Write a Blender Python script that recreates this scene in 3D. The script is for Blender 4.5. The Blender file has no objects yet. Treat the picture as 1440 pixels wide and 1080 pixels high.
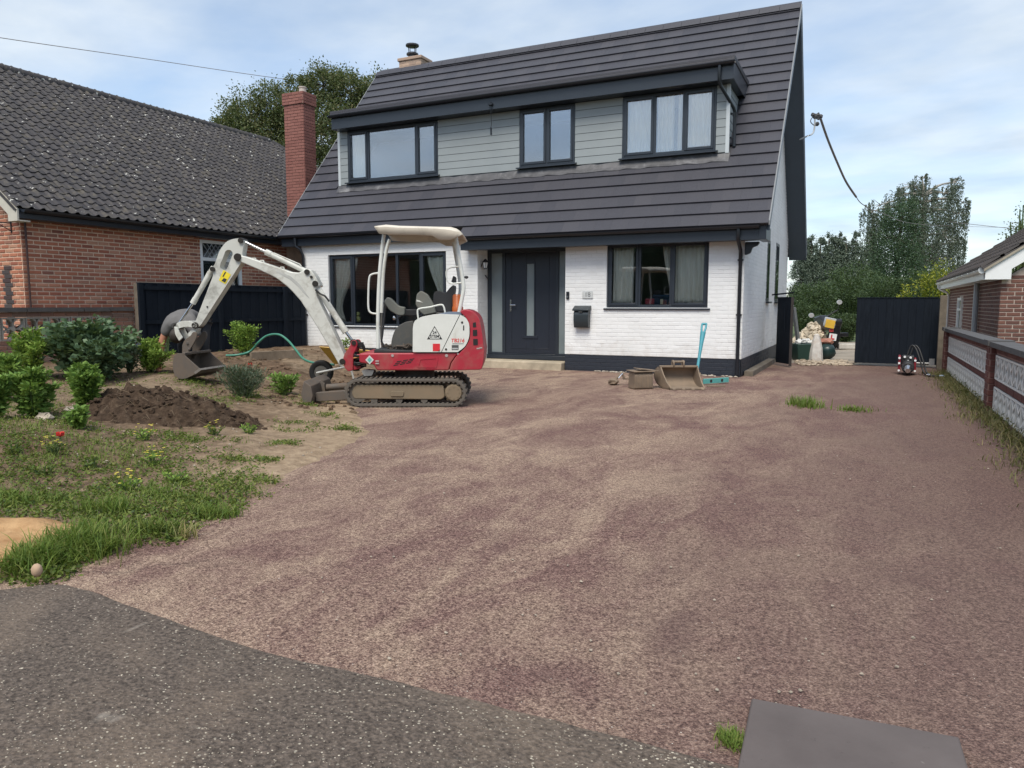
import bpy, bmesh, math, random
import numpy as np
from mathutils import Vector, Matrix, Euler

# ------------------------------------------------------------------ camera, sky, sun, exposure
scene = bpy.context.scene
COL = scene.collection
CAM_H, PITCH, YAW, FPX = 1.33, 0.1063, 0.4457, 1040.0
cam = bpy.data.cameras.new('camera')
cam.sensor_width = 36.0
cam.lens = FPX / 1440.0 * 36.0
cam.clip_start = 0.05
cam.clip_end = 3000
camo = bpy.data.objects.new('camera', cam)
camo.location = (0, 0, CAM_H)
camo.rotation_euler = (math.pi / 2 - PITCH, 0, YAW)
COL.objects.link(camo)
scene.camera = camo

SUN_EL, SUN_AZ = math.radians(57), math.radians(172)      # azimuth clockwise from +y
world = bpy.data.worlds.new('World')
scene.world = world
world.use_nodes = True
nt = world.node_tree
for n in list(nt.nodes):
    nt.nodes.remove(n)
def wn(t, **k):
    n = nt.nodes.new(t)
    for a, b in k.items():
        setattr(n, a, b)
    return n
wout = wn('ShaderNodeOutputWorld')
sky = wn('ShaderNodeTexSky')
sky.sky_type = 'NISHITA'
sky.sun_disc = False
sky.sun_elevation = SUN_EL
sky.sun_rotation = SUN_AZ
sky.air_density = 1.0
sky.dust_density = 0.6
sky.ozone_density = 1.2
bg_sky = wn('ShaderNodeBackground')
bg_sky.inputs['Strength'].default_value = 0.12
nt.links.new(sky.outputs[0], bg_sky.inputs['Color'])
tc = wn('ShaderNodeTexCoord')
sep = wn('ShaderNodeSeparateXYZ')
nt.links.new(tc.outputs['Generated'], sep.inputs[0])
def wmath(op, a, b=None):
    n = wn('ShaderNodeMath', operation=op)
    for i, v in enumerate((a, b)):
        if v is None:
            continue
        if isinstance(v, (int, float)):
            n.inputs[i].default_value = v
        else:
            nt.links.new(v, n.inputs[i])
    return n.outputs[0]
den = wmath('ADD', wmath('MAXIMUM', sep.outputs[2], 0.0), 0.12)
cx = wmath('DIVIDE', sep.outputs[0], den)
cy = wmath('DIVIDE', sep.outputs[1], den)
comb = wn('ShaderNodeCombineXYZ')
nt.links.new(cx, comb.inputs[0]); nt.links.new(cy, comb.inputs[1])
mp = wn('ShaderNodeMapping')
mp.inputs['Rotation'].default_value = (0, 0, 0.55)
mp.inputs['Scale'].default_value = (0.85, 1.05, 1.0)
nt.links.new(comb.outputs[0], mp.inputs[0])
nz = wn('ShaderNodeTexNoise')
nz.inputs['Scale'].default_value = 1.15
nz.inputs['Detail'].default_value = 9
nz.inputs['Roughness'].default_value = 0.56
nz.inputs['Distortion'].default_value = 0.15
nt.links.new(mp.outputs[0], nz.inputs['Vector'])
cr = wn('ShaderNodeValToRGB')
cr.color_ramp.elements[0].position = 0.30; cr.color_ramp.elements[0].color = (0.20, 0.20, 0.20, 1)
cr.color_ramp.elements[1].position = 0.70; cr.color_ramp.elements[1].color = (0.93, 0.93, 0.93, 1)
nt.links.new(nz.outputs['Fac'], cr.inputs[0])
# cloud tone: brighter tops, grey-blue bellies
nz2 = wn('ShaderNodeTexNoise')
nz2.inputs['Scale'].default_value = 2.1
nz2.inputs['Detail'].default_value = 7
nt.links.new(mp.outputs[0], nz2.inputs['Vector'])
cc = wn('ShaderNodeValToRGB')
cc.color_ramp.elements[0].position = 0.32; cc.color_ramp.elements[0].color = (0.50, 0.60, 0.72, 1)
cc.color_ramp.elements[1].position = 0.66; cc.color_ramp.elements[1].color = (0.80, 0.86, 0.90, 1)
nt.links.new(nz2.outputs['Fac'], cc.inputs[0])
bg_cl = wn('ShaderNodeBackground')
bg_cl.inputs['Strength'].default_value = 0.70
nt.links.new(cc.outputs[0], bg_cl.inputs['Color'])
mixw = wn('ShaderNodeMixShader')
nt.links.new(cr.outputs[0], mixw.inputs[0])
nt.links.new(bg_sky.outputs[0], mixw.inputs[1])
nt.links.new(bg_cl.outputs[0], mixw.inputs[2])
nt.links.new(mixw.outputs[0], wout.inputs['Surface'])

sun = bpy.data.lights.new('sun', 'SUN')
sun.energy = 2.3
sun.angle = math.radians(30)
sun.color = (1.0, 0.93, 0.82)
suno = bpy.data.objects.new('sun', sun)
sd = Vector((math.sin(SUN_AZ) * math.cos(SUN_EL), math.cos(SUN_AZ) * math.cos(SUN_EL), math.sin(SUN_EL)))
suno.rotation_euler = sd.to_track_quat('Z', 'Y').to_euler()
suno.location = sd * 60
COL.objects.link(suno)

vs = scene.view_settings
scene.display_settings.display_device = 'sRGB'
vs.view_transform = 'Standard'
vs.look = 'None'
vs.gamma = 1.0
vs.use_curve_mapping = False
vs.exposure = 0.72

# ------------------------------------------------------------------ helpers
rng = np.random.default_rng(7)
random.seed(7)
R = math.radians
_cp, _sp, _cy, _sy = math.cos(PITCH), math.sin(PITCH), math.cos(YAW), math.sin(YAW)
FWD = Vector((-_sy, _cy, 0)); RIGHT = Vector((_cy, _sy, 0)); UPZ = Vector((0, 0, 1))

def hray(px, py):
    """horizontal frame of the photo ray: (u right, d forward, z up) per unit"""
    d = FPX * _cp - (py - 540) * _sp
    z = -FPX * _sp - (py - 540) * _cp
    return (px - 720) / d, 1.0, z / d
def W(px, py, D):
    """point seen at photo pixel (px, py) at horizontal distance D along the view"""
    u, _, z = hray(px, py)
    return RIGHT * (u * D) + FWD * D + Vector((0, 0, CAM_H + z * D))
def onX(px, py, x):
    u, _, z = hray(px, py)
    dx = RIGHT.x * u + FWD.x
    return W(px, py, x / dx)
def onY(px, py, y):
    u, _, z = hray(px, py)
    dy = RIGHT.y * u + FWD.y
    return W(px, py, y / dy)
def onZ(px, py, z0=0.0):
    u, _, z = hray(px, py)
    return W(px, py, (z0 - CAM_H) / z)
def proj(p):
    v = Vector(p) - Vector((0, 0, CAM_H))
    d, u, z = v.dot(FWD), v.dot(RIGHT), v.z
    zc = d * _cp - z * _sp
    yc = d * _sp + z * _cp
    if zc < 0.05:
        return None
    return 720 + FPX * u / zc, 540 - FPX * yc / zc, zc
def seen(p, m=30):
    q = proj(p)
    return q is not None and -m < q[0] < 1440 + m and -m < q[1] < 1080 + m

FRAME = {}          # object -> world matrix of the frame its meshes live in

def tag(o, label=None, cat=None, group=None, kind=None):
    if label: o['label'] = label
    if cat: o['category'] = cat
    if group: o['group'] = group
    if kind: o['kind'] = kind
    return o
def thing(name, label, cat, loc=(0, 0, 0), rotz=0.0, group=None):
    o = bpy.data.objects.new(name, None)
    o.empty_display_size = 0.2
    COL.objects.link(o)
    o.location = loc
    o.rotation_euler = (0, 0, rotz)
    FRAME[o.name] = Matrix.Translation(Vector(loc)) @ Matrix.Rotation(rotz, 4, 'Z')
    return tag(o, label, cat, group)

class MB:
    """collects verts / faces (any space) into one mesh"""
    def __init__(s):
        s.v = []; s.f = []; s.m = []; s.M = Matrix.Identity(4); s.mi = 0
    def add(s, vs, fs):
        b = len(s.v)
        for p in vs:
            s.v.append(tuple(s.M @ Vector(p)))
        for f in fs:
            s.f.append(tuple(i + b for i in f)); s.m.append(s.mi)
        return s
    def box(s, lo, hi):
        x0, y0, z0 = lo; x1, y1, z1 = hi
        return s.add([(x0, y0, z0), (x1, y0, z0), (x1, y1, z0), (x0, y1, z0), (x0, y0, z1), (x1, y0, z1), (x1, y1, z1), (x0, y1, z1)],
                     [(0, 3, 2, 1), (4, 5, 6, 7), (0, 1, 5, 4), (1, 2, 6, 5), (2, 3, 7, 6), (3, 0, 4, 7)])
    def cbox(s, c, sz):
        return s.box([c[i] - sz[i] / 2 for i in range(3)], [c[i] + sz[i] / 2 for i in range(3)])
    def bar(s, p0, p1, w, h, up=(0, 0, 1)):
        p0, p1 = Vector(p0), Vector(p1)
        d = (p1 - p0); L = d.length; d.normalize()
        x = d.cross(Vector(up))
        if x.length < 1e-4: x = d.cross(Vector((1, 0, 0)))
        x.normalize(); z = x.cross(d)
        vs = []
        for q in (p0, p1):
            for a, b in ((-1, -1), (1, -1), (1, 1), (-1, 1)):
                vs.append(q + x * (a * w / 2) + z * (b * h / 2))
        return s.add(vs, [(0, 1, 2, 3), (7, 6, 5, 4), (0, 4, 5, 1), (1, 5, 6, 2), (2, 6, 7, 3), (3, 7, 4, 0)])
    def cyl(s, p0, p1, r0, r1=None, n=12, cap=True):
        r1 = r0 if r1 is None else r1
        p0, p1 = Vector(p0), Vector(p1)
        d = (p1 - p0).normalized()
        x = d.cross(Vector((0, 0, 1)))
        if x.length < 1e-3: x = Vector((1, 0, 0))
        x.normalize(); y = d.cross(x)
        vs = []
        for q, r in ((p0, r0), (p1, r1)):
            for k in range(n):
                a = 2 * math.pi * k / n
                vs.append(q + x * (r * math.cos(a)) + y * (r * math.sin(a)))
        fs = [(k, (k + 1) % n, n + (k + 1) % n, n + k) for k in range(n)]
        if cap: fs += [tuple(range(n - 1, -1, -1)), tuple(range(n, 2 * n))]
        return s.add(vs, fs)
    def tube(s, pts, r, n=8, cap=True):
        pts = [Vector(p) for p in pts]
        rs = r if isinstance(r, (list, tuple)) else [r] * len(pts)
        ref = None; vs = []
        for i, p in enumerate(pts):
            a = pts[max(i - 1, 0)]; b = pts[min(i + 1, len(pts) - 1)]
            d = (b - a).normalized()
            if ref is None:
                ref = d.cross(Vector((0, 0, 1)))
                if ref.length < 1e-3: ref = d.cross(Vector((1, 0, 0)))
            x = (ref - d * ref.dot(d)).normalized(); ref = x
            y = d.cross(x)
            for k in range(n):
                t = 2 * math.pi * k / n
                vs.append(p + x * (rs[i] * math.cos(t)) + y * (rs[i] * math.sin(t)))
        fs = []
        for i in range(len(pts) - 1):
            for k in range(n):
                fs.append((i * n + k, i * n + (k + 1) % n, (i + 1) * n + (k + 1) % n, (i + 1) * n + k))
        if cap: fs += [tuple(range(n - 1, -1, -1)), tuple(range((len(pts) - 1) * n, len(pts) * n))]
        return s.add(vs, fs)
    def prism(s, poly, fn, a, b):
        """poly: 2D points, fn(p, t) -> 3D; extruded from t=a to t=b"""
        n = len(poly)
        vs = [fn(p, a) for p in poly] + [fn(p, b) for p in poly]
        return s.add(vs, [tuple(range(n)), tuple(range(2 * n - 1, n - 1, -1))] + [(i, n + i, n + (i + 1) % n, (i + 1) % n) for i in range(n)])
    def grid(s, rows):
        n = len(rows[0]); vs = [p for r in rows for p in r]
        return s.add(vs, [(i * n + j, i * n + j + 1, (i + 1) * n + j + 1, (i + 1) * n + j) for i in range(len(rows) - 1) for j in range(n - 1)])
    def lathe(s, prof, n=16, base=(0, 0, 0), axis=None):
        """prof: (r, z) list about z through base"""
        b = Vector(base); vs = []
        for r, z in prof:
            for k in range(n):
                a = 2 * math.pi * k / n
                vs.append(b + Vector((r * math.cos(a), r * math.sin(a), z)))
        fs = [(i * n + k, i * n + (k + 1) % n, (i + 1) * n + (k + 1) % n, (i + 1) * n + k) for i in range(len(prof) - 1) for k in range(n)]
        fs += [tuple(range(n - 1, -1, -1)), tuple(range((len(prof) - 1) * n, len(prof) * n))]
        return s.add(vs, fs)
    def blob(s, c, r, seed=0, amp=0.25, n=8, m=6):
        g = random.Random(seed); vs = []; c = Vector(c)
        rr = r if isinstance(r, (tuple, list)) else (r, r, r)
        vs.append(c + Vector((0, 0, -rr[2])))
        for i in range(1, m):
            t = math.pi * i / m
            for k in range(n):
                a = 2 * math.pi * (k + 0.5 * (i % 2)) / n
                f = 1 + g.uniform(-amp, amp)
                vs.append(c + Vector((rr[0] * f * math.sin(t) * math.cos(a), rr[1] * f * math.sin(t) * math.sin(a), -rr[2] * f * math.cos(t))))
        vs.append(c + Vector((0, 0, rr[2])))
        fs = [(0, 1 + (k + 1) % n, 1 + k) for k in range(n)]
        for i in range(m - 2):
            for k in range(n):
                a = 1 + i * n; b = a + n
                fs.append((a + k, a + (k + 1) % n, b + (k + 1) % n, b + k))
        a = 1 + (m - 2) * n
        fs += [(a + k, a + (k + 1) % n, len(vs) - 1) for k in range(n)]
        return s.add(vs, fs)

def mesh_of(mb, name, mats, smooth=None):
    me = bpy.data.meshes.new(name)
    me.from_pydata(mb.v, [], mb.f)
    for m in (mats if isinstance(mats, (list, tuple)) else [mats]):
        me.materials.append(m)
    if any(mb.m):
        me.polygons.foreach_set('material_index', mb.m)
    if smooth:
        me.polygons.foreach_set('use_smooth', [True] * len(me.polygons))
        me.set_sharp_from_angle(angle=R(smooth))
    me.validate()
    me.update()
    return me
def fixnormals(me):
    bm = bmesh.new(); bm.from_mesh(me)
    bmesh.ops.recalc_face_normals(bm, faces=bm.faces)
    bm.to_mesh(me); bm.free(); me.update()
def obj(name, mb, mats, parent=None, smooth=None, bevel=0, seg=2, local=False, kind=None, label=None, mod=None):
    """mesh built in world space (or in the thing's own space when local) -> ONE object"""
    if parent is not None and not local:
        inv = FRAME[parent.name].inverted()
        mb.v = [tuple(inv @ Vector(p)) for p in mb.v]
    me = mesh_of(mb, name, mats, None)
    fixnormals(me)
    if smooth:
        me.polygons.foreach_set('use_smooth', [True] * len(me.polygons))
        me.set_sharp_from_angle(angle=R(smooth))
    o = bpy.data.objects.new(name, me)
    COL.objects.link(o)
    if parent is not None:
        o.parent = parent
        FRAME[o.name] = FRAME[parent.name]
    else:
        FRAME[o.name] = Matrix.Identity(4)
    if bevel:
        b = o.modifiers.new('bevel', 'BEVEL')
        b.width = bevel; b.segments = seg; b.limit_method = 'ANGLE'; b.angle_limit = R(35)
        b.harden_normals = False
        if not smooth:
            me.polygons.foreach_set('use_smooth', [True] * len(me.polygons))
            me.set_sharp_from_angle(angle=R(30))
    if kind: o['kind'] = kind
    if label: o['label'] = label
    return o
def rebase(o, base):
    """move a single-mesh thing's origin to its base"""
    o.data.transform(Matrix.Translation(-Vector(base)))
    o.location = base
    FRAME[o.name] = Matrix.Translation(Vector(base))
    return o
def pieces(name, parent, mesh, mats_world, limit=300, stuff=None):
    """alike pieces: the ones that show largest become parts sharing one mesh, the rest one stuff part"""
    def score(M):
        p = M.translation
        if not seen(p): return -1
        return 1.0 / max(0.1, (p - Vector((0, 0, CAM_H))).length)
    order = sorted(mats_world, key=score, reverse=True)
    inv = FRAME[parent.name].inverted()
    for M in order[:limit]:
        o = bpy.data.objects.new(name, mesh)
        COL.objects.link(o)
        o.parent = parent
        o.matrix_local = inv @ M
    rest = order[limit:]
    if rest:
        n = len(mesh.vertices)
        co = np.empty(n * 3); mesh.vertices.foreach_get('co', co); co = co.reshape(n, 3)
        faces = [tuple(p.vertices) for p in mesh.polygons]
        V = []; F = []; A = []
        for k, M in enumerate(rest):
            m = np.array(inv @ M)
            V.append(co @ m[:3, :3].T + m[:3, 3])
            F += [tuple(i + k * n for i in f) for f in faces]
            A += [random.random()] * len(faces)
        me = bpy.data.meshes.new(stuff or name)
        me.from_pydata(np.concatenate(V).tolist(), [], F)
        for mt in mesh.materials: me.materials.append(mt)
        at = me.attributes.new('rnd', 'FLOAT', 'FACE')
        at.data.foreach_set('value', A)
        if mesh.polygons[0].use_smooth:
            me.polygons.foreach_set('use_smooth', [True] * len(me.polygons))
            me.set_sharp_from_angle(angle=R(40))
        o = bpy.data.objects.new(stuff or name, me)
        COL.objects.link(o)
        o.parent = parent
        o['kind'] = 'stuff'
        FRAME[o.name] = FRAME[parent.name]
def np_mesh(name, V, F, mat, rnd=None, smooth=False):
    me = bpy.data.meshes.new(name)
    V = np.asarray(V, np.float32); F = np.asarray(F, np.int32)
    n, k = F.shape
    me.vertices.add(len(V)); me.vertices.foreach_set('co', V.ravel())
    me.loops.add(n * k); me.loops.foreach_set('vertex_index', F.ravel())
    me.polygons.add(n)
    me.polygons.foreach_set('loop_start', np.arange(0, n * k, k, dtype=np.int32))
    me.polygons.foreach_set('loop_total', np.full(n, k, np.int32))
    if smooth: me.polygons.foreach_set('use_smooth', np.ones(n, bool))
    for m in (mat if isinstance(mat, (list, tuple)) else [mat]):
        me.materials.append(m)
    if rnd is not None:
        a = me.attributes.new('rnd', 'FLOAT', 'FACE')
        a.data.foreach_set('value', np.asarray(rnd, np.float32))
    me.update(calc_edges=True)
    return me
def link_mesh(name, me, parent=None, kind=None):
    o = bpy.data.objects.new(name, me)
    COL.objects.link(o)
    if parent is not None:
        o.parent = parent
        FRAME[o.name] = FRAME[parent.name]
    else:
        FRAME[o.name] = Matrix.Identity(4)
    if kind: o['kind'] = kind
    return o
def copy_tree(o, parent=None):
    c = o.copy(); COL.objects.link(c)
    FRAME[c.name] = FRAME.get(o.name, Matrix.Identity(4))
    if parent is not None: c.parent = parent
    for ch in list(o.children):
        copy_tree(ch, c)
    return c
def rpoly(pts, r=0.03, n=4):
    """round the corners of a 2D polygon; pts may carry their own radius"""
    out = []; N = len(pts)
    for i in range(N):
        p = Vector(pts[i][:2]); rr = pts[i][2] if len(pts[i]) > 2 else r
        a = Vector(pts[i - 1][:2]); b = Vector(pts[(i + 1) % N][:2])
        if rr <= 0:
            out.append(tuple(p)); continue
        da, db = (a - p), (b - p)
        t = min(rr, da.length * 0.45, db.length * 0.45)
        A = p + da.normalized() * t; B = p + db.normalized() * t
        for k in range(n + 1):
            s = k / n
            out.append(tuple(A * (1 - s) ** 2 + p * (2 * s * (1 - s)) + B * s ** 2))
    return out
def smoothpath(pts, n=6):
    """Catmull-Rom through points"""
    P = [Vector(p) for p in pts]; out = []
    for i in range(len(P) - 1):
        p0 = P[max(i - 1, 0)]; p1 = P[i]; p2 = P[i + 1]; p3 = P[min(i + 2, len(P) - 1)]
        for k in range(n):
            t = k / n
            out.append(0.5 * ((2 * p1) + (p2 - p0) * t + (2 * p0 - 5 * p1 + 4 * p2 - p3) * t * t + (3 * p1 - p0 - 3 * p2 + p3) * t ** 3))
    out.append(P[-1])
    return out

# ------------------------------------------------------------------ materials
class NT:
    def __init__(s, name):
        s.mat = bpy.data.materials.new(name); s.mat.use_nodes = True
        s.t = s.mat.node_tree
        for n in list(s.t.nodes): s.t.nodes.remove(n)
        s.out = s.n('ShaderNodeOutputMaterial')
    def n(s, t, **k):
        n = s.t.nodes.new(t)
        for a, b in k.items(): setattr(n, a, b)
        return n
    def l(s, a, b): s.t.links.new(a, b)
    def val(s, sock, v):
        if isinstance(v, (int, float, tuple, list)):
            sock.default_value = (*v, 1) if isinstance(v, (tuple, list)) and len(v) == 3 and sock.type == 'RGBA' else v
        else: s.l(v, sock)
    def coord(s, which='Object', scale=(1, 1, 1), rot=(0, 0, 0)):
        if which == 'World':
            g = s.n('ShaderNodeNewGeometry'); o = g.outputs['Position']
        else:
            g = s.n('ShaderNodeTexCoord'); o = g.outputs[which]
        m = s.n('ShaderNodeMapping'); m.inputs['Scale'].default_value = scale; m.inputs['Rotation'].default_value = rot
        s.l(o, m.inputs[0]); return m.outputs[0]
    def noise(s, vec, scale, detail=5, rough=0.6, dist=0.0, dims='3D'):
        n = s.n('ShaderNodeTexNoise'); s.l(vec, n.inputs['Vector'])
        n.inputs['Scale'].default_value = scale; n.inputs['Detail'].default_value = detail
        n.inputs['Roughness'].default_value = rough; n.inputs['Distortion'].default_value = dist
        return n.outputs['Fac']
    def voro(s, vec, scale, feature='F1', out='Distance', rand=1.0):
        n = s.n('ShaderNodeTexVoronoi', feature=feature); s.l(vec, n.inputs['Vector'])
        n.inputs['Scale'].default_value = scale; n.inputs['Randomness'].default_value = rand
        return n.outputs[out]
    def ramp(s, fac, stops, interp='LINEAR'):
        n = s.n('ShaderNodeValToRGB'); n.color_ramp.interpolation = interp
        e = n.color_ramp.elements
        while len(e) < len(stops): e.new(0.5)
        for i, (p, c) in enumerate(stops):
            e[i].position = p
            e[i].color = (c, c, c, 1) if isinstance(c, (int, float)) else (*c, 1)
        s.l(fac, n.inputs[0]); return n.outputs[0]
    def mix(s, fac, a, b, mode='MIX'):
        n = s.n('ShaderNodeMix', data_type='RGBA', blend_type=mode)
        n.clamp_factor = True
        s.val(n.inputs[0], fac)
        for i, v in ((6, a), (7, b)):
            s.val(n.inputs[i], v)
        return n.outputs[2]
    def math(s, op, a, b=0.0):
        n = s.n('ShaderNodeMath', operation=op); s.val(n.inputs[0], a); s.val(n.inputs[1], b); return n.outputs[0]
    def rnd(s):
        """random per object and per piece"""
        oi = s.n('ShaderNodeObjectInfo'); at = s.n('ShaderNodeAttribute', attribute_name='rnd')
        return s.math('FRACT', s.math('ADD', oi.outputs['Random'], at.outputs['Fac']))
    def bump(s, h, strength=0.3, dist=0.01, prev=None):
        b = s.n('ShaderNodeBump'); b.inputs['Strength'].default_value = strength; b.inputs['Distance'].default_value = dist
        s.l(h, b.inputs['Height'])
        if prev is not None: s.l(prev, b.inputs['Normal'])
        return b.outputs[0]
    def principled(s, col, rough=0.6, metal=0.0, spec=0.5, normal=None, **k):
        p = s.n('ShaderNodeBsdfPrincipled')
        s.val(p.inputs['Base Color'], col); s.val(p.inputs['Roughness'], rough); s.val(p.inputs['Metallic'], metal)
        p.inputs['Specular IOR Level'].default_value = spec
        if normal is not None: s.l(normal, p.inputs['Normal'])
        for a, b in k.items(): s.val(p.inputs[a.replace('_', ' ')], b)
        s.l(p.outputs[0], s.out.inputs['Surface']); return p

def simple(name, col, rough=0.6, metal=0.0, var=0.12, scale=6.0, spec=0.5, bump=0.0, bscale=60, dirt=None, dirtcol=(0.12, 0.09, 0.06), dirtlo=0.52, dirthi=0.72, which='Object'):
    m = NT(name); v = m.coord(which)
    f = m.noise(v, scale, 6)
    lo = tuple(c * (1 - var) for c in col); hi = tuple(min(1, c * (1 + var)) for c in col)
    c = m.ramp(f, [(0.3, lo), (0.7, hi)])
    rg = rough
    if dirt:
        d = m.ramp(m.noise(v, dirt, 8, 0.68, 0.4), [(dirtlo, 0), (dirthi, 1)])
        c = m.mix(m.math('MULTIPLY', d, 0.75), c, dirtcol)
        rg = m.math('ADD', m.math('MULTIPLY', d, 0.3), rough)
    nm = m.bump(m.noise(v, bscale, 4), bump, 0.004) if bump else None
    m.principled(c, rg, metal, spec, nm)
    return m.mat
# ------------------------------------------------------------------ shared materials
def brick_mat(name, cols, rough=0.85, paint=None):
    m = NT(name); v = m.coord('World')
    r = m.rnd()
    c = m.ramp(r, [(i / (len(cols) - 1), c) for i, c in enumerate(cols)])
    g = m.noise(v, 90, 4)
    c = m.mix(m.math('MULTIPLY', m.ramp(g, [(0.35, 0), (0.7, 1)]), 0.35), c, tuple(x * 0.6 for x in cols[0]))
    st = m.ramp(m.noise(v, 1.3, 5), [(0.45, 0), (0.75, 1)])
    c = m.mix(m.math('MULTIPLY', st, 0.25), c, tuple(min(1, x * 1.5 + 0.03) for x in cols[0]))
    m.principled(c, rough, 0, 0.3, m.bump(g, 0.35, 0.004))
    return m.mat
m_brick_red = brick_mat('red_brick', [(0.37, 0.135, 0.083), (0.47, 0.185, 0.11), (0.28, 0.098, 0.067), (0.43, 0.16, 0.095), (0.52, 0.28, 0.185), (0.21, 0.085, 0.066)])
m_brick_brown = brick_mat('brown_brick', [(0.15, 0.07, 0.055), (0.19, 0.09, 0.068), (0.11, 0.055, 0.048), (0.17, 0.078, 0.06)])
m_brick_wall = brick_mat('wall_brick', [(0.13, 0.052, 0.043), (0.165, 0.066, 0.054), (0.105, 0.043, 0.037)])
m_brick_weathered = brick_mat('weathered_brick', [(0.22, 0.12, 0.085), (0.29, 0.15, 0.105), (0.17, 0.10, 0.08), (0.24, 0.17, 0.13)])
m_brick_chim = brick_mat('chimney_brick', [(0.245, 0.105, 0.086), (0.29, 0.128, 0.105), (0.205, 0.085, 0.072)])
m_brick_buff = brick_mat('buff_brick', [(0.42, 0.30, 0.22), (0.5, 0.36, 0.27), (0.33, 0.24, 0.19)])
m_mortar_pink = simple('pink_mortar', (0.62, 0.45, 0.335), 0.95, var=0.15, scale=9, bump=0.3)
m_mortar_pale = simple('pale_mortar', (0.44, 0.36, 0.31), 0.95, var=0.15, scale=9, bump=0.3)
m_mortar_red = simple('red_mortar', (0.25, 0.15, 0.125), 0.95, var=0.2, scale=9)

def painted_brick(name, col, dirt):
    m = NT(name); v = m.coord('World')
    r = m.rnd()
    c = m.mix(r, tuple(x * 0.955 for x in col), tuple(min(1, x * 1.02) for x in col))
    d = m.ramp(m.noise(v, 1.1, 7, 0.65), [(0.45, 0), (0.8, 1)])
    c = m.mix(m.math('MULTIPLY', d, dirt), c, (0.45, 0.44, 0.40))
    sz = m.n('ShaderNodeSeparateXYZ'); m.l(v, sz.inputs[0])
    sp = m.math('SUBTRACT', m.noise(v, 5, 6, .7), m.math('MULTIPLY', sz.outputs[2], .55))
    c = m.mix(m.math('MULTIPLY', m.ramp(sp, [(.18, 0), (.40, 1)]), .28), c, (.45, .40, .34))
    m.principled(c, 0.55, 0, 0.35, m.bump(m.noise(v, 130, 3), 0.08, 0.003))
    return m.mat
m_white_brick = painted_brick('white_painted_brick', (0.80, 0.81, 0.81), 0.25)
m_white_joint = painted_brick('white_painted_joint', (0.79, 0.80, 0.80), 0.25)
m_plinth = simple('plinth_paint', (0.021, 0.027, 0.039), 0.5, var=0.15, scale=3, dirt=2.5, dirtcol=(0.14, 0.11, 0.09), dirtlo=0.6, dirthi=0.9)
m_trim = simple('anthracite_trim', (0.024, 0.031, 0.042), 0.35, var=0.06, scale=2)
m_gutter = simple('black_gutter', (0.015, 0.018, 0.024), 0.3, var=0.05)
m_soffit = simple('dark_soffit', (0.055, 0.075, 0.10), 0.4, var=0.05)
m_clad = simple('grey_cladding', (0.265, 0.295, 0.305), 0.55, var=0.05, scale=1.5, bump=0.08, bscale=25)
m_lead = simple('lead_flashing', (0.075, 0.075, 0.082), 0.5, var=0.35, scale=5, dirt=4, dirtcol=(0.26, 0.26, 0.27), dirtlo=0.52, dirthi=0.75)
m_upvc = simple('white_plastic', (0.78, 0.79, 0.79), 0.35, var=0.03)
m_greyp = simple('grey_plastic_pipe', (0.42, 0.44, 0.46), 0.4, var=0.05)
m_curtain = simple('cream_curtain', (0.80, 0.76, 0.68), 0.9, var=0.05)
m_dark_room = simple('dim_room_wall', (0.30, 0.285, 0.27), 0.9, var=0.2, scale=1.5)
m_steel = simple('bright_steel', (0.72, 0.72, 0.73), 0.22, 1.0, var=0.05)

def glass_mat(name, refl=0.22, tint=(0.92, 0.95, 0.95)):
    m = NT(name)
    g = m.n('ShaderNodeBsdfGlossy'); g.inputs['Roughness'].default_value = 0.0
    v = m.coord('World')
    m.l(m.bump(m.noise(v, 1.4, 2), 0.02, 0.02), g.inputs['Normal'])
    g.inputs['Color'].default_value = (0.95, 0.97, 1, 1)
    t = m.n('ShaderNodeBsdfTransparent'); t.inputs['Color'].default_value = (*tint, 1)
    lw = m.n('ShaderNodeFresnel'); lw.inputs['IOR'].default_value = 1.5
    f = m.math('ADD', m.math('MULTIPLY', lw.outputs[0], 0.9), refl)
    mx = m.n('ShaderNodeMixShader'); m.l(f, mx.inputs[0]); m.l(t.outputs[0], mx.inputs[1]); m.l(g.outputs[0], mx.inputs[2])
    m.l(mx.outputs[0], m.out.inputs['Surface'])
    return m.mat
m_glass_up = glass_mat('coated_glass', 0.17, (.97, .97, .96))
m_glass = glass_mat('clear_glass', 0.05)
m_frost = NT('frosted_glass')
_v = m_frost.coord('World')
m_frost.principled(m_frost.ramp(m_frost.noise(_v, 0.9, 2), [(0.3, (0.13, 0.165, 0.18)), (0.7, (0.24, 0.28, 0.29))]), 0.25, 0, 0.7, m_frost.bump(m_frost.noise(_v, 160, 2), 0.15, 0.002))
m_frost = m_frost.mat

def roof_mat(name, a, b, lichen, rough=0.6):
    m = NT(name); v = m.coord('World')
    c = m.mix(m.rnd(), a, b)
    f = m.noise(v, 45, 5)
    c = m.mix(m.math('MULTIPLY', m.ramp(f, [(0.35, 0), (0.7, 1)]), 0.3), c, tuple(x * 1.7 for x in b))
    if lichen:
        d = m.ramp(m.noise(v, 5.5, 8, 0.72), [(0.50, 0), (0.70, 1)])
        c = m.mix(m.math('MULTIPLY', d, 0.55), c, (0.15, 0.13, 0.09))
        w = m.ramp(m.math('ADD', m.noise(v, 10.0, 3, 0.55), m.math('MULTIPLY', m.noise(v, 0.9, 3), 0.22)), [(0.79, 0), (0.80, 1)])
        c = m.mix(w, c, (0.50, 0.50, 0.46))
        w = m.ramp(m.noise(v, 17.0, 2, 0.5), [(0.73, 0), (0.75, 1)])
        c = m.mix(w, c, (0.36, 0.36, 0.33))
    m.principled(c, rough, 0, 0.4, m.bump(f, 0.3, 0.003))
    return m.mat
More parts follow.
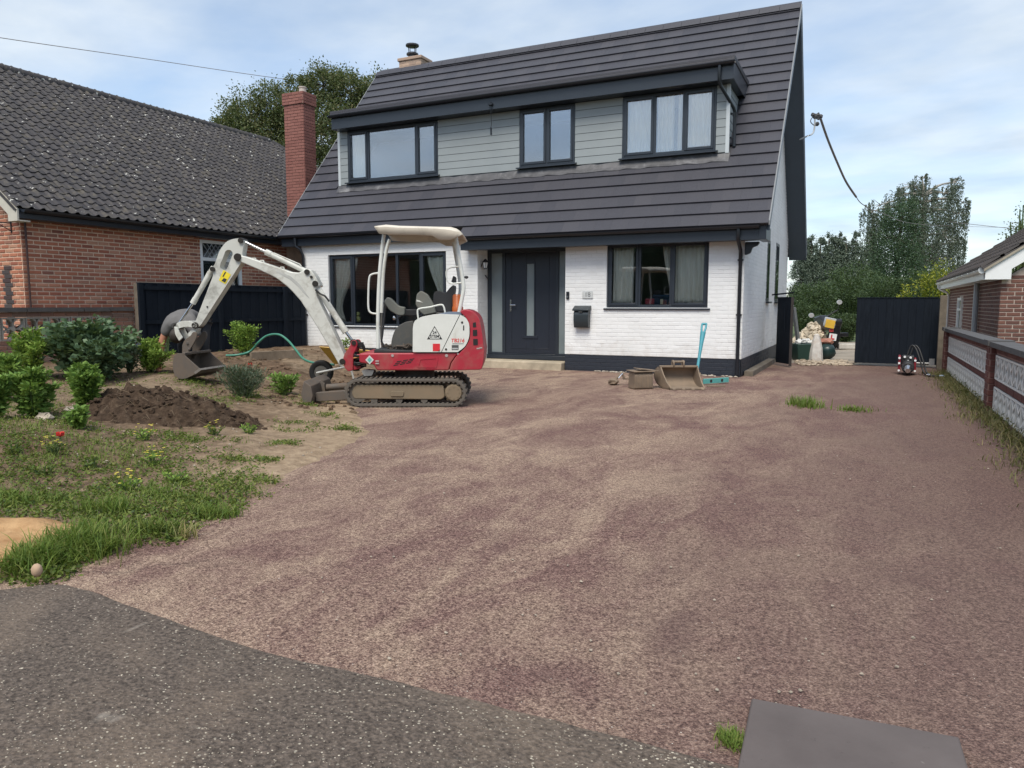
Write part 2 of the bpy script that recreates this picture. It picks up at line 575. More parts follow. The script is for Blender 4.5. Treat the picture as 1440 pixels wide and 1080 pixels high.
m_tile_grey = roof_mat('grey_flat_tile', (0.037, 0.038, 0.049), (0.052, 0.051, 0.061), False, 0.5)
m_tile_old = roof_mat('old_dark_tile', (0.027, 0.026, 0.030), (0.050, 0.046, 0.048), True, 0.75)
m_tile_right = roof_mat('brown_grey_tile', (0.062, 0.056, 0.056), (0.085, 0.075, 0.073), False, 0.7)

# ------------------------------------------------------------------ ground, driveway, road
from mathutils import noise as mnoise
def nz3(x, y, s, z=0.0):
    return mnoise.noise(Vector((x * s, y * s, z)))
def sm(x, a, b):
    t = min(1, max(0, (x - a) / (b - a))); return t * t * (3 - 2 * t)
EDGE = [(1.0, -3.0), (2.0, -3.38), (2.2, -3.45), (2.66, -3.62), (2.82, -3.44), (3.38, -3.57), (4.0, -3.73), (4.77, -4.05), (5.52, -4.26), (6.31, -4.6), (7.0, -5.15), (7.6, -5.75), (8.6, -6.1), (10, -6.5), (12, -7.1), (13.6, -7.75), (15, -8.3)]
_ey = [e[0] for e in EDGE]; _ex = [e[1] for e in EDGE]
def edge_x(y):
    return float(np.interp(y, _ey, _ex))
def gdist(x, y):
    d = edge_x(y) - x + 0.10 * nz3(x, y, 2.3) + 0.05 * nz3(x, y, 7.0)
    d2 = y - (2.16 + min(0.0, (x + 3.4)) * 0.55)
    return min(d, d2)
def gh(x, y):
    d = gdist(x, y)
    h = -0.03 + 0.045 * sm(d, -0.05, 0.3) + 0.24 * sm(d, 0.5, 3.6) + 0.10 * sm(-x, 8.5, 11)
    k = sm(d, 0.0, 1.2)
    h += 0.09 * math.exp(-((x + 8.45) ** 2 + (y - 7.25) ** 2) / 0.6)
    h += k * (0.06 * nz3(x, y, 0.9) + 0.03 * nz3(x, y, 2.7, 3) + 0.014 * nz3(x, y, 7.5, 5))
    h -= 0.16 * sm(y, 8.0, 10.5) * sm(x, -9.2, -7.6)          # the dug-out strip by the house
    return h
def on_garden(px, py):
    lo = None
    for k in range(400):
        D = 2.5 + k * 0.04
        p = W(px, py, D)
        if p.z < gh(p.x, p.y):
            return Vector((p.x, p.y, gh(p.x, p.y)))
    return onZ(px, py)

def sheet(name, x0, x1, y0, y1, step, zf, mat, keep=None, attr=None):
    nx = max(2, int((x1 - x0) / step) + 1); ny = max(2, int((y1 - y0) / step) + 1)
    xs = np.linspace(x0, x1, nx); ys = np.linspace(y0, y1, ny)
    V = [(x, y, zf(x, y)) for y in ys for x in xs]
    F = []
    for j in range(ny - 1):
        for i in range(nx - 1):
            if keep is None or keep(xs[i], ys[j]):
                F.append((j * nx + i, j * nx + i + 1, (j + 1) * nx + i + 1, (j + 1) * nx + i))
    me = np_mesh(name, V, F, mat, smooth=True)
    if attr:
        a = me.attributes.new('sand', 'FLOAT', 'POINT'); a.data.foreach_set('value', [attr(v[0], v[1]) for v in V])
    return link_mesh(name, me, kind='structure')

m = NT('driveway_tarmac'); v = m.coord('World')
f1 = m.noise(v, 0.55, 7, 0.66, 0.8)
f2 = m.noise(m.coord('World', (1.0, 0.42, 1), (0, 0, 0.35)), 2.1, 8, 0.68, 0.7)
f3 = m.math('ADD', m.math('MULTIPLY', m.noise(v, 115, 3, 0.75), .68), m.math('MULTIPLY', m.noise(v, 48, 3, 0.6), .32))
f4 = m.voro(v, 120)
red = m.ramp(f3, [(0.38, (0.048, 0.026, 0.023)), (0.5, (0.160, 0.093, 0.080)), (0.63, (0.32, 0.205, 0.173))])
dust = m.ramp(f3, [(0.38, (0.12, 0.080, 0.060)), (0.5, (0.325, 0.233, 0.171)), (0.63, (0.55, 0.415, 0.31))])
k = m.ramp(m.math('ADD', m.math('ADD', m.math('MULTIPLY', f1, 0.42), m.math('MULTIPLY', f2, 0.48)), m.math('ADD', m.math('MULTIPLY', m.math('SUBTRACT', f3, .5), .30), m.math('MULTIPLY', m.noise(v, 7.5, 5, .7), .10))), [(0.44, 0), (0.595, 1)])
# dusty worn strip down the middle, mossy darker tarmac along the right-hand wall
sx = m.n('ShaderNodeSeparateXYZ'); m.l(v, sx.inputs[0])
rt = m.math('ADD', sx.outputs[0], m.math('MULTIPLY', f1, 3.0))
side = m.ramp(m.math('MULTIPLY', m.math('ADD', rt, 3.0), 0.125), [(0.36, 0), (0.66, 1)])
left = m.ramp(m.math('MULTIPLY', m.math('ADD', rt, 6.0), 0.125), [(0.30, 1), (0.62, 0)])
k2 = m.math('MULTIPLY', k, m.math('SUBTRACT', 1.0, m.math('MULTIPLY', side, 0.75)))
k2 = m.math('MAXIMUM', k2, m.math('MULTIPLY', left, m.ramp(f2, [(0.40, 0.10), (0.56, 0.9)])))
c = m.mix(k2, red, dust)
c = m.mix(m.math('MULTIPLY', side, 0.40), c, (0.085, 0.062, 0.053))
st = m.ramp(m.noise(v, 1.05, 4, 0.55, 1.2), [(0.60, 0), (0.72, 1)])
c = m.mix(m.math('MULTIPLY', st, 0.35), c, (0.10, 0.062, 0.056))
wv = m.n('ShaderNodeVectorMath', operation='ADD'); m.l(v, wv.inputs[0]); nn_ = m.n('ShaderNodeTexNoise'); nn_.inputs['Scale'].default_value = 1.6; nn_.inputs['Detail'].default_value = 6; m.l(v, nn_.inputs['Vector']); m.l(nn_.outputs['Color'], wv.inputs[1])
ck = m.ramp(m.voro(wv.outputs[0], .55, 'DISTANCE_TO_EDGE'), [(0.003, 1), (0.012, 0)])
c = m.mix(m.math('MULTIPLY', ck, m.ramp(m.noise(v, .7, 3), [(.54, 0), (.66, .35)])), c, (0.05, 0.034, 0.03))
pale = m.ramp(m.voro(v, 42, 'F1', 'Distance'), [(0.06, 1), (0.13, 0)])
c = m.mix(m.math('MULTIPLY', pale, m.ramp(m.noise(v, 5, 2), [(0.5, 0), (0.62, 0.7)])), c, (0.46, 0.41, 0.36))
nb = m.bump(f4, 0.55, 0.012)
nb = m.bump(f3, 0.6, 0.012, nb)
m.principled(c, 0.93, 0, 0.25, nb)
m_drive = m.mat

m = NT('road_tarmac'); v = m.coord('World')
f3 = m.noise(v, 55, 5, 0.72)
c = m.ramp(f3, [(0.34, (0.040, 0.031, 0.025)), (0.66, (0.165, 0.132, 0.108))])
d = m.ramp(m.noise(v, 1.3, 7, 0.65, 0.5), [(0.48, 0), (0.72, 1)])
c = m.mix(m.math('MULTIPLY', d, 0.65), c, (0.21, 0.16, 0.12))
sx = m.n('ShaderNodeSeparateXYZ'); m.l(v, sx.inputs[0])
sandy = m.math('MULTIPLY', m.ramp(m.math('MULTIPLY', sx.outputs[0], -1.0), [(0.0, 0), (1.0, 1)]), 0)
ch = m.ramp(m.voro(v, 30), [(0.10, 1), (0.17, 0)])
c = m.mix(m.math('MULTIPLY', ch, m.ramp(m.noise(v, 11, 2), [(0.45, 0), (0.55, 0.8)])), c, (0.42, 0.38, 0.31))
wm = m.ramp(m.noise(v, 2.2, 3, 0.5, 0.8), [(0.68, 0), (0.74, 0.55)])
c = m.mix(wm, c, (0.38, 0.34, 0.29))
nb = m.bump(m.voro(v, 70), 0.6, 0.012)
m.principled(c, 0.88, 0, 0.3, m.bump(f3, 0.6, 0.010, nb))
m_road = m.mat

m = NT('garden_soil'); v = m.coord('World')
f1 = m.noise(v, 0.55, 6, 0.6, 0.5); f2 = m.noise(v, 9, 6, 0.7); f3 = m.noise(v, 48, 4, 0.7)
c = m.ramp(f2, [(0.32, (0.055, 0.035, 0.023)), (0.5, (0.135, 0.088, 0.057)), (0.70, (0.26, 0.183, 0.12))])
c2 = m.ramp(f2, [(0.30, (0.14, 0.102, 0.066)), (0.72, (0.35, 0.265, 0.18))])
at_ = m.n('ShaderNodeAttribute', attribute_name='sand')
c = m.mix(m.math('MULTIPLY', m.ramp(f1, [(0.42, 0), (0.62, 1)]), .8), c, c2)
c = m.mix(at_.outputs['Fac'], c, m.ramp(f2, [(0.30, (0.26, 0.185, 0.12)), (0.72, (0.52, 0.40, 0.275))]))
m.principled(c, 0.97, 0, 0.15, m.bump(f3, 0.7, 0.02, m.bump(f2, 0.8, 0.05)))
m_soil = m.mat
m_darksoil = NT('dark_dug_soil'); v = m_darksoil.coord('World')
f2 = m_darksoil.noise(v, 14, 6, 0.7)
m_darksoil.principled(m_darksoil.ramp(f2, [(0.3, (0.035, 0.023, 0.016)), (0.55, (0.085, 0.058, 0.040)), (0.75, (0.16, 0.115, 0.08))]), 0.97, 0, 0.12, m_darksoil.bump(m_darksoil.noise(v, 40, 5, 0.75), 0.9, 0.03))
m_darksoil = m_darksoil.mat
m_sand = NT('orange_sand'); v = m_sand.coord('World')
f2 = m_sand.noise(v, 6, 6, 0.65)
m_sand.principled(m_sand.ramp(f2, [(0.3, (0.30, 0.165, 0.075)), (0.7, (0.52, 0.33, 0.17))]), 0.97, 0, 0.15, m_sand.bump(m_sand.noise(v, 30, 5, 0.7), 0.7, 0.02))
m_sand = m_sand.mat
m_grassland = simple('rough_grassland', (0.075, 0.10, 0.035), 0.95, var=0.5, scale=0.6)

gmb = MB(); gmb.box((-900, -900, -1.2), (900, 900, -0.06))
obj('ground', gmb, m_grassland, kind='structure')
def drive_z(x, y):
    return 0.006 * nz3(x, y, 0.8) + 0.003 * nz3(x, y, 3.1, 2) - 0.006
sheet('driveway', -9.4, 1.44, 1.9, 18.3, 0.10, drive_z, m_drive, keep=lambda x, y: gdist(x, y) < 0.6 and not (y > 14.4 and x < -2.3))
def yard_z(x, y): return 0.0 + 0.02 * nz3(x, y, 1.5) - 0.004
sheet('back_yard', -1.95, 6.0, 18.3, 30, 0.25, yard_z, simple('yard_concrete', (0.27, 0.235, 0.19), 0.95, var=0.35, scale=1.2, bump=0.4, bscale=30))
def road_edge(x): return float(np.interp(x, [-6, -3.61, -3.43, -2.72, -2.07, -1.49, -1.0, -0.57, -0.29, 3], [1.0, 1.96, 2.17, 2.10, 2.04, 2.07, 2.08, 2.09, 2.09, 2.1]))
rx = np.linspace(-14, 8, 260)
rv = []; rf = []
for i, x in enumerate(rx):
    e = road_edge(x) + 0.02 * nz3(x, 1, 4.0) + 0.008 * nz3(x, 2, 17)
    rv += [(x, e, 0.0035), (x, e - 0.1, 0.004), (x, -12, 0.004)]
for i in range(len(rx) - 1):
    rf += [(3 * i, 3 * i + 1, 3 * i + 4, 3 * i + 3), (3 * i + 1, 3 * i + 2, 3 * i + 5, 3 * i + 4)]
link_mesh('road', np_mesh('road', rv, rf, m_road), kind='structure')
sheet('garden_ground', -15, -3.0, 1.4, 15.0, 0.075, gh, m_soil, keep=lambda x, y: gdist(x, y) > -0.25 and y > 1.6 and x > -12.75 or (x > -15 and y < 6.4 and gdist(x, y) > -0.25), attr=lambda x, y: (1 - sm(gdist(x, y) + .5 * nz3(x, y, 1.1, 6), .35, 2.1)) * sm(y, 3.0, 4.6) * (1 - .6 * sm(y, 8.5, 10)) * sm(x, -8.2, -6.4) * .75)
# loose orange sand by the road
def sand_z(x, y):
    c = on_sand; r = math.hypot((x - c[0]) / 0.48, (y - c[1]) / 0.40) + 0.12 * nz3(x, y, 3.5)
    return gh(x, y) - 0.02 + 0.075 * (1 - sm(r, 0.55, 1.15)) + 0.012 * nz3(x, y, 8)
on_sand = (-4.32, 2.36)
sheet('sand_patch', -5.0, -3.6, 1.8, 3.0, 0.03, sand_z, m_sand, keep=lambda x, y: math.hypot((x - on_sand[0]) / 0.48, (y - on_sand[1]) / 0.40) < 1.2)

# ------------------------------------------------------------------ bricks
def brick_mesh(name, L, H, D, mat, inset=0.004):
    """front face proud towards -y, open back"""
    mb = MB(); i = inset
    a = [(-L / 2, 0, -H / 2), (L / 2, 0, -H / 2), (L / 2, 0, H / 2), (-L / 2, 0, H / 2)]
    b = [(x * 1.0, -D + i, z) for x, _, z in a]
    c = [(x - math.copysign(i, x), -D, z - math.copysign(i, z)) for x, _, z in a]
    mb.add(a + b + c, [(8, 9, 10, 11)] + [(4 + k, 4 + (k + 1) % 4, 8 + (k + 1) % 4, 8 + k) for k in range(4)] + [(k, (k + 1) % 4, 4 + (k + 1) % 4, 4 + k) for k in range(4)])
    me = mesh_of(mb, name, mat)
    fixn = bmesh.new(); fixn.from_mesh(me); bmesh.ops.recalc_face_normals(fixn, faces=fixn.faces); fixn.to_mesh(me); fixn.free()
    return me
def brick_face(origin, xdir, width, z0, z1, holes=(), L=0.215, H=0.065, J=0.010, jit=0.0015, soldier=None):
    """running bond over a wall face; returns list of (Matrix, L, H)"""
    o = Vector(origin); xd = Vector(xdir).normalized(); out = xd.cross(Vector((0, 0, 1)))   # faces -out side
    B = Matrix((xd.to_4d(), (-out).to_4d(), (0, 0, 1, 0), (0, 0, 0, 1))).transposed()
    B[3] = (0, 0, 0, 1)
    res = []
    pitch = H + J; rows = int((z1 - z0) / pitch + 0.5)
    for r in range(rows):
        z = z0 + (r + 0.5) * pitch
        x = -(L + J) / 2 * (r % 2)
        while x < width:
            a, b = max(x, 0), min(x + L, width)
            segs = [(a, b)]
            for (hx0, hx1, hz0, hz1) in holes:
                if z + H / 2 > hz0 + 0.01 and z - H / 2 < hz1 - 0.01:
                    ns = []
                    for (p, q) in segs:
                        if q <= hx0 or p >= hx1: ns.append((p, q)); continue
                        if p < hx0: ns.append((p, hx0))
                        if q > hx1: ns.append((hx1, q))
                    segs = ns
            for (p, q) in segs:
                if q - p > 0.03:
                    c = o + xd * ((p + q) / 2) + Vector((0, 0, z)) + out * random.uniform(-jit, jit)
                    M = Matrix.Translation(c) @ B @ Matrix.Diagonal(((q - p) / L, 1, 1, 1))
                    res.append(M)
            x += L + J
    return res

def wall_x(mb, y0, y1, z0, z1, holes, xf, xb):
    ys = sorted({y0, y1, *[h[0] for h in holes], *[h[1] for h in holes]})
    for a, b in zip(ys, ys[1:]):
        z = z0
        for h in sorted([h for h in holes if h[0] <= a + 1e-6 and h[1] >= b - 1e-6], key=lambda h: h[2]):
            if h[2] > z: mb.box((xb, a, z), (xf, b, h[2]))
            z = h[3]
        if z < z1: mb.box((xb, a, z), (xf, b, z1))
def text_mesh(name, cu, parent=None):
    """lettering as a real mesh part"""
    o = bpy.data.objects.new(name, cu); me = bpy.data.meshes.new_from_object(o); me.name = name
    bpy.data.objects.remove(o); bpy.data.curves.remove(cu)
    return link_mesh(name, me, parent)
# ------------------------------------------------------------------ the white house
HX0, HX1 = -12.44, -2.07          # left and right wall
HY, HYB = 14.20, 22.2             # front and rear wall
EY, EZ, TP = 13.78, 2.784, 1.1596 # right-hand eave and roof slope
RY = 18.21
RZ = EZ + TP * (RY - EY)
XV0, XV1 = -12.95, -1.62          # verges
EYL = 14.0                        # eave of the left-hand half
XSTEP = -7.82
def roof_z(y): return EZ + TP * (y - EY) if y <= RY else RZ - TP * (y - RY)
house = thing('house', 'white painted brick house with dark grey tiled roof, long front dormer and dark front door', 'house', (-7.2, 14.2, 0))

RW = (-4.70, -2.71, 1.28, 2.545)  # right front window
LW = (-11.64, -8.39, 0.84, 2.51)
DX0, DX1, DZ1 = -7.59, -5.58, 2.56
PLZ = 0.33
YD = 14.62                        # door plane
w = MB(); y = HY
def wall_y(mb, x0, x1, z0, z1, holes, yf, yb):
    xs = sorted({x0, x1, *[h[0] for h in holes], *[h[1] for h in holes]})
    for a, b in zip(xs, xs[1:]):
        hs = sorted([h for h in holes if h[0] <= a + 1e-6 and h[1] >= b - 1e-6], key=lambda h: h[2])
        z = z0
        for h in hs:
            if h[2] > z: mb.box((a, yf, z), (b, yb, h[2]))
            z = h[3]
        if z < z1: mb.box((a, yf, z), (b, yb, z1))
wall_y(w, HX0, HX1, PLZ, 2.80, [LW, RW, (DX0, DX1, PLZ, DZ1)], HY, HY + 0.28)
# gable wall (right) as a pentagon with openings cut as recessed windows, left gable, rear
def gable(mb, xa, xb):
    pts = [(HY + 0.281, PLZ - 0.6), (HYB - .281, PLZ - 0.6), (HYB - .281, roof_z(HYB) - 0.12), (RY, RZ - 0.12), (HY + 0.281, roof_z(HY + .28) - 0.12)]
    mb.prism(pts, lambda p, t: (t, p[0], p[1]), xa, xb)
gable(w, HX1 - 0.26, HX1); gable(w, HX0, HX0 + 0.26)
w.box((HX0, HYB - 0.28, 0), (HX1, HYB, 2.8))
w.box((HX0 + 0.3, HY + 0.3, -0.05), (HX1 - 0.3, HYB - 0.3, 0.1))
w.box((HX0 + .3, HY + .3, 2.62), (HX1 - .3, HYB - .3, 2.74))
w.box((DX0 - 0.02, HY + 0.281, 0.1), (DX0, YD + 0.1, DZ1)); w.box((DX1, HY + 0.281, 0.1), (DX1 + 0.02, YD + 0.1, DZ1))
# pier beside the porch
w.box((-7.86, HY - 0.035, 0.31), (DX0, HY - 0.001, 2.56))
obj('wall', w, m_white_joint, house)
p = MB()
p.box((HX0 + 0.003, HY + 0.012, -0.1), (DX0, HY + 0.28, PLZ)); p.box((DX1, HY + 0.012, -0.1), (HX1 - 0.012, HY + 0.28, PLZ))
p.box((HX1 - 0.3, HY + 0.28, -0.1), (HX1 + 0.002, HYB - 0.02, PLZ))
p.box((-7.86, HY - 0.03, -0.1), (DX0, HY + 0.011, 0.31))
obj('plinth', p, m_plinth, house)
# bricks
bm_w = brick_mesh('brick', 0.215, 0.065, 0.0038, m_white_brick, 0.003)
fr = brick_face((HX0, HY, 0), (1, 0, 0), HX1 - HX0, PLZ, 2.77, [(a[0] - HX0, a[1] - HX0, a[2], a[3]) for a in (LW, RW, (DX0 - 0.27, DX1, 0, DZ1))])
fr += brick_face((-7.86, HY - 0.035, 0), (1, 0, 0), 0.27, 0.33, 2.56)
fr += brick_face((DX0, HY - 0.03, 0), (0, 1, 0), 0.55, 0.33, 2.56)
GW1 = (17.55, 18.05, 1.42, 2.78); GW2 = (19.25, 19.95, 1.42, 2.84)
gb = []
for r in range(100):
    z = PLZ + (r + .5) * 0.075
    ya = max(HY, EY + (z + 0.16 - EZ) / TP); yb = min(HYB, 2 * RY - ya)
    if yb - ya < 0.3: break
    gb += brick_face((HX1, ya, 0), (0, 1, 0), yb - ya, PLZ + r * 0.075, PLZ + (r + 1) * 0.075, [(g[0] - ya, g[1] - ya, g[2], g[3]) for g in (GW1, GW2)]) if r % 2 == 0 else \
          brick_face((HX1, ya - 0.1125, 0), (0, 1, 0), yb - ya + .1125, PLZ + r * 0.075, PLZ + (r + 1) * 0.075, [(g[0] - ya + .1125, g[1] - ya + .1125, g[2], g[3]) for g in (GW1, GW2)] + [(-1, 0.1125, 0, 9)])
pieces('brick', house, bm_w, fr + gb, 300, 'brickwork')
bm_pl = brick_mesh('plinth_brick', 0.215, 0.065, 0.004, m_plinth, 0.003)
pb = brick_face((DX1, HY + 0.012, 0), (1, 0, 0), HX1 - 0.012 - DX1, 0.02, 0.325) + brick_face((HX1 + 0.002, HY + .02, 0), (0, 1, 0), 4.4, 0.02, 0.325)
pieces('plinth_brick', house, bm_pl, pb, 300, 'plinth_brickwork')

# ---- roof: deck, tiles, ridge, verges, fascias, gutters
roof = MB(); T = 0.10
def slab(mb, x0, x1, ya, yb, t=T):
    za, zb = roof_z(ya), roof_z(yb)
    mb.add([(x0, ya, za - 0.035), (x1, ya, za - 0.035), (x1, yb, zb - 0.035), (x0, yb, zb - 0.035), (x0, ya, za - t), (x1, ya, za - t), (x1, yb, zb - t), (x0, yb, zb - t)],
           [(0, 1, 2, 3), (7, 6, 5, 4), (0, 4, 5, 1), (1, 5, 6, 2), (2, 6, 7, 3), (3, 7, 4, 0)])
slab(roof, XV0 + .03, XSTEP, EYL + 0.03, RY); slab(roof, XSTEP, XV1 - .03, EY + 0.03, RY); slab(roof, XV0 + .03, XV1 - .03, RY, 2 * RY - EY)
roofo = obj('roof', roof, m_tile_grey, house)
ang = math.atan(TP); G = 0.316; TW = 0.332
sl = math.hypot(RY - EY, RZ - EZ)
tm = MB()
tl, tt = G + 0.07, 0.032
tm.add([(-TW / 2 + .0008, 0, 0), (TW / 2 - .0008, 0, 0), (TW / 2 - .0008, tl, 0), (-TW / 2 + .0008, tl, 0), (-TW / 2 + .0008, 0, tt), (TW / 2 - .0008, 0, tt), (TW / 2 - .0008, tl, tt * .5), (-TW / 2 + .0008, tl, tt * .5)],
       [(3, 2, 1, 0), (4, 5, 6, 7), (0, 1, 5, 4), (1, 2, 6, 5), (2, 3, 7, 6), (3, 0, 4, 7)])
tile_me = mesh_of(tm, 'roof_tile', m_tile_grey)
# dormer footprint
DMX0, DMX1, DMY = -11.84, -2.57, 14.97
DFZ0, DFZ1, DFY = 5.52, 5.86, 14.66
tiles = []
def put_tiles(lst, x0, x1, s_from, skip):
    rows = int((sl) / G) + 1
    for r in range(rows):
        s = r * G
        if s < s_from - 0.05 or s > sl - 0.12: continue
        yy = EY + s * math.cos(ang); zz = EZ + s * math.sin(ang)
        off = 0.5 * (r % 2)
        n = int((x1 - x0) / TW) + 2
        for k in range(-1, n):
            a = x0 + (k + off) * TW; b = a + TW
            a2, b2 = max(a, x0), min(b, x1)
            if b2 - a2 < 0.04: continue
            cx_ = (a2 + b2) / 2
            if skip(cx_, yy, zz): continue
            M = Matrix.Translation((cx_, yy - 0.03 * math.cos(ang) * 0, zz - 0.034)) @ Matrix.Rotation(ang - 0.062 + random.uniform(-.0015, .0015), 4, 'X') @ Matrix.Translation((0, -0.03, 0.012 + random.uniform(0, .001))) @ Matrix.Diagonal(((b2 - a2) / TW, 1, 1, 1))
            lst.append(M)
def in_dormer(x, y, z):
    return DMX0 - 0.05 < x < DMX1 + 0.05 and DMY - 0.12 < y < 16.35
SL_L = math.hypot(EYL - EY, TP * (EYL - EY))
put_tiles(tiles, XV0, XSTEP, SL_L, in_dormer); put_tiles(tiles, XSTEP, XV1, 0, in_dormer)
pieces('roof_tile', house, tile_me, tiles, 300, 'roof_tiles')
rg = MB()
n = 26
for k in range(n):
    a = XV0 + (XV1 - XV0) * k / n; b = XV0 + (XV1 - XV0) * (k + 1) / n - 0.006
    prof = [(-0.15, -0.13), (-0.06, 0.0), (0.06, 0.0), (0.15, -0.13), (0.13, -0.14), (0.05, -0.025), (-0.05, -0.025), (-0.13, -0.14)]
    rg.prism(prof, lambda q, t: (t, RY + q[0], RZ + 0.03 + q[1]), a, b)
obj('ridge_tiles', rg, m_tile_grey, house, kind='stuff')
m_verge = simple('pale_verge_edge', (0.20, 0.21, 0.22), 0.5, var=0.06)
for sx_, nm in ((XV1, 1), (XV0, -1)):
    v1 = MB()
    for (ya, yb) in ((EY if nm > 0 else EYL, RY), (2 * RY - EY, RY)):
        za, zb = roof_z(ya), roof_z(yb)
        v1.add([(sx_, ya, za + .02), (sx_ + .022 * nm, ya, za + .02), (sx_ + .022 * nm, yb, zb + .02), (sx_, yb, zb + .02), (sx_, ya, za - .06), (sx_ + .022 * nm, ya, za - .06), (sx_ + .022 * nm, yb, zb - .06), (sx_, yb, zb - .06)],
               [(0, 1, 2, 3), (7, 6, 5, 4), (0, 4, 5, 1), (1, 5, 6, 2), (2, 6, 7, 3), (3, 7, 4, 0)])
    obj('verge_trim', v1, m_verge, house)
    v2 = MB()
    for (ya, yb) in ((EY + .1 if nm > 0 else EYL + .1, RY), (2 * RY - EY - .05, RY)):
        za, zb = roof_z(ya) - .063, roof_z(yb) - .063
        xa, xb = (sx_ - .03 * nm, sx_ + .012 * nm)
        v2.add([(xa, ya, za), (xb, ya, za), (xb, yb, zb), (xa, yb, zb), (xa, ya, za - .20), (xb, ya, za - .20), (xb, yb, zb - .20), (xa, yb, zb - .20)],
               [(0, 1, 2, 3), (7, 6, 5, 4), (0, 4, 5, 1), (1, 5, 6, 2), (2, 6, 7, 3), (3, 7, 4, 0)])
        # soffit between wall and bargeboard
        wx = HX1 if nm > 0 else HX0
        v2.add([(wx, ya, za - .17), (xa, ya, za - .17), (xa, yb, zb - .17), (wx, yb, zb - .17), (wx, ya, za - .185), (xa, ya, za - .185), (xa, yb, zb - .185), (wx, yb, zb - .185)],
               [(0, 1, 2, 3), (7, 6, 5, 4), (0, 4, 5, 1), (1, 5, 6, 2), (2, 6, 7, 3), (3, 7, 4, 0)])
    obj('bargeboard', v2, m_soffit, house)

def gutter(mb, x0, x1, yb, zt, r=0.058):
    n = 8; rows = []
    outer = [(yb - r + r * math.cos(math.pi + math.pi * k / n), zt + r * math.sin(math.pi + math.pi * k / n)) for k in range(n + 1)]
    inner = [(yb - r + (r - .006) * math.cos(math.pi + math.pi * k / n), zt + (r - .006) * math.sin(math.pi + math.pi * k / n)) for k in range(n, -1, -1)]
    mb.prism(outer + inner, lambda q, t: (t, q[0], q[1]), x0, x1)
for (x0, x1, ey) in ((XV0 + 0.02, XSTEP - 0.02, EYL), (XSTEP, XV1 - 0.18, EY)):
    ez = roof_z(ey)
    f = MB()
    f.box((x0, ey + 0.06, ez - 0.30), (x1, ey + 0.082, ez - 0.07))
    f.box((x0, ey + 0.0821, ez - 0.295), (x1, HY - 0.002 if ey == EYL else HY - 0.04, ez - 0.28))
    f.box((x0, ey + 0.0822, ez - 0.279), (x0 + 0.02, HY - 0.002, ez - 0.08)); f.box((x1 - 0.02, ey + 0.0822, ez - 0.279), (x1, HY - 0.002, ez - 0.08))
    obj('fascia', f, m_trim, house)
    g = MB(); gutter(g, x0 - 0.02, x1 + 0.03, ey + 0.055, ez - 0.055)
    obj('gutter', g, m_gutter, house, smooth=50)
# closed box end under the verge at the right corner
e = MB(); e.box((XV1 - 0.18, EY + 0.06, EZ - 0.30), (XV1 - 0.04, HY + 0.3, EZ - 0.06))
obj('box_end', e, m_trim, house, bevel=0.006)

def downpipe(pts, r=0.034, clips=()):
    d = MB(); d.tube(pts, r, 10)
    for c in clips: d.cbox(c, (0.10, 0.06, 0.03))
    obj('downpipe', d, m_gutter, house, smooth=40)
xr = -2.13
downpipe([(xr, EY, EZ - 0.1), (xr, EY, EZ - 0.22), (xr, EY + .03, EZ - 0.30), (xr, HY - .09, EZ - 0.46), (xr, HY - 0.05, EZ - 0.55), (xr, HY - 0.05, 0.03)], clips=[(xr, HY - .03, 1.15), (xr, HY - .03, 2.15)])
xl = -12.34
downpipe([(xl - .12, EYL, roof_z(EYL) - 0.1), (xl - .12, EYL, roof_z(EYL) - 0.30), (xl - .02, EYL + .06, roof_z(EYL) - 0.38), (xl, HY - .07, roof_z(EYL) - 0.52), (xl, HY - .05, 0.1)], clips=[(xl, HY - .03, 2.1), (xl, HY - .03, 1.1)])
hp = MB(); hp.prism(rpoly([(-2.06, 2.47), (-1.80, 2.47), (-1.84, 2.40), (-1.93, 2.37), (-1.96, 2.27), (-2.06, 2.23)], .03), lambda q, t: (q[0], t, q[1]), HY - 0.06, HY + 0.02)
obj('bracket', hp, m_gutter, house)

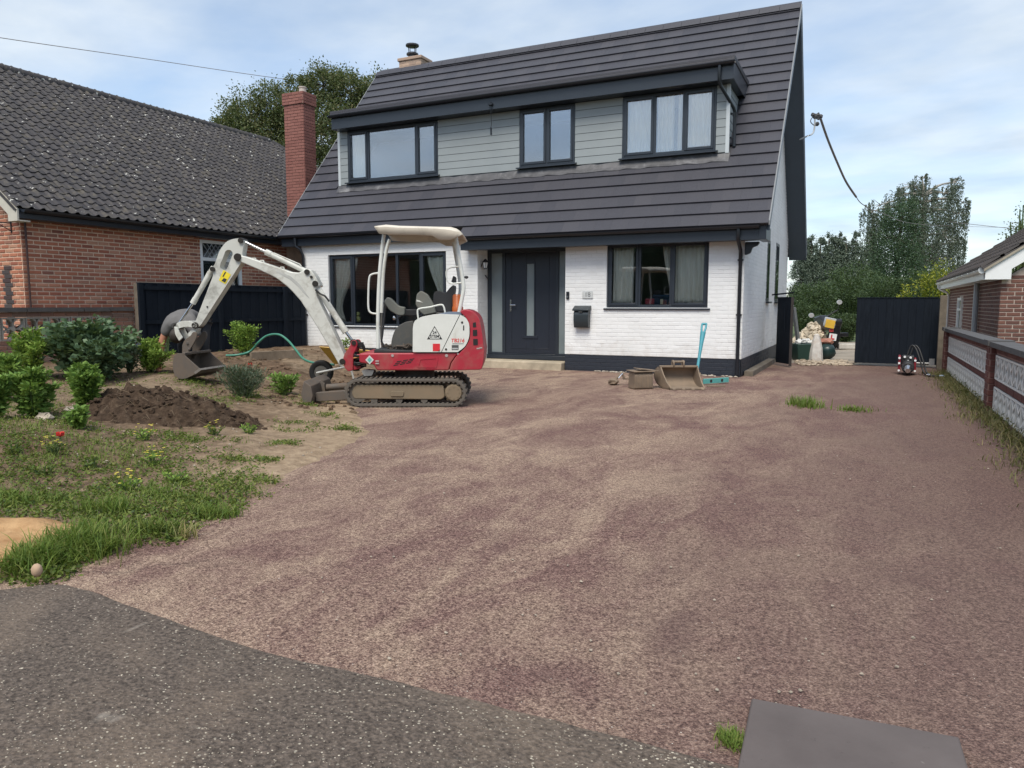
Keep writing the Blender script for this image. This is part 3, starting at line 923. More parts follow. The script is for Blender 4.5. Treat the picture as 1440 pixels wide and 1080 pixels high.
# ---- windows
def window(x0, x1, z0, z1, yf, lights, glass, sill=True, depth=0.06, fw=0.055, open_mid=None):
    """lights: list of (x0, x1, opens) as fractions; frame face at y=yf"""
    f = MB()
    f.box((x0, yf, z0), (x0 + fw, yf + depth, z1)); f.box((x1 - fw, yf, z0), (x1, yf + depth, z1))
    f.box((x0 + fw, yf, z0), (x1 - fw, yf + depth, z0 + fw)); f.box((x0 + fw, yf, z1 - fw), (x1 - fw, yf + depth, z1))
    for i in range(len(lights) - 1):
        xm = x0 + lights[i][1] * (x1 - x0)
        f.box((xm - fw * .55, yf + .001, z0 + fw), (xm + fw * .55, yf + depth - .001, z1 - fw))
    fo = obj('window', f, m_trim, house, bevel=0.004)
    for a, b, op in lights:
        xa = x0 + a * (x1 - x0) + (fw if a == 0 else fw * .55); xb = x0 + b * (x1 - x0) - (fw if b == 1 else fw * .55)
        za, zb = z0 + fw, z1 - fw
        if op:
            s = MB(); q = 0.052; o2 = 0.014
            xa2, xb2, za2, zb2 = xa - o2, xb + o2, za - o2, zb + o2
            s.box((xa2, yf - .016, za2), (xa2 + q, yf + .03, zb2)); s.box((xb2 - q, yf - .016, za2), (xb2, yf + .03, zb2))
            s.box((xa2 + q, yf - .016, za2), (xb2 - q, yf + .03, za2 + q)); s.box((xa2 + q, yf - .016, zb2 - q), (xb2 - q, yf + .03, zb2))
            obj('sash', s, m_trim, fo, bevel=0.005)
            xa, xb, za, zb = xa2 + q, xb2 - q, za2 + q, zb2 - q
        g = MB(); g.box((xa - .004, yf + .028, za - .004), (xb + .004, yf + .034, zb + .004))
        obj('pane', g, glass, fo)
    if sill:
        s = MB(); s.prism([(0, -.035), (-.10, -.042), (-.10, -.018), (-.02, 0.0), (0.0, 0.0)], lambda q, t: (t, yf + q[0] + 0.02, z0 + q[1]), x0 - .05, x1 + .05)
        obj('sill', s, m_trim, fo)
    return fo
def L(x0, x1, xs, ops):
    fr_ = [0] + [(x - x0) / (x1 - x0) for x in xs] + [1]
    return [(fr_[i], fr_[i + 1], ops[i]) for i in range(len(ops))]
window(*RW, HY + 0.045, L(RW[0], RW[1], [-4.05, -3.42], [1, 0, 1]), m_glass)
window(*LW, HY + 0.045, L(LW[0], LW[1], [-10.95, -10.15, -9.72, -9.08], [1, 0, 0, 0, 1]), m_glass)
for g in (GW1, GW2):
    s = MB(); s.box((HX1 - .02, g[0], g[2]), (HX1 + .012, g[1], g[3])); s.box((HX1 + .0125, g[0] - .04, g[2] - .05), (HX1 + .08, g[1] + .04, g[2] - .01))
    fo = obj('window', s, m_trim, house)
    q = MB(); q.box((HX1 + .0122, g[0] + .07, g[2] + .07), (HX1 + .014, g[1] - .07, g[3] - .07)); obj('pane', q, m_glass, fo)

# rooms seen through the glass
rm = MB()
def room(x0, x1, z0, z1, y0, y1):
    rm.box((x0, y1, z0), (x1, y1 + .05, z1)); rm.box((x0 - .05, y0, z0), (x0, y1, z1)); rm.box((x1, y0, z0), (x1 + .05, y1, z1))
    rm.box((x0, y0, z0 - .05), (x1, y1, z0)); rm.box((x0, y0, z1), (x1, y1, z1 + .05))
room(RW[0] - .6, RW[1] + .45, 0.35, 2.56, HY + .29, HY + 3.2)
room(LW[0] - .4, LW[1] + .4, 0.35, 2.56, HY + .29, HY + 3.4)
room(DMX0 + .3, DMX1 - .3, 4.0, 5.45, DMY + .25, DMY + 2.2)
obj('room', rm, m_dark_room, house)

# ---- dormer
dm = MB()
DZ0 = 4.27
A_ = (-11.58, -9.03, 4.31, 5.512); B_ = (-6.97, -5.69, 4.31, 5.512); C_ = (-4.66, -2.79, 4.31, 5.512)
wall_y(dm, DMX0, DMX1, DZ0 - 0.12, 5.53, [A_, B_, C_], DMY + 0.012, DMY + 0.2)
def cheek(mb, xa, xb):
    mb.prism([(DMY + .2, DZ0 - .12), (DMY + .2, 5.53), (16.35, 5.53)], lambda q, t: (t, q[0], q[1]), xa, xb)
cheek(dm, DMX0 + .01, DMX0 + .15); cheek(dm, DMX1 - .15, DMX1 - .01)
dorm = obj('dormer', dm, m_trim, house)
BH = 0.158
def boards(xa, xb):
    z = DZ0 - 0.01; k = 0
    while z < 5.51:
        h = min(BH, 5.525 - z)
        b = MB(); b.prism([(0, 0), (-.018, 0.0), (-.012, h - .008), (0, h - .008)], lambda q, t: (t, DMY + .011 + q[0], z + q[1]), xa, xb)
        obj('cladding_board', b, m_clad, dorm)
        z += BH
boards(DMX0 + .035, A_[0] - .004); boards(A_[1] + .004, B_[0] - .004); boards(B_[1] + .004, C_[0] - .004); boards(C_[1] + .004, DMX1 - .035)
for xa, sgn in ((DMX1, 1), (DMX0, -1)):
    z = DZ0 - 0.01
    while z < 5.51:
        h = min(BH, 5.525 - z)
        ye = min(16.3, EY + (z + h - EZ) / TP + .05)
        b = MB(); b.prism([(0, 0), (.018 * sgn, 0), (.012 * sgn, h - .008), (0, h - .008)], lambda q, t: (xa - .01 * sgn + q[0], t, z + q[1]), DMY + .035, ye)
        obj('cladding_board', b, m_clad, dorm)
        z += BH
m_cornertrim = simple('pale_corner_trim', (0.50, 0.54, 0.56), 0.4, var=0.04)
for xa in (DMX0, DMX1):
    c = MB(); c.box((xa - .034 if xa < -5 else xa - .034, DMY - .012, DZ0 - .03), (xa + .034, DMY + .034, 5.52)); obj('corner_trim', c, m_cornertrim if xa > -5 else m_cornertrim, dorm)
f = MB()
FX0, FX1 = DMX0 + .03, DMX1 + .13
f.box((FX0, DFY, DFZ0), (FX1, DFY + .022, DFZ1 - .02))
f.box((FX0 + .001, DFY + .0225, DFZ0 + .004), (FX1 - .001, 15.9, DFZ0 + .018))
f.box((FX0, DFY + .0225, DFZ0 + .019), (FX0 + .022, 16.45, DFZ1 - .02)); f.box((FX1 - .022, DFY + .0225, DFZ0 + .019), (FX1, 16.45, DFZ1 - .02))
obj('dormer_fascia', f, m_trim, dorm, bevel=.004)
f = MB(); f.box((FX0 - .02, DFY - .03, DFZ1 - .018), (FX1 + .02, 16.5, DFZ1 + .03))
obj('dormer_roof', f, m_tile_grey, dorm, bevel=.01)
g = MB(); gutter(g, FX0 - .03, FX1 + .03, DFY - .001, DFZ1 - .035, .055); obj('gutter', g, m_gutter, dorm, smooth=50)
kerb = MB(); kerb.box((FX0 - .02, DFY - .028, DFZ1 + .031), (FX1 + .02, DFY + .10, DFZ1 + .075)); kerb.box((FX1 - .08, DFY + .101, DFZ1 + .031), (FX1 + .02, 16.5, DFZ1 + .075))
obj('roof_kerb', kerb, m_tile_grey, dorm)
d = MB(); xr2 = DMX1 + .10
d.tube([(xr2 - .22, DFY - .05, DFZ1 - .08), (xr2 - .22, DFY - .05, DFZ0 + .02), (xr2 - .20, DFY + .02, DFZ0 - .1), (xr2 - .02, DMY + .1, DFZ0 - .42), (xr2, DMY + .16, DFZ0 - .5), (xr2, DMY + .16, 4.38)], .032, 8)
d.cbox((xr2 - .05, DMY + .16, 5.0), (.12, .05, .03)); d.cbox((xr2 - .05, DMY + .16, 4.55), (.12, .05, .03))
obj('downpipe', d, m_gutter, dorm, smooth=40)
def wdorm(w_, xs, ops):
    window(*w_, DMY - .012, L(w_[0], w_[1], xs, ops), m_glass_up)
wdorm(A_, [-10.98, -9.62], [1, 0, 1]); wdorm(B_, [-6.33], [1, 1]); wdorm(C_, [-4.00, -3.41], [1, 0, 1])
# lead apron under the dormer
la = MB(); cols = 60; rows = []
for j, s in enumerate((0.0, 0.05, 0.10, 0.155)):
    row = []
    for i in range(cols + 1):
        x = DMX0 - .05 + (DMX1 - DMX0 + .1) * i / cols
        y_ = DMY - .005 - s * 0.66 + .01 * math.sin(i * 1.7 + j); z_ = roof_z(y_) + .030 + (.05 if j == 0 else 0) + .006 * math.sin(i * 2.3 + j * 2)
        row.append((x, y_, z_))
    rows.append(row)
la.grid(rows); obj('lead_apron', la, m_lead, dorm, smooth=60)

# ---- door
dr = MB()
dz0, dz1 = 0.25, 2.54
for (a, b) in ((DX0 + .33 - .335, DX0 + .05),):
    pass
xd0, xd1 = DX0 + 0.005, DX1 - 0.005
slx = (xd0 + 0.09, xd0 + 0.36)      # left side light
lf = (xd0 + 0.44, xd0 + 1.62)       # door leaf
srx = (lf[1] + .07, xd1 - .05)
fr2 = MB()
fr2.box((xd0, YD, dz0), (slx[0], YD + .08, dz1)); fr2.box((slx[1], YD, dz0), (lf[0], YD + .08, dz1)); fr2.box((lf[1], YD, dz0), (srx[0], YD + .08, dz1)); fr2.box((srx[1], YD, dz0), (xd1, YD + .08, dz1))
fr2.box((slx[0], YD, dz1 - .09), (slx[1], YD + .08, dz1)); fr2.box((lf[0], YD, dz1 - .09), (lf[1], YD + .08, dz1)); fr2.box((srx[0], YD, dz1 - .09), (srx[1], YD + .08, dz1))
fr2.box((slx[0], YD, dz0), (slx[1], YD + .08, dz0 + .05)); fr2.box((srx[0], YD, dz0), (srx[1], YD + .08, dz0 + .05)); fr2.box((lf[0], YD, dz0), (lf[1], YD + .08, dz0 + .03))
fr2.box((xd0, YD - .05, dz0 - .09), (xd1, YD + .1, dz0 - .002))
obj('door_frame', fr2, m_trim, house, bevel=.004)
s = MB(); s.box((slx[0] - .004, YD + .03, dz0 + .046), (slx[1] + .004, YD + .04, dz1 - .086)); obj('side_light', s, m_frost, house)
s = MB(); s.box((srx[0] - .004, YD + .03, dz0 + .046), (srx[1] + .004, YD + .04, dz1 - .086)); obj('side_light', s, m_frost, house)
ld = MB(); gx0, gx1, gz0, gz1 = lf[0] + .50, lf[0] + .68, dz0 + .42, dz1 - .33
m_door = simple('door_paint', (0.017, 0.022, 0.034), 0.4, var=0.05, bump=0.05, bscale=90)
wall_y(ld, lf[0] + .004, lf[1] - .004, dz0 + .035, dz1 - .094, [(gx0, gx1, gz0, gz1)], YD + .015, YD + .06)
door = obj('door', ld, m_door, house, bevel=.003)
s = MB(); s.box((gx0 - .002, YD + .03, gz0 - .002), (gx1 + .002, YD + .038, gz1 + .002)); obj('pane', s, m_frost, door)
s = MB(); q = .03
s.box((gx0 - q, YD + .003, gz0), (gx0, YD + .0145, gz1)); s.box((gx1, YD + .003, gz0), (gx1 + q, YD + .0145, gz1)); s.box((gx0 - .09, YD + .001, gz0 - .06), (gx1 + .09, YD + .0145, gz0 - .002)); s.box((gx0 - q, YD + .003, gz1), (gx1 + q, YD + .0145, gz1 + q))
for xx in (lf[0] + .14, lf[1] - .16): s.box((xx, YD + .008, dz0 + .15), (xx + .012, YD + .0145, dz1 - .2))
s.box((lf[0] + .14, YD + .008, dz0 + .138), (lf[1] - .148, YD + .0145, dz0 + .149))
obj('moulding', s, m_door, door, bevel=.003)
s = MB(); hx = lf[0] + .13; hz = 1.33
s.box((hx - .018, YD - .004, hz - .14), (hx + .018, YD + .0148, hz + .12)); s.tube([(hx, YD - .01, hz), (hx, YD - .045, hz), (hx + .03, YD - .05, hz), (hx + .14, YD - .05, hz)], .011, 8)
obj('door_handle', s, m_steel, door, smooth=40)
# stone doorstep
s = MB(); s.box((xd0 - .12, HY - .16, -.05), (xd1 - .012, YD - .06, 0.155))
obj('doorstep', s, simple('pale_worn_stone', (0.40, 0.34, 0.25), 0.9, var=0.3, scale=4, bump=0.5, bscale=20), house, bevel=.02)

# ---- chimney of the white house
ch = MB(); ch.box((-12.30, 18.32, RZ - .8), (-11.58, 18.85, RZ + .27)); cho = obj('chimney', ch, m_mortar_pale, house)
bm_b = brick_mesh('brick', .215, .065, .006, m_brick_buff)
pieces('brick', house, bm_b, brick_face((-12.30, 18.32, 0), (1, 0, 0), .72, RZ - .25, RZ + .27) + brick_face((-11.58, 18.32, 0), (0, 1, 0), .53, RZ - .25, RZ + .27), 300)
s = MB(); s.box((-12.34, 18.28, RZ + .271), (-11.54, 18.89, RZ + .36)); obj('coping', s, m_brick_buff, cho, bevel=.015)
s = MB(); cxx, cyy = -12.02, 18.58
s.lathe([(.13, 0), (.12, .12), (.17, .13), (.17, .17), (.10, .19), (.10, .20)], 14, (cxx, cyy, RZ + .36))
s.lathe([(.17, .36), (.19, .37), (.19, .41), (.05, .45)], 14, (cxx, cyy, RZ + .36))
for a in range(4): s.cyl((cxx + .11 * math.cos(a * 1.57), cyy + .11 * math.sin(a * 1.57), RZ + .5), (cxx + .13 * math.cos(a * 1.57), cyy + .13 * math.sin(a * 1.57), RZ + .73), .012, n=6)
obj('cowl', s, simple('dark_flue_metal', (.06, .06, .065), .45, .6), cho, smooth=40)

# ---- things fixed to the house
def panel_text(name, body, size, loc, rot, mat, parent, ext=0.001, align='CENTER'):
    c = bpy.data.curves.new(name, 'FONT'); c.body = body; c.size = size; c.extrude = ext; c.align_x = align; c.align_y = 'CENTER'
    c.materials.append(mat)
    o = text_mesh(name, c)
    M = Matrix.Translation(Vector(loc)) @ rot.to_matrix().to_4x4()
    if parent is not None:
        o.parent = parent; o.matrix_local = FRAME[parent.name].inverted() @ M
    else: o.matrix_world = M
    return o
FRONT = Euler((R(90), 0, 0))
mbx = thing('letterbox', 'dark grey metal letterbox with curved front on white wall right of the door', 'letterbox', (-5.18, HY, .87))
s = MB(); s.prism(rpoly([(0, .87), (-.12, .88), (-.145, 1.0), (-.145, 1.15), (-.11, 1.23), (0, 1.24)], .03), lambda q, t: (t, HY - .008 + q[0], q[1]), -5.34, -5.03)
m_mail = simple('letterbox_metal', (.034, .043, .048), .38, .2, var=.06)
obj('body', s, m_mail, mbx, bevel=.008)
s = MB(); s.prism([(.0, 1.243), (-.15, 1.215), (-.165, 1.215), (-.165, 1.245), (-.04, 1.315), (0, 1.32)], lambda q, t: (t, HY - .008 + q[0], q[1]), -5.36, -5.01); obj('lid', s, m_mail, mbx, bevel=.006)
s = MB(); s.box((-5.22, HY - .17, 1.185), (-5.15, HY - .154, 1.205)); obj('lock', s, m_steel, mbx)
num = thing('house_number', 'small clear plaque with the number 18 above the letterbox', 'house number', (-5.09, HY, 1.47))
s = MB(); s.box((-5.20, HY - .02, 1.465), (-4.98, HY - .012, 1.60)); obj('plaque', s, simple('pale_plaque', (.55, .57, .57), .25), num)
panel_text('digits', '18', .13, (-5.09, HY - .0205, 1.535), FRONT, simple('grey_digits', (.13, .14, .15), .4), num)
bell = thing('doorbell', 'small black doorbell with round button on white wall beside the door', 'doorbell', (-5.52, HY, 1.5))
s = MB(); s.box((-5.55, HY - .03, 1.45), (-5.485, HY - .004, 1.60)); obj('body', s, m_gutter, bell, bevel=.006)
s = MB(); s.cyl((-5.517, HY - .034, 1.50), (-5.517, HY - .03, 1.50), .018, n=14); obj('button', s, m_steel, bell)
lamp = thing('wall_lamp', 'small black lantern with white glass on the porch side wall', 'wall lamp', (DX0 + .02, HY + .14, 2.15))
s = MB(); lx, ly, lz = DX0 + .11, HY + .12, 2.13
s.tube([(DX0, ly, lz + .02), (DX0 + .05, ly, lz + .12), (lx, ly, lz + .19)], .01, 6); s.lathe([(.02, .19), (.075, .12), (.07, .115)], 6, (lx, ly, lz)); s.lathe([(.035, -.03), (.045, -.02), (.045, -.01)], 6, (lx, ly, lz))
for a in range(6): s.bar((lx + .042 * math.cos(a * 1.047), ly + .042 * math.sin(a * 1.047), lz - .01), (lx + .068 * math.cos(a * 1.047), ly + .068 * math.sin(a * 1.047), lz + .118), .008, .008)
obj('frame', s, m_gutter, lamp)
s = MB(); s.lathe([(.037, -.008), (.06, .112)], 6, (lx, ly, lz)); obj('glass', s, simple('milk_glass', (.7, .7, .68), .2), lamp)
hk = MB(); hk.tube([(DX0 + .0, HY + .32, 1.98), (DX0 + .07, HY + .32, 1.90), (DX0 + .09, HY + .32, 1.93), (DX0 + .09, HY + .32, 2.03)], .012, 6)
o = obj('wall_hook', hk, m_gutter); tag(rebase(o, (DX0, HY + .32, 1.9)), 'small black hook on the porch side wall below the lantern', 'hook')
hk = MB(); hx_ = onY(691, 152, DFY); hx2 = onY(690, 182, DMY - .03)
hk.lathe([(.05, 0), (.05, .03), (.02, .06)], 10, (hx_.x, DFY - .03, 5.60)); hk.tube([(hx_.x, DFY - .03, 5.6), (hx_.x + .01, DFY - .02, 5.2), (hx_.x, DFY - .03, 5.13)], .006, 6); hk.tube([(hx_.x, DFY - .03, 5.13), (hx_.x + .01, DFY - .03, 4.98)], .022, 8)
o = obj('hanging_hook', hk, m_gutter); tag(rebase(o, (hx_.x, DFY - .03, 5.0)), 'black hook and cord hanging in front of the grey dormer cladding', 'hook')

# ---- curtains
def curtain(x0, x1, z0, z1, y_, label, tie=None, n=40, amp=.026, folds=7, mat=None, group=None):
    rows = []
    for j in range(13):
        t = j / 12; z = z1 + (z0 - z1) * t; row = []
        for i in range(n + 1):
            s = i / n; xa, xb = x0, x1
            if tie:                                   # gathered towards one side
                side, zt = tie
                g = 1 - .72 * sm(z1 - z, 0, z1 - zt) if z > zt else .28 + .15 * sm(zt - z, 0, zt - z0 + .01)
                if side < 0: xb = x0 + (x1 - x0) * g
                else: xa = x1 - (x1 - x0) * g
            x = xa + (xb - xa) * s
            row.append((x, y_ + amp * math.sin(s * folds * 2 * math.pi + .5 * math.sin(j * .4)) + .006 * math.sin(i * 2.1), z))
        rows.append(row)
    mb = MB(); mb.grid(rows)
    o = obj('curtain', mb, mat or m_curtain, smooth=80)
    tag(rebase(o, ((x0 + x1) / 2, y_, z0)), label, 'curtain', group)
    sd_ = o.modifiers.new('thickness', 'SOLIDIFY'); sd_.thickness = .004
yc = HY + .125
curtain(-4.60, -4.18, 1.36, 2.46, yc, 'cream curtain hanging in the left light of the right-hand ground floor window', folds=4)
curtain(-3.36, -2.78, 1.36, 2.46, yc, 'pale curtain filling the right light of the right-hand ground floor window', folds=6)
curtain(-3.62, -3.40, 1.36, 2.46, yc + .05, 'narrow white curtain edge in the middle light of the right-hand ground floor window', tie=(1, 1.45), folds=2)
curtain(-11.52, -10.86, .92, 2.43, yc, 'cream curtain tied back at the left end of the large left ground floor window', tie=(-1, 1.25), folds=6)
curtain(-8.95, -8.44, .92, 2.43, yc, 'cream curtain tied back at the right end of the large left ground floor window', tie=(1, 1.2), folds=5)
m_net = simple('white_net_curtain', (.88, .82, .66), .9, var=.04)
yu = DMY + .065
curtain(-11.5, -11.05, 4.36, 5.46, yu + .02, 'white curtain in the narrow light at the left end of the dormer', folds=4, mat=m_net)
curtain(-4.58, -4.05, 4.36, 5.46, yu, 'cream curtain in the left light of the right dormer window', folds=6, mat=m_net)
curtain(-3.95, -3.62, 4.36, 5.46, yu, 'cream curtain on the left side of the middle light of the right dormer window', folds=4, mat=m_net)
curtain(-3.55, -3.40, 4.36, 5.46, yu + .03, 'narrow cream curtain on the right side of the middle light of the right dormer window', folds=2, mat=m_net)
curtain(-3.34, -2.86, 4.36, 5.46, yu, 'cream curtain in the right light of the right dormer window', folds=6, mat=m_net)
# things on the sills
s = MB(); s.blob((-10.92, HY + .16, 1.0), (.075, .06, .075), 3, .05, 12, 8); s.blob((-10.92, HY + .16, 1.12), (.055, .05, .055), 4, .04, 12, 8); s.blob((-10.88, HY + .1, 1.11), (.03, .025, .014), 5, .03, 8, 6)
o = obj('toy_duck', s, simple('yellow_toy', (.62, .62, .25), .4), smooth=60); tag(rebase(o, (-10.92, HY + .16, .93)), 'small pale yellow toy duck on the sill of the left ground floor window', 'toy')
s = MB(); s.blob((-11.1, HY + .16, .98), (.07, .06, .06), 8, .2)
o = obj('ornament', s, simple('dark_red_ornament', (.14, .05, .05), .5), smooth=60); tag(rebase(o, (-11.1, HY + .16, .92)), 'dark red ornament on the sill beside the yellow toy duck', 'ornament')
for (x, c, nm, lb, sz) in ((-3.86, (.35, .03, .05), 'storage_tub', 'small tub with a pink red lid on the sill of the right ground floor window', (.17, .1, .11)), (-3.62, (.6, .55, .4), 'card', 'small yellow and white card standing on the sill of the right ground floor window', (.06, .02, .1))):
    s = MB(); s.box((x - sz[0] / 2, HY + .13, 1.345), (x + sz[0] / 2, HY + .13 + sz[1], 1.345 + sz[2]))
    o = obj(nm, s, simple(nm + '_colour', c, .45), bevel=.012); tag(rebase(o, (x, HY + .16, 1.345)), lb, 'ornament' if nm == 'card' else 'tub')
s = MB(); s.box((-4.03, HY + .9, .45), (-3.4, HY + 1.4, 1.55))
o = obj('armchair', s, simple('blue_upholstery', (.03, .08, .15), .8), bevel=.05); tag(rebase(o, (-3.7, HY + 1.1, .45)), 'dark blue chair back inside the right ground floor window', 'armchair')
# ------------------------------------------------------------------ left neighbour: brick bungalow with an old tiled roof
LX, LYF, LYB = -13.42, 8.15, 20.6
LEX, LEZ, LRX, LRZ = -13.12, 2.98, -17.95, 6.69
LRX_SPAN = LEX - LRX
LTP = (LRZ - LEZ) / LRX_SPAN
lh = thing('house', 'red brick bungalow with old dark lichen spotted pantile roof behind the left garden', 'house', (-15.5, 9.0, 0))
w = MB()
LWN = (12.02, 13.22, 1.60, 2.78)
wall_x(w, LYF, LYB, -.1, 2.86, [LWN], LX, LX - .25); w.box((2 * LRX - LX, LYF, -.1), (LX - .2501, LYF + .25, 2.8)); w.box((2 * LRX - LX, LYB - .25, -.1), (LX - .2501, LYB, 2.8))
w.prism([(LX - .02, 2.801), (LRX, LRZ - .15), (2 * LRX - LX + .02, 2.801)], lambda q, t: (q[0], t, q[1]), LYF, LYF + .25)
obj('wall', w, m_mortar_pink, lh)
bm_r = brick_mesh('brick', .203, .053, .010, m_brick_red)
side = brick_face((LX, LYF, 0), (0, 1, 0), 6.6, .30, 2.85, [(LWN[0] - LYF, LWN[1] - LYF, LWN[2], LWN[3])], L=.203, H=.053, J=.022)
sold = brick_mesh('soldier_brick', .065, .215, .012, m_brick_red)
sol = [Matrix.Translation((LX, LYF + 3.75 + i * .075, 2.885)) @ Matrix.Rotation(R(90), 4, 'Z') for i in range(22)]
side = [M for M in side if not (LYF + 3.65 < M.translation.y < LYF + 5.4 and M.translation.z > 2.76)]
front = []
for r in range(44):
    z0 = .3 + r * .075
    xr_ = LX if z0 < 2.78 else LX - (z0 - 2.70) / LTP
    wd = xr_ + 16.4
    if wd > .3: front += brick_face((xr_ - int(wd / .225) * .225 - (.1125 if r % 2 else 0), LYF, 0), (1, 0, 0), int(wd / .225) * .225 + (.1125 if r % 2 else 0) - .01, z0, z0 + .075, L=.203, H=.053, J=.022)
pieces('brick', lh, bm_r, side + front, 300, 'brickwork')
pieces('soldier_brick', lh, sold, sol, 300)
# darker brick bands on the front by the corner
bm_d = brick_mesh('dark_brick', .225, .067, .014, brick_mat('blue_brick', [(.055, .05, .055), (.08, .065, .065), (.07, .045, .045)]))
db = []
for r in range(17):
    if r % 1 == 0: db.append(Matrix.Translation((LX - .42 - (.06 if r % 2 else 0), LYF, .8 + r * .075 + .0375 - .05)))
pieces('dark_brick', lh, bm_d, db, 300)
# roof
rf = MB()
hipy = 18.9
rf.add([(LEX, 7.92, LEZ - .03), (LRX, 7.92, LRZ - .03), (LRX, hipy + .3, LRZ - .03), (LRX + 1.9, LYB + .2, LRZ - 1.9 * LTP - .03), (LEX, LYB + .2, LEZ - .03)], [(0, 4, 3, 2, 1)])
rf.add([(2 * LRX - LEX, 7.92, LEZ - .03), (LRX, 7.92, LRZ - .03), (LRX, hipy + .3, LRZ - .03), (LRX - 1.9, LYB + .2, LRZ - 1.9 * LTP - .03), (2 * LRX - LEX, LYB + .2, LEZ - .03)], [(0, 1, 2, 3, 4)])
rf.add([(LRX, hipy + .3, LRZ - .03), (LRX + 1.9, LYB + .2, LRZ - 1.9 * LTP - .03), (LRX - 1.9, LYB + .2, LRZ - 1.9 * LTP - .03)], [(0, 1, 2)])
ro = obj('roof', rf, m_tile_old, lh)
so = ro.modifiers.new('t', 'SOLIDIFY'); so.thickness = .05; so.offset = -1
LG, LTW = .222, .205
lang = math.atan(LTP)
tm = MB(); n = 8; rows = []
for (yy, dz) in ((0, 0.0), (LG + .07, 0.0)):
    rows.append([(-LTW / 2 + LTW * i / n, yy, (.034 * math.sin(math.pi * min(1, i / n / .5)) if i / n < .5 else -.006 * math.sin(math.pi * (i / n - .5) / .5)) + dz) for i in range(n + 1)])
low = [(x, y, z - .010) for (x, y, z) in rows[0]]
tm.grid([low, rows[0], rows[1]])
pt_me = mesh_of(tm, 'pantile', m_tile_old, 50)
tl_ = []
lsl = math.hypot(LRX_SPAN, LRZ - LEZ)
for r in range(int(lsl / LG) + 1):
    s = r * LG
    if s > lsl - .05: continue
    x = LEX - s * math.cos(lang); z = LEZ + s * math.sin(lang)
    k = 0; y = 7.92 + LTW / 2
    while y < LYB + .1:
        if not (x < LRX + 1.9 and y > hipy + .3 + (x - LRX) / 1.9 * 1.5):
            q = Vector((x, y, z))
            # local x along +y(eave), local y up the slope (-x), tilt for the lap
            M = Matrix.Translation(q + Vector((0, random.uniform(-.006, .006), .012))) @ Matrix.Rotation(R(90), 4, 'Z') @ Matrix.Rotation(lang - .085 + random.uniform(-.02, .02), 4, 'X') @ Matrix.Translation((0, -.02, .012))
            tl_.append(M)
        y += LTW
pieces('pantile', lh, pt_me, tl_, 300, 'pantiles')
rg = MB()
for i in range(36):
    a = 7.92 + i * .31; b = a + .305
    if b > hipy + .45: break
    rg.cyl((LRX, a, LRZ - .05), (LRX, b, LRZ - .045), .13, .125, 12)
obj('ridge_tiles', rg, m_tile_old, lh, kind='stuff', smooth=50)
hp = MB(); hp.cyl((LRX, hipy + .3, LRZ - .05), (LRX + 1.95, LYB + .2, LRZ - 1.95 * LTP - .03), .11, n=10); obj('hip_tiles', hp, m_tile_old, lh, smooth=50)
f = MB()
f.box((LEX - .03, 7.95, LEZ - .17), (LEX, LYB, LEZ - .015)); f.box((LX + .002, 7.95, LEZ - .172), (LEX - .0301, LYB, LEZ - .155))
obj('fascia', f, m_gutter, lh)
g = MB(); rr = .06; nn = 8
outer = [(LEX + rr + rr * math.cos(math.pi + math.pi * k / nn), LEZ - .02 + rr * math.sin(math.pi + math.pi * k / nn)) for k in range(nn + 1)]
inner = [(LEX + rr + (rr - .007) * math.cos(math.pi + math.pi * k / nn), LEZ - .02 + (rr - .007) * math.sin(math.pi + math.pi * k / nn)) for k in range(nn, -1, -1)]
g.prism(outer + inner, lambda q, t: (q[0], t, q[1]), 8.0, LYB)
obj('gutter', g, m_gutter, lh, smooth=50)
m_barge = simple('cream_bargeboard', (.52, .49, .42), .6, var=.08)
b = MB()
b.prism([(LEX + .005, LEZ - .02), (LRX, LRZ - .02), (LRX, LRZ - .22), (LX + .05, LEZ - .10), (LX + .05, LEZ - .22), (LEX + .005, LEZ - .22)], lambda q, t: (q[0], t, q[1]), 7.93, 7.96)
b.prism([(LX + .05, LEZ - .222), (LEX + .004, LEZ - .222), (LEX + .004, LEZ - .20), (LX + .05, LEZ - .20)], lambda q, t: (q[0], t, q[1]), 7.961, LYF)
obj('bargeboard', b, m_barge, lh)
d = MB(); d.tube([(LX + .05, LYF + .06, LEZ - .2), (LX + .05, LYF + .06, .3)], .018, 8); obj('downpipe', d, simple('dark_red_pipe', (.055, .025, .022), .5), lh, smooth=40)
# window with leaded top light
f = MB(); y0, y1, z0, z1 = LWN; x = LX + .012; q = .07
f.box((x - .06, y0, z0), (x, y0 + q, z1)); f.box((x - .06, y1 - q, z0), (x, y1, z1)); f.box((x - .06, y0 + q, z0), (x, y1 - q, z0 + q)); f.box((x - .06, y0 + q, z1 - q), (x, y1 - q, z1)); f.box((x - .059, y0 + q, z1 - .46), (x - .001, y1 - q, z1 - .39))
fo = obj('window', f, m_upvc, lh, bevel=.005)
s = MB(); s.box((x - .04, y0 + q - .003, z0 + q), (x - .035, y1 - q + .003, z1 - q)); obj('pane', s, m_glass, fo)
s = MB()
for k in range(-4, 14):
    a = y0 + k * .12
    for sgn in (1, -1):
        p0 = Vector((x - .033, a, z1 - .39)); p1 = Vector((x - .033, a + .32 * sgn * .8, z1 - .07))
        ya_, yb_ = sorted((p0.y, p1.y))
        if ya_ > y0 + q and yb_ < y1 - q: s.bar(p0, p1, .008, .004)
obj('leading', s, m_greyp, fo)
s = MB(); s.grid([[(x - .10 + .018 * math.sin(i * 1.4), y0 + q + (y1 - y0 - 2 * q) * i / 30, z) for i in range(31)] for z in (z0 + q, z1 - .46)]); s.box((x - 1.2, y0 - .1, z0 - .1), (x - 1.15, y1 + .1, z1))
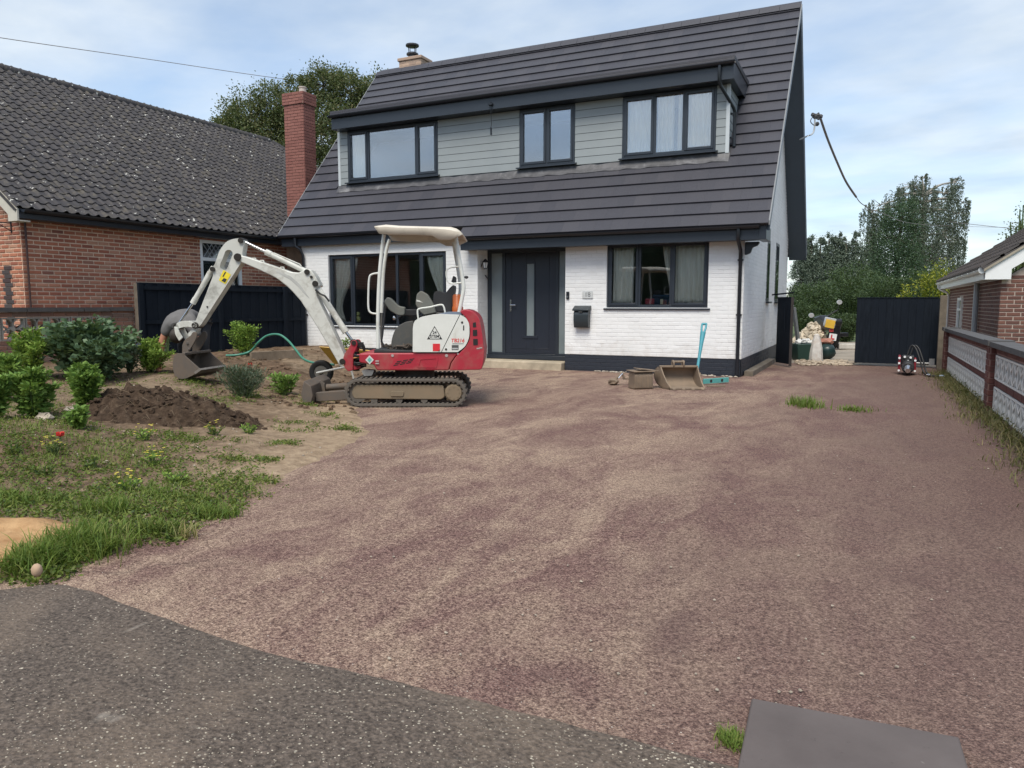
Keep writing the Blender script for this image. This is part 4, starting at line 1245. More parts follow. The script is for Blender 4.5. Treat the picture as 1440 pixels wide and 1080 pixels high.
obj('blind', s, simple('grey_green_blind', (.30, .34, .33), .8), fo, smooth=80)
# red chimney standing in the eave of the bungalow roof
cx0, cx1, cy0, cy1 = -14.02, -13.37, 15.48, 15.95
ctop = onY(432, 127, cy0).z
ch = MB(); ch.box((cx0 + .01, cy0 + .01, 2.7), (cx1 - .01, cy1 - .01, ctop - .05)); cho = obj('chimney', ch, m_mortar_red, lh)
bm_c = brick_mesh('chimney_brick', .215, .065, .011, m_brick_chim)
cb = brick_face((cx0 + .01, cy0 + .01, 0), (1, 0, 0), cx1 - cx0 - .02, 3.2, ctop - .3) + brick_face((cx1 - .01, cy0 + .01, 0), (0, 1, 0), cy1 - cy0 - .02, 3.2, ctop - .3)
cb += brick_face((cx0 - .02, cy0 - .02, 0), (1, 0, 0), cx1 - cx0 + .04, ctop - .3, ctop) + brick_face((cx1 + .02, cy0 - .02, 0), (0, 1, 0), cy1 - cy0 + .04, ctop - .3, ctop)
pieces('chimney_brick', lh, bm_c, cb, 300, 'chimney_brickwork')
s = MB(); s.box((cx0 - .02, cy0 - .02, ctop - .298), (cx1 + .02, cy1 + .02, ctop + .003)); obj('chimney_head', s, m_mortar_red, cho)
pot = MB(); pot.lathe([(.10, 0), (.09, .16), (.105, .17), (.105, .2)], 12, ((cx0 + cx1) / 2 + .08, (cy0 + cy1) / 2 + .05, ctop)); obj('chimney_pot', pot, simple('pale_pot', (.45, .4, .36), .8), cho, smooth=40)
# hanging basket bracket on the front
br = MB(); bp = onY(17, 318, LYF)
br.tube([(bp.x, LYF - .02, bp.z + .1), (bp.x, LYF - .02, bp.z - .12)], .012, 6); br.tube([(bp.x, LYF - .03, bp.z + .05), (bp.x - .12, LYF - .25, bp.z + .06), (bp.x - .2, LYF - .38, bp.z + .02)], .01, 6); br.tube([(bp.x, LYF - .03, bp.z - .08), (bp.x - .1, LYF - .2, bp.z + .04)], .008, 6)
obj('basket_bracket', br, m_gutter, lh)

# ------------------------------------------------------------------ left boundary: pierced block wall and dark board fence
WX = -12.66
pw = thing('garden_wall', 'low weathered brick wall with grey pierced blocks and dark coping at the left of the garden', 'wall', (WX, 8.2, 0))
m_block = simple('grey_screen_block', (.30, .28, .24), .95, var=.25, scale=5, bump=.4, bscale=40, dirt=4, dirtcol=(.14, .12, .085))
m_coping = simple('dark_coping', (.075, .07, .068), .8, var=.25, scale=4, bump=.3, bscale=30)
WT = 1.29
b = MB(); b.box((WX - .10, 4.6, -.1), (WX - .012, 9.72, .74)); b.box((WX - .10, 4.6, 1.13), (WX - .012, 9.72, WT - .075)); b.box((WX - .12, 9.25, -.1), (WX - .001, 9.72, WT - .075))
obj('core', b, m_mortar_pale, pw)
bm_g = brick_mesh('brick', .215, .065, .012, m_brick_weathered)
wb = brick_face((WX - .012, 5.0, 0), (0, 1, 0), 4.25, .22, .74) + brick_face((WX - .012, 5.0, 0), (0, 1, 0), 4.25, 1.135, WT - .075) + brick_face((WX - .001, 9.25, 0), (0, 1, 0), .47, .2, WT - .075)
pieces('brick', pw, bm_g, wb, 300, 'brickwork')
def screen_block(name, S, T, mat, style):
    """square pierced block lying in the local x-z plane, front at y=-T"""
    mb = MB(); h = S / 2 - .003; e = .026 if style == 'flower' else .020
    B0 = 0 if style == 'flower' else -T * .78
    mb.box((-h, -T, -h), (h, B0, -h + e)); mb.box((-h, -T, h - e), (h, B0, h)); mb.box((-h, -T, -h + e), (-h + e, B0, h - e)); mb.box((h - e, -T, -h + e), (h, B0, h - e))
    k = h - e
    if style == 'flower':
        for sx_ in (-1, 1):
            for sz_ in (-1, 1):
                # diagonal leaf openings leave a web between the petals
                mb.prism([(0, 0), (sx_ * k * .55, 0), (sx_ * k, sz_ * k * .45), (sx_ * k, sz_ * k * .15), (sx_ * k * .5, -0.0)][:4], lambda q, t: (q[0], t, q[1]), -T * .9, -T * .1)
                mb.prism([(0, 0), (0, sz_ * k * .55), (sx_ * k * .45, sz_ * k), (sx_ * k * .15, sz_ * k)], lambda q, t: (q[0], t, q[1]), -T * .9, -T * .1)
        mb.prism([(-k * .3, 0), (0, -k * .3), (k * .3, 0), (0, k * .3)], lambda q, t: (q[0], t, q[1]), -T * .93, -T * .07)
    else:
        d0, d1 = -T * .95, -T * .82
        for sx_ in (-1, 1):
            for sz_ in (-1, 1):
                # each quarter is a pair of tapered webs meeting at the side and at the middle
                mb.prism([(0, sz_ * .004), (0, sz_ * k * .30), (sx_ * k * .99, sz_ * k * 1.0), (sx_ * k * .99, sz_ * k * .74)], lambda q, t: (q[0], t, q[1]), d0, d1)
        mb.box((-.009, d0 - .002, -k), (.009, d1, k))
    me = mesh_of(mb, name, mat)
    fixnormals(me)
    return me
sb = screen_block('screen_block', .385, .09, m_block, 'flower')
pieces('screen_block', pw, sb, [Matrix.Translation((WX - .10 + .0, 9.04 - i * .39, .935)) @ Matrix.Rotation(R(90), 4, 'Z') for i in range(11)])
cop = MB(); cop.box((-.12, -.02, -.035), (.12, .50 - .03, .035))
cme = mesh_of(cop, 'coping_slab', m_coping)
pieces('coping_slab', pw, cme, [Matrix.Translation((WX - .055, 4.7 + i * .5, WT - .037)) for i in range(9)] + [Matrix.Translation((WX - .06, 9.2, WT - .034))])
hedge_back = MB()

fe = thing('board_fence', 'black painted board fence between the brick bungalow and the white house', 'fence', (-12.55, 11.8, 0))
m_black = NT('black_fence_paint'); v = m_black.coord('World', (1, 1, .12))
m_black.principled(m_black.mix(m_black.rnd(), m_black.ramp(m_black.noise(v, 30, 5), [(.3, (.006, .009, .014)), (.7, (.013, .018, .026))]), (.009, .013, .020)), .75, 0, .12, m_black.bump(m_black.noise(v, 40, 4), .3, .004))
m_black = m_black.mat
A = Vector((-12.56, 9.74, 0)); B_ = Vector((-12.34, 14.05, 0)); dv = (B_ - A).normalized(); Lf = (B_ - A).length; nv = Vector((dv.y, -dv.x, 0))
bd = MB(); bd.box((-.068, -.022, 0), (.068, 0, 1.62))
bme = mesh_of(bd, 'board', m_black)
ms = []
k = 0; s = .08
RotF = Matrix((dv.to_4d(), (-nv).to_4d(), (0, 0, 1, 0), (0, 0, 0, 1))).transposed(); RotF[3] = (0, 0, 0, 1)
while s < Lf:
    ms.append(Matrix.Translation(A + dv * s + Vector((0, 0, .12)) + nv * (.012 * (k % 2))) @ RotF); s += .128; k += 1
pieces('board', fe, bme, ms)
r_ = MB()
for z in (.25, 1.0, 1.66): r_.bar(A + nv * .045 + Vector((0, 0, z)), B_ + nv * .045 + Vector((0, 0, z)), .035, .07)
r_.bar(A + Vector((0, 0, 1.75)), B_ + Vector((0, 0, 1.75)), .07, .022)
obj('rail', r_, m_black, fe)
for s in (0.0, 1.85, 3.7):
    q = MB(); q.cbox(A + dv * s + nv * .055 + Vector((0, 0, .86)), (.09, .09, 1.78)); obj('post', q, m_black, fe)
g = MB(); g.bar(A + nv * .03 + Vector((0, 0, .07)), B_ + nv * .03 + Vector((0, 0, .07)), .03, .16); obj('gravel_board', g, m_black, fe)
q = MB(); q.cbox(A - dv * .02 + Vector((0, 0, .87)), (.10, .06, 1.75)); o = obj('timber_post', q, simple('weathered_timber', (.14, .115, .09), .9, var=.3, scale=8), bevel=.006); tag(rebase(o, A - dv * .02), 'weathered timber post at the end of the brick garden wall by the black fence', 'post')
# timber sleepers holding the bank in front of the fence
for (pa, pb, lb) in (((352, 498), (425, 492), 'long weathered timber edging plank on the soil bank below the black fence'),):
    q = MB(); a_ = W(pa[0], pa[1], 13.6); b_ = W(pb[0], pb[1], 14.4); a_.z = .36; b_.z = .36
    q.bar(a_, b_, .06, .22); o = obj('timber_plank', q, simple('old_plank', (.20, .155, .11), .9, var=.3, scale=6, bump=.3), bevel=.006); tag(rebase(o, (a_ + b_) / 2 - Vector((0, 0, .11))), lb, 'plank')
    BANKP = (a_, b_)

# ------------------------------------------------------------------ right neighbour: brown brick bungalow
NX, NYF, NYB = 2.2, 16.2, 25.6
nh = thing('house', 'brown brick bungalow with white gutter and grey tiled roof behind the right boundary wall', 'house', (6.0, 17, -.6))
w = MB(); w.box((NX, NYF, -.8), (NX + 7, NYB, 1.80)); NTP = .70; NEX, NEZ = NX - .33, 1.98
w.prism([(NX + .02, 1.801), (NX + 3.5, 1.80 + 3.5 * NTP), (NX + 6.98, 1.801)], lambda q, t: (q[0], t, q[1]), NYF, NYF + .25)
obj('wall', w, m_mortar_pale, nh)
bm_n = brick_mesh('brick', .207, .057, .010, m_brick_brown)
NW = (22.0, 22.9, .62, 1.52)
nb_ = brick_face((NX, NYB, 0), (0, -1, 0), NYB - NYF, -.3, 1.8, L=.207, H=.057, J=.018)
sidef = []
# side wall faces -x: run along -y so that the outside is -x
for M in nb_:
    yy = M.translation.y; zz = M.translation.z
    if not (NW[0] - .1 < yy < NW[1] + .1 and NW[2] - .03 < zz < NW[3] + .03): sidef.append(M)
frf = []
for r in range(56):
    z0 = -.3 + r * .075
    xl_ = NX if z0 < 1.72 else NX + (z0 - 1.70) / NTP
    if xl_ > NX + 3.3: break
    frf += brick_face((xl_ - (.1125 if (r % 2 and z0 < 1.72) else 0) + (.1125 if (r % 2 and z0 < 1.72) else 0), NYF, 0), (1, 0, 0), 3.0, z0, z0 + .075, L=.207, H=.057, J=.018) if r % 2 == 0 else [Matrix.Translation((.1125, 0, 0)) @ M for M in brick_face((xl_, NYF, 0), (1, 0, 0), 3.0, z0, z0 + .075, L=.207, H=.057, J=.018)] + ([Matrix.Translation((NX + .051, NYF, z0 + .0375)) @ Matrix.Diagonal((.102 / .215, 1, 1, 1))] if z0 < 1.72 else [])
pieces('brick', nh, bm_n, sidef + frf, 300, 'brickwork')
f = MB(); f.box((NEX + .05, NYF + .05, 1.80), (NEX + .075, NYB, 1.985)); f.box((NEX + .0751, NYF + .05, 1.80), (NX - .002, NYB, 1.815))
obj('fascia', f, m_upvc, nh)
f = MB(); f.prism([(NEX + .05, 1.795), (NX + .12, 1.795), (NX + .12, 1.98), (NX + 3.5, 1.98 + (3.5 - .12) * NTP), (NX + 3.5, 2.22 + (3.5 - .12) * NTP), (NEX + .05, 2.05)], lambda q, t: (q[0], t, q[1]), NYF - .16, NYF - .14)
f.box((NEX + .05, NYF - .1399, 1.796), (NX + .1, NYF + .049, 1.81))
obj('bargeboard', f, m_upvc, nh)
rf = MB()
rf.add([(NEX, NYF - .2, NEZ + .02), (NX + 3.5, NYF - .2, NEZ + .02 + (NX + 3.5 - NEX) * NTP), (NX + 3.5, NYB + .2, NEZ + .02 + (NX + 3.5 - NEX) * NTP), (NEX, NYB + .2, NEZ + .02)], [(0, 1, 2, 3)])
rf.add([(NX + 3.5, NYF - .2, NEZ + .02 + (NX + 3.5 - NEX) * NTP), (NX + 7.33, NYF - .2, NEZ), (NX + 7.33, NYB + .2, NEZ), (NX + 3.5, NYB + .2, NEZ + .02 + (NX + 3.5 - NEX) * NTP)], [(0, 1, 2, 3)])
ro = obj('roof', rf, m_tile_right, nh); so = ro.modifiers.new('t', 'SOLIDIFY'); so.thickness = .04; so.offset = 0
s = MB(); s.add([(NEX + .02, NYF - .198, NEZ - .04), (NX + 3.5, NYF - .198, NEZ - .04 + (NX + 3.48 - NEX) * NTP), (NX + 3.5, NYF - .198, NEZ + .01 + (NX + 3.48 - NEX) * NTP), (NEX + .02, NYF - .198, NEZ + .01)], [(0, 1, 2, 3)])
so_ = obj('verge_mortar', s, simple('verge_mortar', (.33, .29, .23), .95, var=.2), ro); sq = so_.modifiers.new('t', 'SOLIDIFY'); sq.thickness = .05
tm = MB(); NG, NTW = .34, .30
tm.add([(-NTW / 2, 0, 0), (NTW / 2, 0, 0), (NTW / 2, NG + .07, 0), (-NTW / 2, NG + .07, 0), (-NTW / 2, 0, .03), (NTW * .30, 0, .03), (NTW * .38, 0, .055), (NTW / 2, 0, .055), (NTW / 2, NG + .07, .045), (NTW * .38, NG + .07, .045), (NTW * .30, NG + .07, .02), (-NTW / 2, NG + .07, .02)],
       [(4, 5, 10, 11), (5, 6, 9, 10), (6, 7, 8, 9), (0, 1, 7, 6, 5, 4), (1, 2, 8, 7), (3, 0, 4, 11)])
nme = mesh_of(tm, 'roof_tile', m_tile_right); fixnormals(nme)
nang = math.atan(NTP); tl_ = []
for r in range(14):
    s_ = r * NG; x = NEX - .02 + s_ * math.cos(nang); z = NEZ + .03 + s_ * math.sin(nang); y = NYF - .2 + NTW / 2
    if x > NX + 3.4: break
    while y < NYB + .2:
        tl_.append(Matrix.Translation((x, y, z)) @ Matrix.Rotation(R(-90), 4, 'Z') @ Matrix.Rotation(nang - .07, 4, 'X')); y += NTW
pieces('roof_tile', nh, nme, tl_, 300, 'roof_tiles')
g = MB(); rr = .06
outer = [(NEX + .0 + rr * math.cos(math.pi + math.pi * k / 8), 1.975 + rr * math.sin(math.pi + math.pi * k / 8)) for k in range(9)]
inner = [(NEX + .0 + (rr - .007) * math.cos(math.pi + math.pi * k / 8), 1.975 + (rr - .007) * math.sin(math.pi + math.pi * k / 8)) for k in range(8, -1, -1)]
g.prism(outer + inner, lambda q, t: (q[0], t, q[1]), NYF - .12, NYB)
gu = obj('gutter', g, m_upvc, nh, smooth=50)
g = MB()
for i in range(9):
    y = NYF + .5 + i * 1.0
    o2 = [(q[0] + (q[0] - NEX) * .12, 1.975 + (q[1] - 1.975) * 1.12) for q in outer]
    g.prism(o2 + outer[::-1], lambda q, t: (q[0], t, q[1]), y, y + .05)
g.cyl((NEX, NYF - .135, 1.965), (NEX, NYF - .12, 1.965), .062, n=14)
obj('gutter_bracket', g, m_upvc, nh)
for (y, nm) in ((18.9, 0), (25.3, 1)):
    d = MB()
    d.tube([(NEX, y, 1.92), (NEX, y, 1.84), (NEX + .06, y, 1.78), (NX - .10, y, 1.70), (NX - .06, y, 1.62), (NX - .06, y, -.3)] if nm else [(NX - .08, y, 1.80), (NX - .08, y, -.3)], .034 if nm else .055, 10)
    obj('downpipe', d, m_upvc if nm else m_greyp, nh, smooth=40)
f = MB(); y0, y1, z0, z1 = NW; x = NX - .055
for a, b_, c_, d_ in ((y0, y0 + .07, z0, z1), (y1 - .07, y1, z0, z1), (y0 + .07, y1 - .07, z0, z0 + .07), (y0 + .07, y1 - .07, z1 - .07, z1)): f.box((x, a, c_), (x + .06, b_, d_))
f.box((x + .001, y0 + .07, z1 - .33), (x + .059, y1 - .07, z1 - .28)); f.box((x - .05, y0 - .05, z0 - .05), (x + .06, y1 + .05, z0 - .001))
fo = obj('window', f, m_upvc, nh); s = MB(); s.box((x + .03, y0 + .06, z0 + .06), (x + .036, y1 - .06, z1 - .06)); obj('pane', s, m_glass_up, fo)

# ------------------------------------------------------------------ right boundary wall: brick piers, white pierced blocks, grey coping
BX = 1.42
bw = thing('boundary_wall', 'low wall of white pierced blocks with red brick piers and grey coping along the right of the driveway', 'wall', (BX, 12, 0))
m_wblock = simple('white_screen_block', (.80, .77, .71), .9, var=.12, scale=5, bump=.3, bscale=50, dirt=7, dirtcol=(.23, .20, .15), dirtlo=.5, dirthi=.8)
m_cop2 = simple('grey_coping', (.078, .076, .076), .75, var=.2, scale=4, bump=.25, bscale=40)
piers = [4.9, 10.95, 16.82]
PW = .30
core = MB(); bl = []; wbr = []
blk = screen_block('screen_block', .30, .09, m_wblock, 'cross')
bm_p = brick_mesh('brick', .215, .065, .008, m_brick_wall)
BT = .87
for y in piers:
    core.box((BX - .02, y - PW / 2 + .011, -.1), (BX + .22, y + PW / 2 - .011, BT + .01))
    wbr += brick_face((BX - .03, y - PW / 2 + .01, 0), (1, 0, 0), .26, -.02, BT, L=.26) + brick_face((BX - .02, y + PW / 2, 0), (0, -1, 0), PW, -.02, BT, L=.30)
for a, b_ in zip(piers[:-1], piers[1:]):
    y0, y1 = a + PW / 2, b_ - PW / 2
    n = round((y1 - y0) / .30); st = (y1 - y0) / n
    for i in range(n):
        for z in (.03 + .15, .42 + .15):
            bl.append(Matrix.Translation((BX + .13, y0 + (i + .5) * st, z)) @ Matrix.Rotation(R(-90), 4, 'Z') @ Matrix.Diagonal((st / .3, 1, 1, 1)))
    core.box((BX + .05, y0, .338), (BX + .12, y1, .412)); core.box((BX + .05, y0, .725), (BX + .12, y1, BT - .05)); core.box((BX + .05, y0, -.1), (BX + .12, y1, .028))
    wbr += brick_face((BX + .05, y1, 0), (0, -1, 0), y1 - y0, .338, .413) + [Matrix.Translation((0, 0, 0)) @ M for M in brick_face((BX + .05, y1, 0), (0, -1, 0), y1 - y0, .73, .83, L=.068, H=.09)]
obj('core', core, m_mortar_red, bw)
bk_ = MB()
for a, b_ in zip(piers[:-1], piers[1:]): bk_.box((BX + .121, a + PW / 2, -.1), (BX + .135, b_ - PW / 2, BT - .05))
obj('hole_shade_panel', bk_, simple('hole_shade', (.05, .047, .043), .9, var=.4, scale=6), bw)  # added dark panel, stands in for the shade inside the block openings
pieces('brick', bw, bm_p, wbr, 300, 'brickwork')
pieces('screen_block', bw, blk, bl, 300, 'screen_blocks')
c = MB(); c.box((-.12, 0, -.03), (.13, .594, .03)); c2 = mesh_of(c, 'coping_slab', m_cop2)
cm = []; y = 5.7
while y < 16.9: cm.append(Matrix.Translation((BX + .085, y, BT - .018))); y += .6
for yy in piers: cm.append(Matrix.Translation((BX + .08, yy - .19, BT - .006)) @ Matrix.Diagonal((1.12, .63, 1.1, 1)))
pieces('coping_slab', bw, c2, cm)
# ------------------------------------------------------------------ gates
gt = thing('gate', 'black closed timber gate leaf hung from the timber post at the right boundary wall', 'gate', (.55, 18.2, 0))
ga, gb_ = onZ(1201, 513) , onZ(1312, 516)
ga = onY(1201, 513, 18.15); gb_ = onY(1314, 516, 18.15)
dv = Vector((1, 0, 0)); bw_ = .145
bd = MB(); bd.box((-bw_ / 2 + .0015, -.02, 0), (bw_ / 2 - .0015, 0, 1.42)); gme = mesh_of(bd, 'board', m_black)
x = ga.x + bw_ / 2; ms = []
while x < gb_.x - .02: ms.append(Matrix.Translation((x, 18.13, .055))); x += bw_
pieces('board', gt, gme, ms)
r_ = MB()
for z in (.25, .8, 1.35): r_.box((ga.x, 18.131, z - .05), (gb_.x, 18.18, z + .05))
r_.box((ga.x - .01, 18.10, 1.476), (gb_.x, 18.18, 1.50)); r_.box((ga.x + .01, 18.181, .06), (gb_.x - .01, 18.19, 1.47))
obj('frame', r_, m_black, gt)
b = MB(); b.tube([(gb_.x - .5, 18.09, .09), (gb_.x - .05, 18.09, .09)], .02, 8); b.cbox((gb_.x - .06, 18.09, .12), (.10, .05, .14)); obj('drop_bolt', b, simple('dull_zinc', (.3, .3, .3), .5, .5), gt)
pst = MB(); pp = onY(1321, 520, 17.75); pst.cbox((pp.x, 17.75, .76), (.125, .125, 1.54)); o = obj('gate_post', pst, simple('pale_weathered_post', (.15, .125, .095), .9, var=.3, scale=7, bump=.3), bevel=.008)
tag(rebase(o, (pp.x, 17.75, 0)), 'square weathered timber post between the black gate and the brick wall pier', 'post')
g2 = thing('gate', 'black timber gate leaf folded open against the white gable wall', 'gate', (-1.75, 17.6, 0))
ms = []; p0 = Vector((-1.78, 17.45, 0)); p1 = Vector((-1.48, 17.0, 0)); dv = (p1 - p0).normalized(); nv = Vector((dv.y, -dv.x, 0))
RotG = Matrix((dv.to_4d(), (-nv).to_4d(), (0, 0, 1, 0), (0, 0, 0, 1))).transposed(); RotG[3] = (0, 0, 0, 1)
x = .07
while x < (p1 - p0).length: ms.append(Matrix.Translation(p0 + dv * x + Vector((0, 0, .06))) @ RotG); x += bw_
gme2 = gme.copy(); gme2.transform(Matrix.Diagonal((1, 1, 1.0, 1)))
pieces('board', g2, gme2, ms)
r_ = MB(); r_.bar(p1 + Vector((.03, -.01, .02)), p1 + Vector((.03, -.01, 1.50)), .05, .09, (0, 1, 0)); obj('stile', r_, simple('dark_brown_stile', (.035, .028, .026), .7, var=.2), g2)
r_ = MB(); r_.bar(p0 + Vector((0, 0, 1.49)), p1 + Vector((0, 0, 1.49)), .06, .03); h_ = p0 + dv * .38 + nv * .05; r_.tube([h_ + Vector((0, 0, .75)), h_ + Vector((0, 0, 1.3))], .012, 6); obj('frame', r_, m_black, g2)
q = MB(); q.bar((-1.95, 17.75, 1.56), (-1.45, 17.1, 1.60), .03, .03); obj('latch_bar', q, m_black, g2)
# kerb along the gable
k = MB(); k.box((HX1 + .03, HY + .25, -.05), (HX1 + .19, 18.2, .09)); obj('kerb', k, simple('worn_kerb', (.16, .135, .105), .95, var=.3, scale=5, bump=.5), kind='structure')
# ------------------------------------------------------------------ mini digger
XD = 10.14                                    # distance of its centre plane
XU = (585 - 720) / FPX * XD
xo = RIGHT * XU + FWD * XD; xo.z = 0
dig = thing('mini_digger', 'small red and white tracked digger with open canopy parked by the soil bank', 'mini digger', xo, YAW)
def E(px, py, D):
    """photo pixel on the plane at distance D -> digger space (u right, v away, z up)"""
    u, _, z = hray(px, py)
    return Vector((u * D - XU, D - XD, CAM_H + z * D))
def E2(px, py, D=XD):
    p = E(px, py, D); return (p.x, p.z)
def plate(mb, poly, D0, D1, Dref=None):
    """outline read at distance Dref, extruded from D0 to D1"""
    pts = [E2(x, y, Dref or D0) for x, y in poly]
    mb.prism(pts, lambda q, t: (q[0], t - XD, q[1]), D0, D1)
def eobj(name, mb, mat, parent=dig, **k):
    return obj(name, mb, mat, parent, local=True, **k)
def weld(name, col, rough, dirtcol, lo, hi, dscale=3.5, metal=0.0, spec=.5):
    return simple(name, col, rough, metal, var=.06, scale=4, dirt=dscale, dirtcol=dirtcol, dirtlo=lo, dirthi=hi, spec=spec)
m_red = weld('digger_red', (.36, .024, .042), .42, (.24, .14, .10), .47, .80)
m_cream = weld('digger_white', (.66, .68, .64), .45, (.33, .29, .22), .52, .82)
m_boom = weld('boom_white', (.58, .585, .54), .45, (.20, .17, .125), .47, .74, 6)
m_canopy = weld('canopy_cream', (.66, .60, .50), .6, (.36, .32, .25), .5, .85)
m_tracksteel = weld('track_frame_steel', (.19, .15, .10), .8, (.24, .175, .115), .4, .7)
m_rubber = weld('track_rubber', (.105, .092, .078), .85, (.15, .12, .09), .5, .8, 6)
m_bucket = weld('worn_bucket_steel', (.105, .088, .074), .65, (.16, .115, .08), .42, .72, 6)
m_blackp = simple('black_plastic', (.028, .029, .031), .55, var=.1)
m_greyseat = weld('grey_console', (.135, .14, .125), .65, (.20, .175, .14), .5, .8)
m_darkgrey = weld('dark_grey_plastic', (.075, .078, .075), .6, (.16, .13, .10), .5, .8)
m_rod = simple('chrome_rod', (.6, .6, .6), .18, 1.0)
m_pin = simple('greasy_pin', (.045, .04, .035), .5, .6)
m_blue = simple('blue_grey_cover', (.13, .16, .21), .5)
m_yel = simple('yellow_sticker', (.75, .60, .03), .5)
m_hose = simple('black_hose', (.015, .015, .016), .5)

# --- tracks
def stadium(cx_, cz, L_, H_, r, n=10):
    out = []
    for (sx_, a0) in ((1, -90), (-1, 90)):
        for k in range(n + 1):
            a = R(a0 + 180 * k / n)
            out.append((cx_ + sx_ * (L_ / 2 - r) + r * math.cos(a), cz + (H_ / 2) * math.sin(a)))
    return out
def walk(path, step):
    P = [Vector(p) for p in path] + [Vector(path[0])]
    tot = sum((P[i + 1] - P[i]).length for i in range(len(P) - 1)); n = int(tot / step); st = tot / n; out = []; i = 0; acc = 0; s = 0
    for k in range(n):
        t = k * st
        while acc + (P[i + 1] - P[i]).length < t: acc += (P[i + 1] - P[i]).length; i += 1
        d = P[i + 1] - P[i]; q = P[i] + d * ((t - acc) / d.length); out.append((q, d.normalized()))
    return out
TL = 172 * 9.62 / FPX; TH = .365; TC = E2(570, 553.5, 9.62); TCX = TC[0]; TCZ = TH / 2 + .004
def track(D0, D1, name='track'):
    pth = stadium(TCX, TCZ, TL, TH, TH / 2)
    inn = stadium(TCX, TCZ, TL - .075, TH - .075, (TH - .075) / 2)
    mb = MB(); n = len(pth); v0, v1 = D0 - XD, D1 - XD
    vs = [(p[0], v0, p[1]) for p in pth] + [(p[0], v1, p[1]) for p in pth] + [(p[0], v0, p[1]) for p in inn] + [(p[0], v1, p[1]) for p in inn]
    fs = []
    for i in range(n):
        j = (i + 1) % n
        fs += [(i, j, n + j, n + i), (2 * n + i, 3 * n + i, 3 * n + j, 2 * n + j), (i, 2 * n + i, 2 * n + j, j), (n + i, n + j, 3 * n + j, 3 * n + i)]
    mb.add(vs, fs)
    t = eobj(name, mb, m_rubber, bevel=.006)
    lg = MB()
    for q, d in walk(pth, .062):
        nrm = Vector((d.y, -d.x)); c = q + nrm * .002
        lg.M = Matrix.Translation((c.x, (v0 + v1) / 2, c.y)) @ Matrix.Rotation(-math.atan2(d.y, d.x), 4, 'Y'); lg.cbox((0, 0, 0), (.03, v1 - v0 - .01, .026))
    lg.M = Matrix.Identity(4)
    for q, d in walk(inn, .062):
        nrm = Vector((-d.y, d.x)); c = q + nrm * .006
        lg.M = Matrix.Translation((c.x, v0 + .028, c.y)) @ Matrix.Rotation(-math.atan2(d.y, d.x), 4, 'Y'); lg.cbox((0, 0, 0), (.026, .05, .018))
    eobj('tread_lugs', lg, m_rubber, kind='stuff')
    f = MB(); k = .012
    x0, x1 = TCX - TL / 2 + .11, TCX + TL / 2 - .30
    f.prism(rpoly([(x0, TCZ - .085), (x1 - .03, TCZ - .095), (x1 + .02, TCZ - .06), (x1, TCZ + .10), (x0 + .02, TCZ + .105), (x0 - .03, TCZ)], .03), lambda q, t: (q[0], t, q[1]), v0 + .035, v1 - .03)
    eobj('track_frame', f, m_tracksteel, bevel=.012)
    f = MB(); f.prism(rpoly([(TCX - .20, TCZ - .05), (TCX - .03, TCZ - .05), (TCX - .02, TCZ + .02), (TCX - .19, TCZ + .02)], .02), lambda q, t: (q[0], t, q[1]), v0 + .022, v0 + .036); eobj('cover_plate', f, m_tracksteel, bevel=.004)
    sp = MB(); cx_ = TCX + TL / 2 - TH / 2 + .02
    sp.cyl((cx_, v0 + .03, TCZ), (cx_, v1 - .02, TCZ), .118, n=24); sp.cyl((cx_, v0 + .012, TCZ), (cx_, v0 + .03, TCZ), .10, .112, 24)
    for k in range(11):
        a = k * 2 * math.pi / 11; sp.M = Matrix.Translation((cx_ + .125 * math.cos(a), v0 + .1, TCZ + .125 * math.sin(a))) @ Matrix.Rotation(-a, 4, 'Y'); sp.cbox((0, 0, 0), (.03, .06, .03))
    sp.M = Matrix.Identity(4)
    for k in range(8):
        a = k * math.pi / 4; sp.cyl((cx_ + .075 * math.cos(a), v0 + .004, TCZ + .075 * math.sin(a)), (cx_ + .075 * math.cos(a), v0 + .02, TCZ + .075 * math.sin(a)), .008, n=6)
    eobj('sprocket', sp, m_tracksteel, smooth=40)
    sp = MB(); cx_ = TCX - TL / 2 + TH / 2 - .02
    sp.cyl((cx_, v0 + .04, TCZ), (cx_, v1 - .04, TCZ), .13, n=22); eobj('idler_wheel', sp, m_rubber, smooth=40)
    for k in range(3):
        sp = MB(); x = TCX - .42 + k * .33; sp.cyl((x, v0 + .045, TCZ - .10), (x, v1 - .04, TCZ - .10), .045, n=12); eobj('roller', sp, m_rubber, smooth=40)
track(9.62, 9.85); track(10.43, 10.66)
c = MB(); c.box((TCX - .42, -.26, .16), (TCX + .36, .26, .34)); c.cyl((TCX + .06, 0, .34), (TCX + .06, 0, .47), .27, n=28); eobj('chassis', c, m_rubber, bevel=.01)
# --- dozer blade
b = MB(); prof = [(427, 536), (437, 543), (440, 556), (436, 571), (428, 571), (423, 555)]
pp = [E2(x, y, 9.62) for x, y in prof]
b.prism(pp, lambda q, t: (q[0], t, q[1]), -.52, .52); eobj('blade', b, m_bucket, bevel=.008)
b = MB()
for v in (-.36, .28): b.add([(pp[2][0] - .01, v, .05), (TCX - .40, v, .10), (TCX - .40, v + .09, .10), (pp[2][0] - .01, v + .09, .05), (pp[2][0] - .01, v, .17), (TCX - .40, v, .23), (TCX - .40, v + .09, .23), (pp[2][0] - .01, v + .09, .17)], [(0, 1, 2, 3), (7, 6, 5, 4), (0, 4, 5, 1), (1, 5, 6, 2), (2, 6, 7, 3), (3, 7, 4, 0)])
b.cyl((pp[2][0] + .05, 0, .20), (TCX - .40, 0, .26), .045, n=12)
eobj('blade_arm', b, m_bucket, bevel=.006)
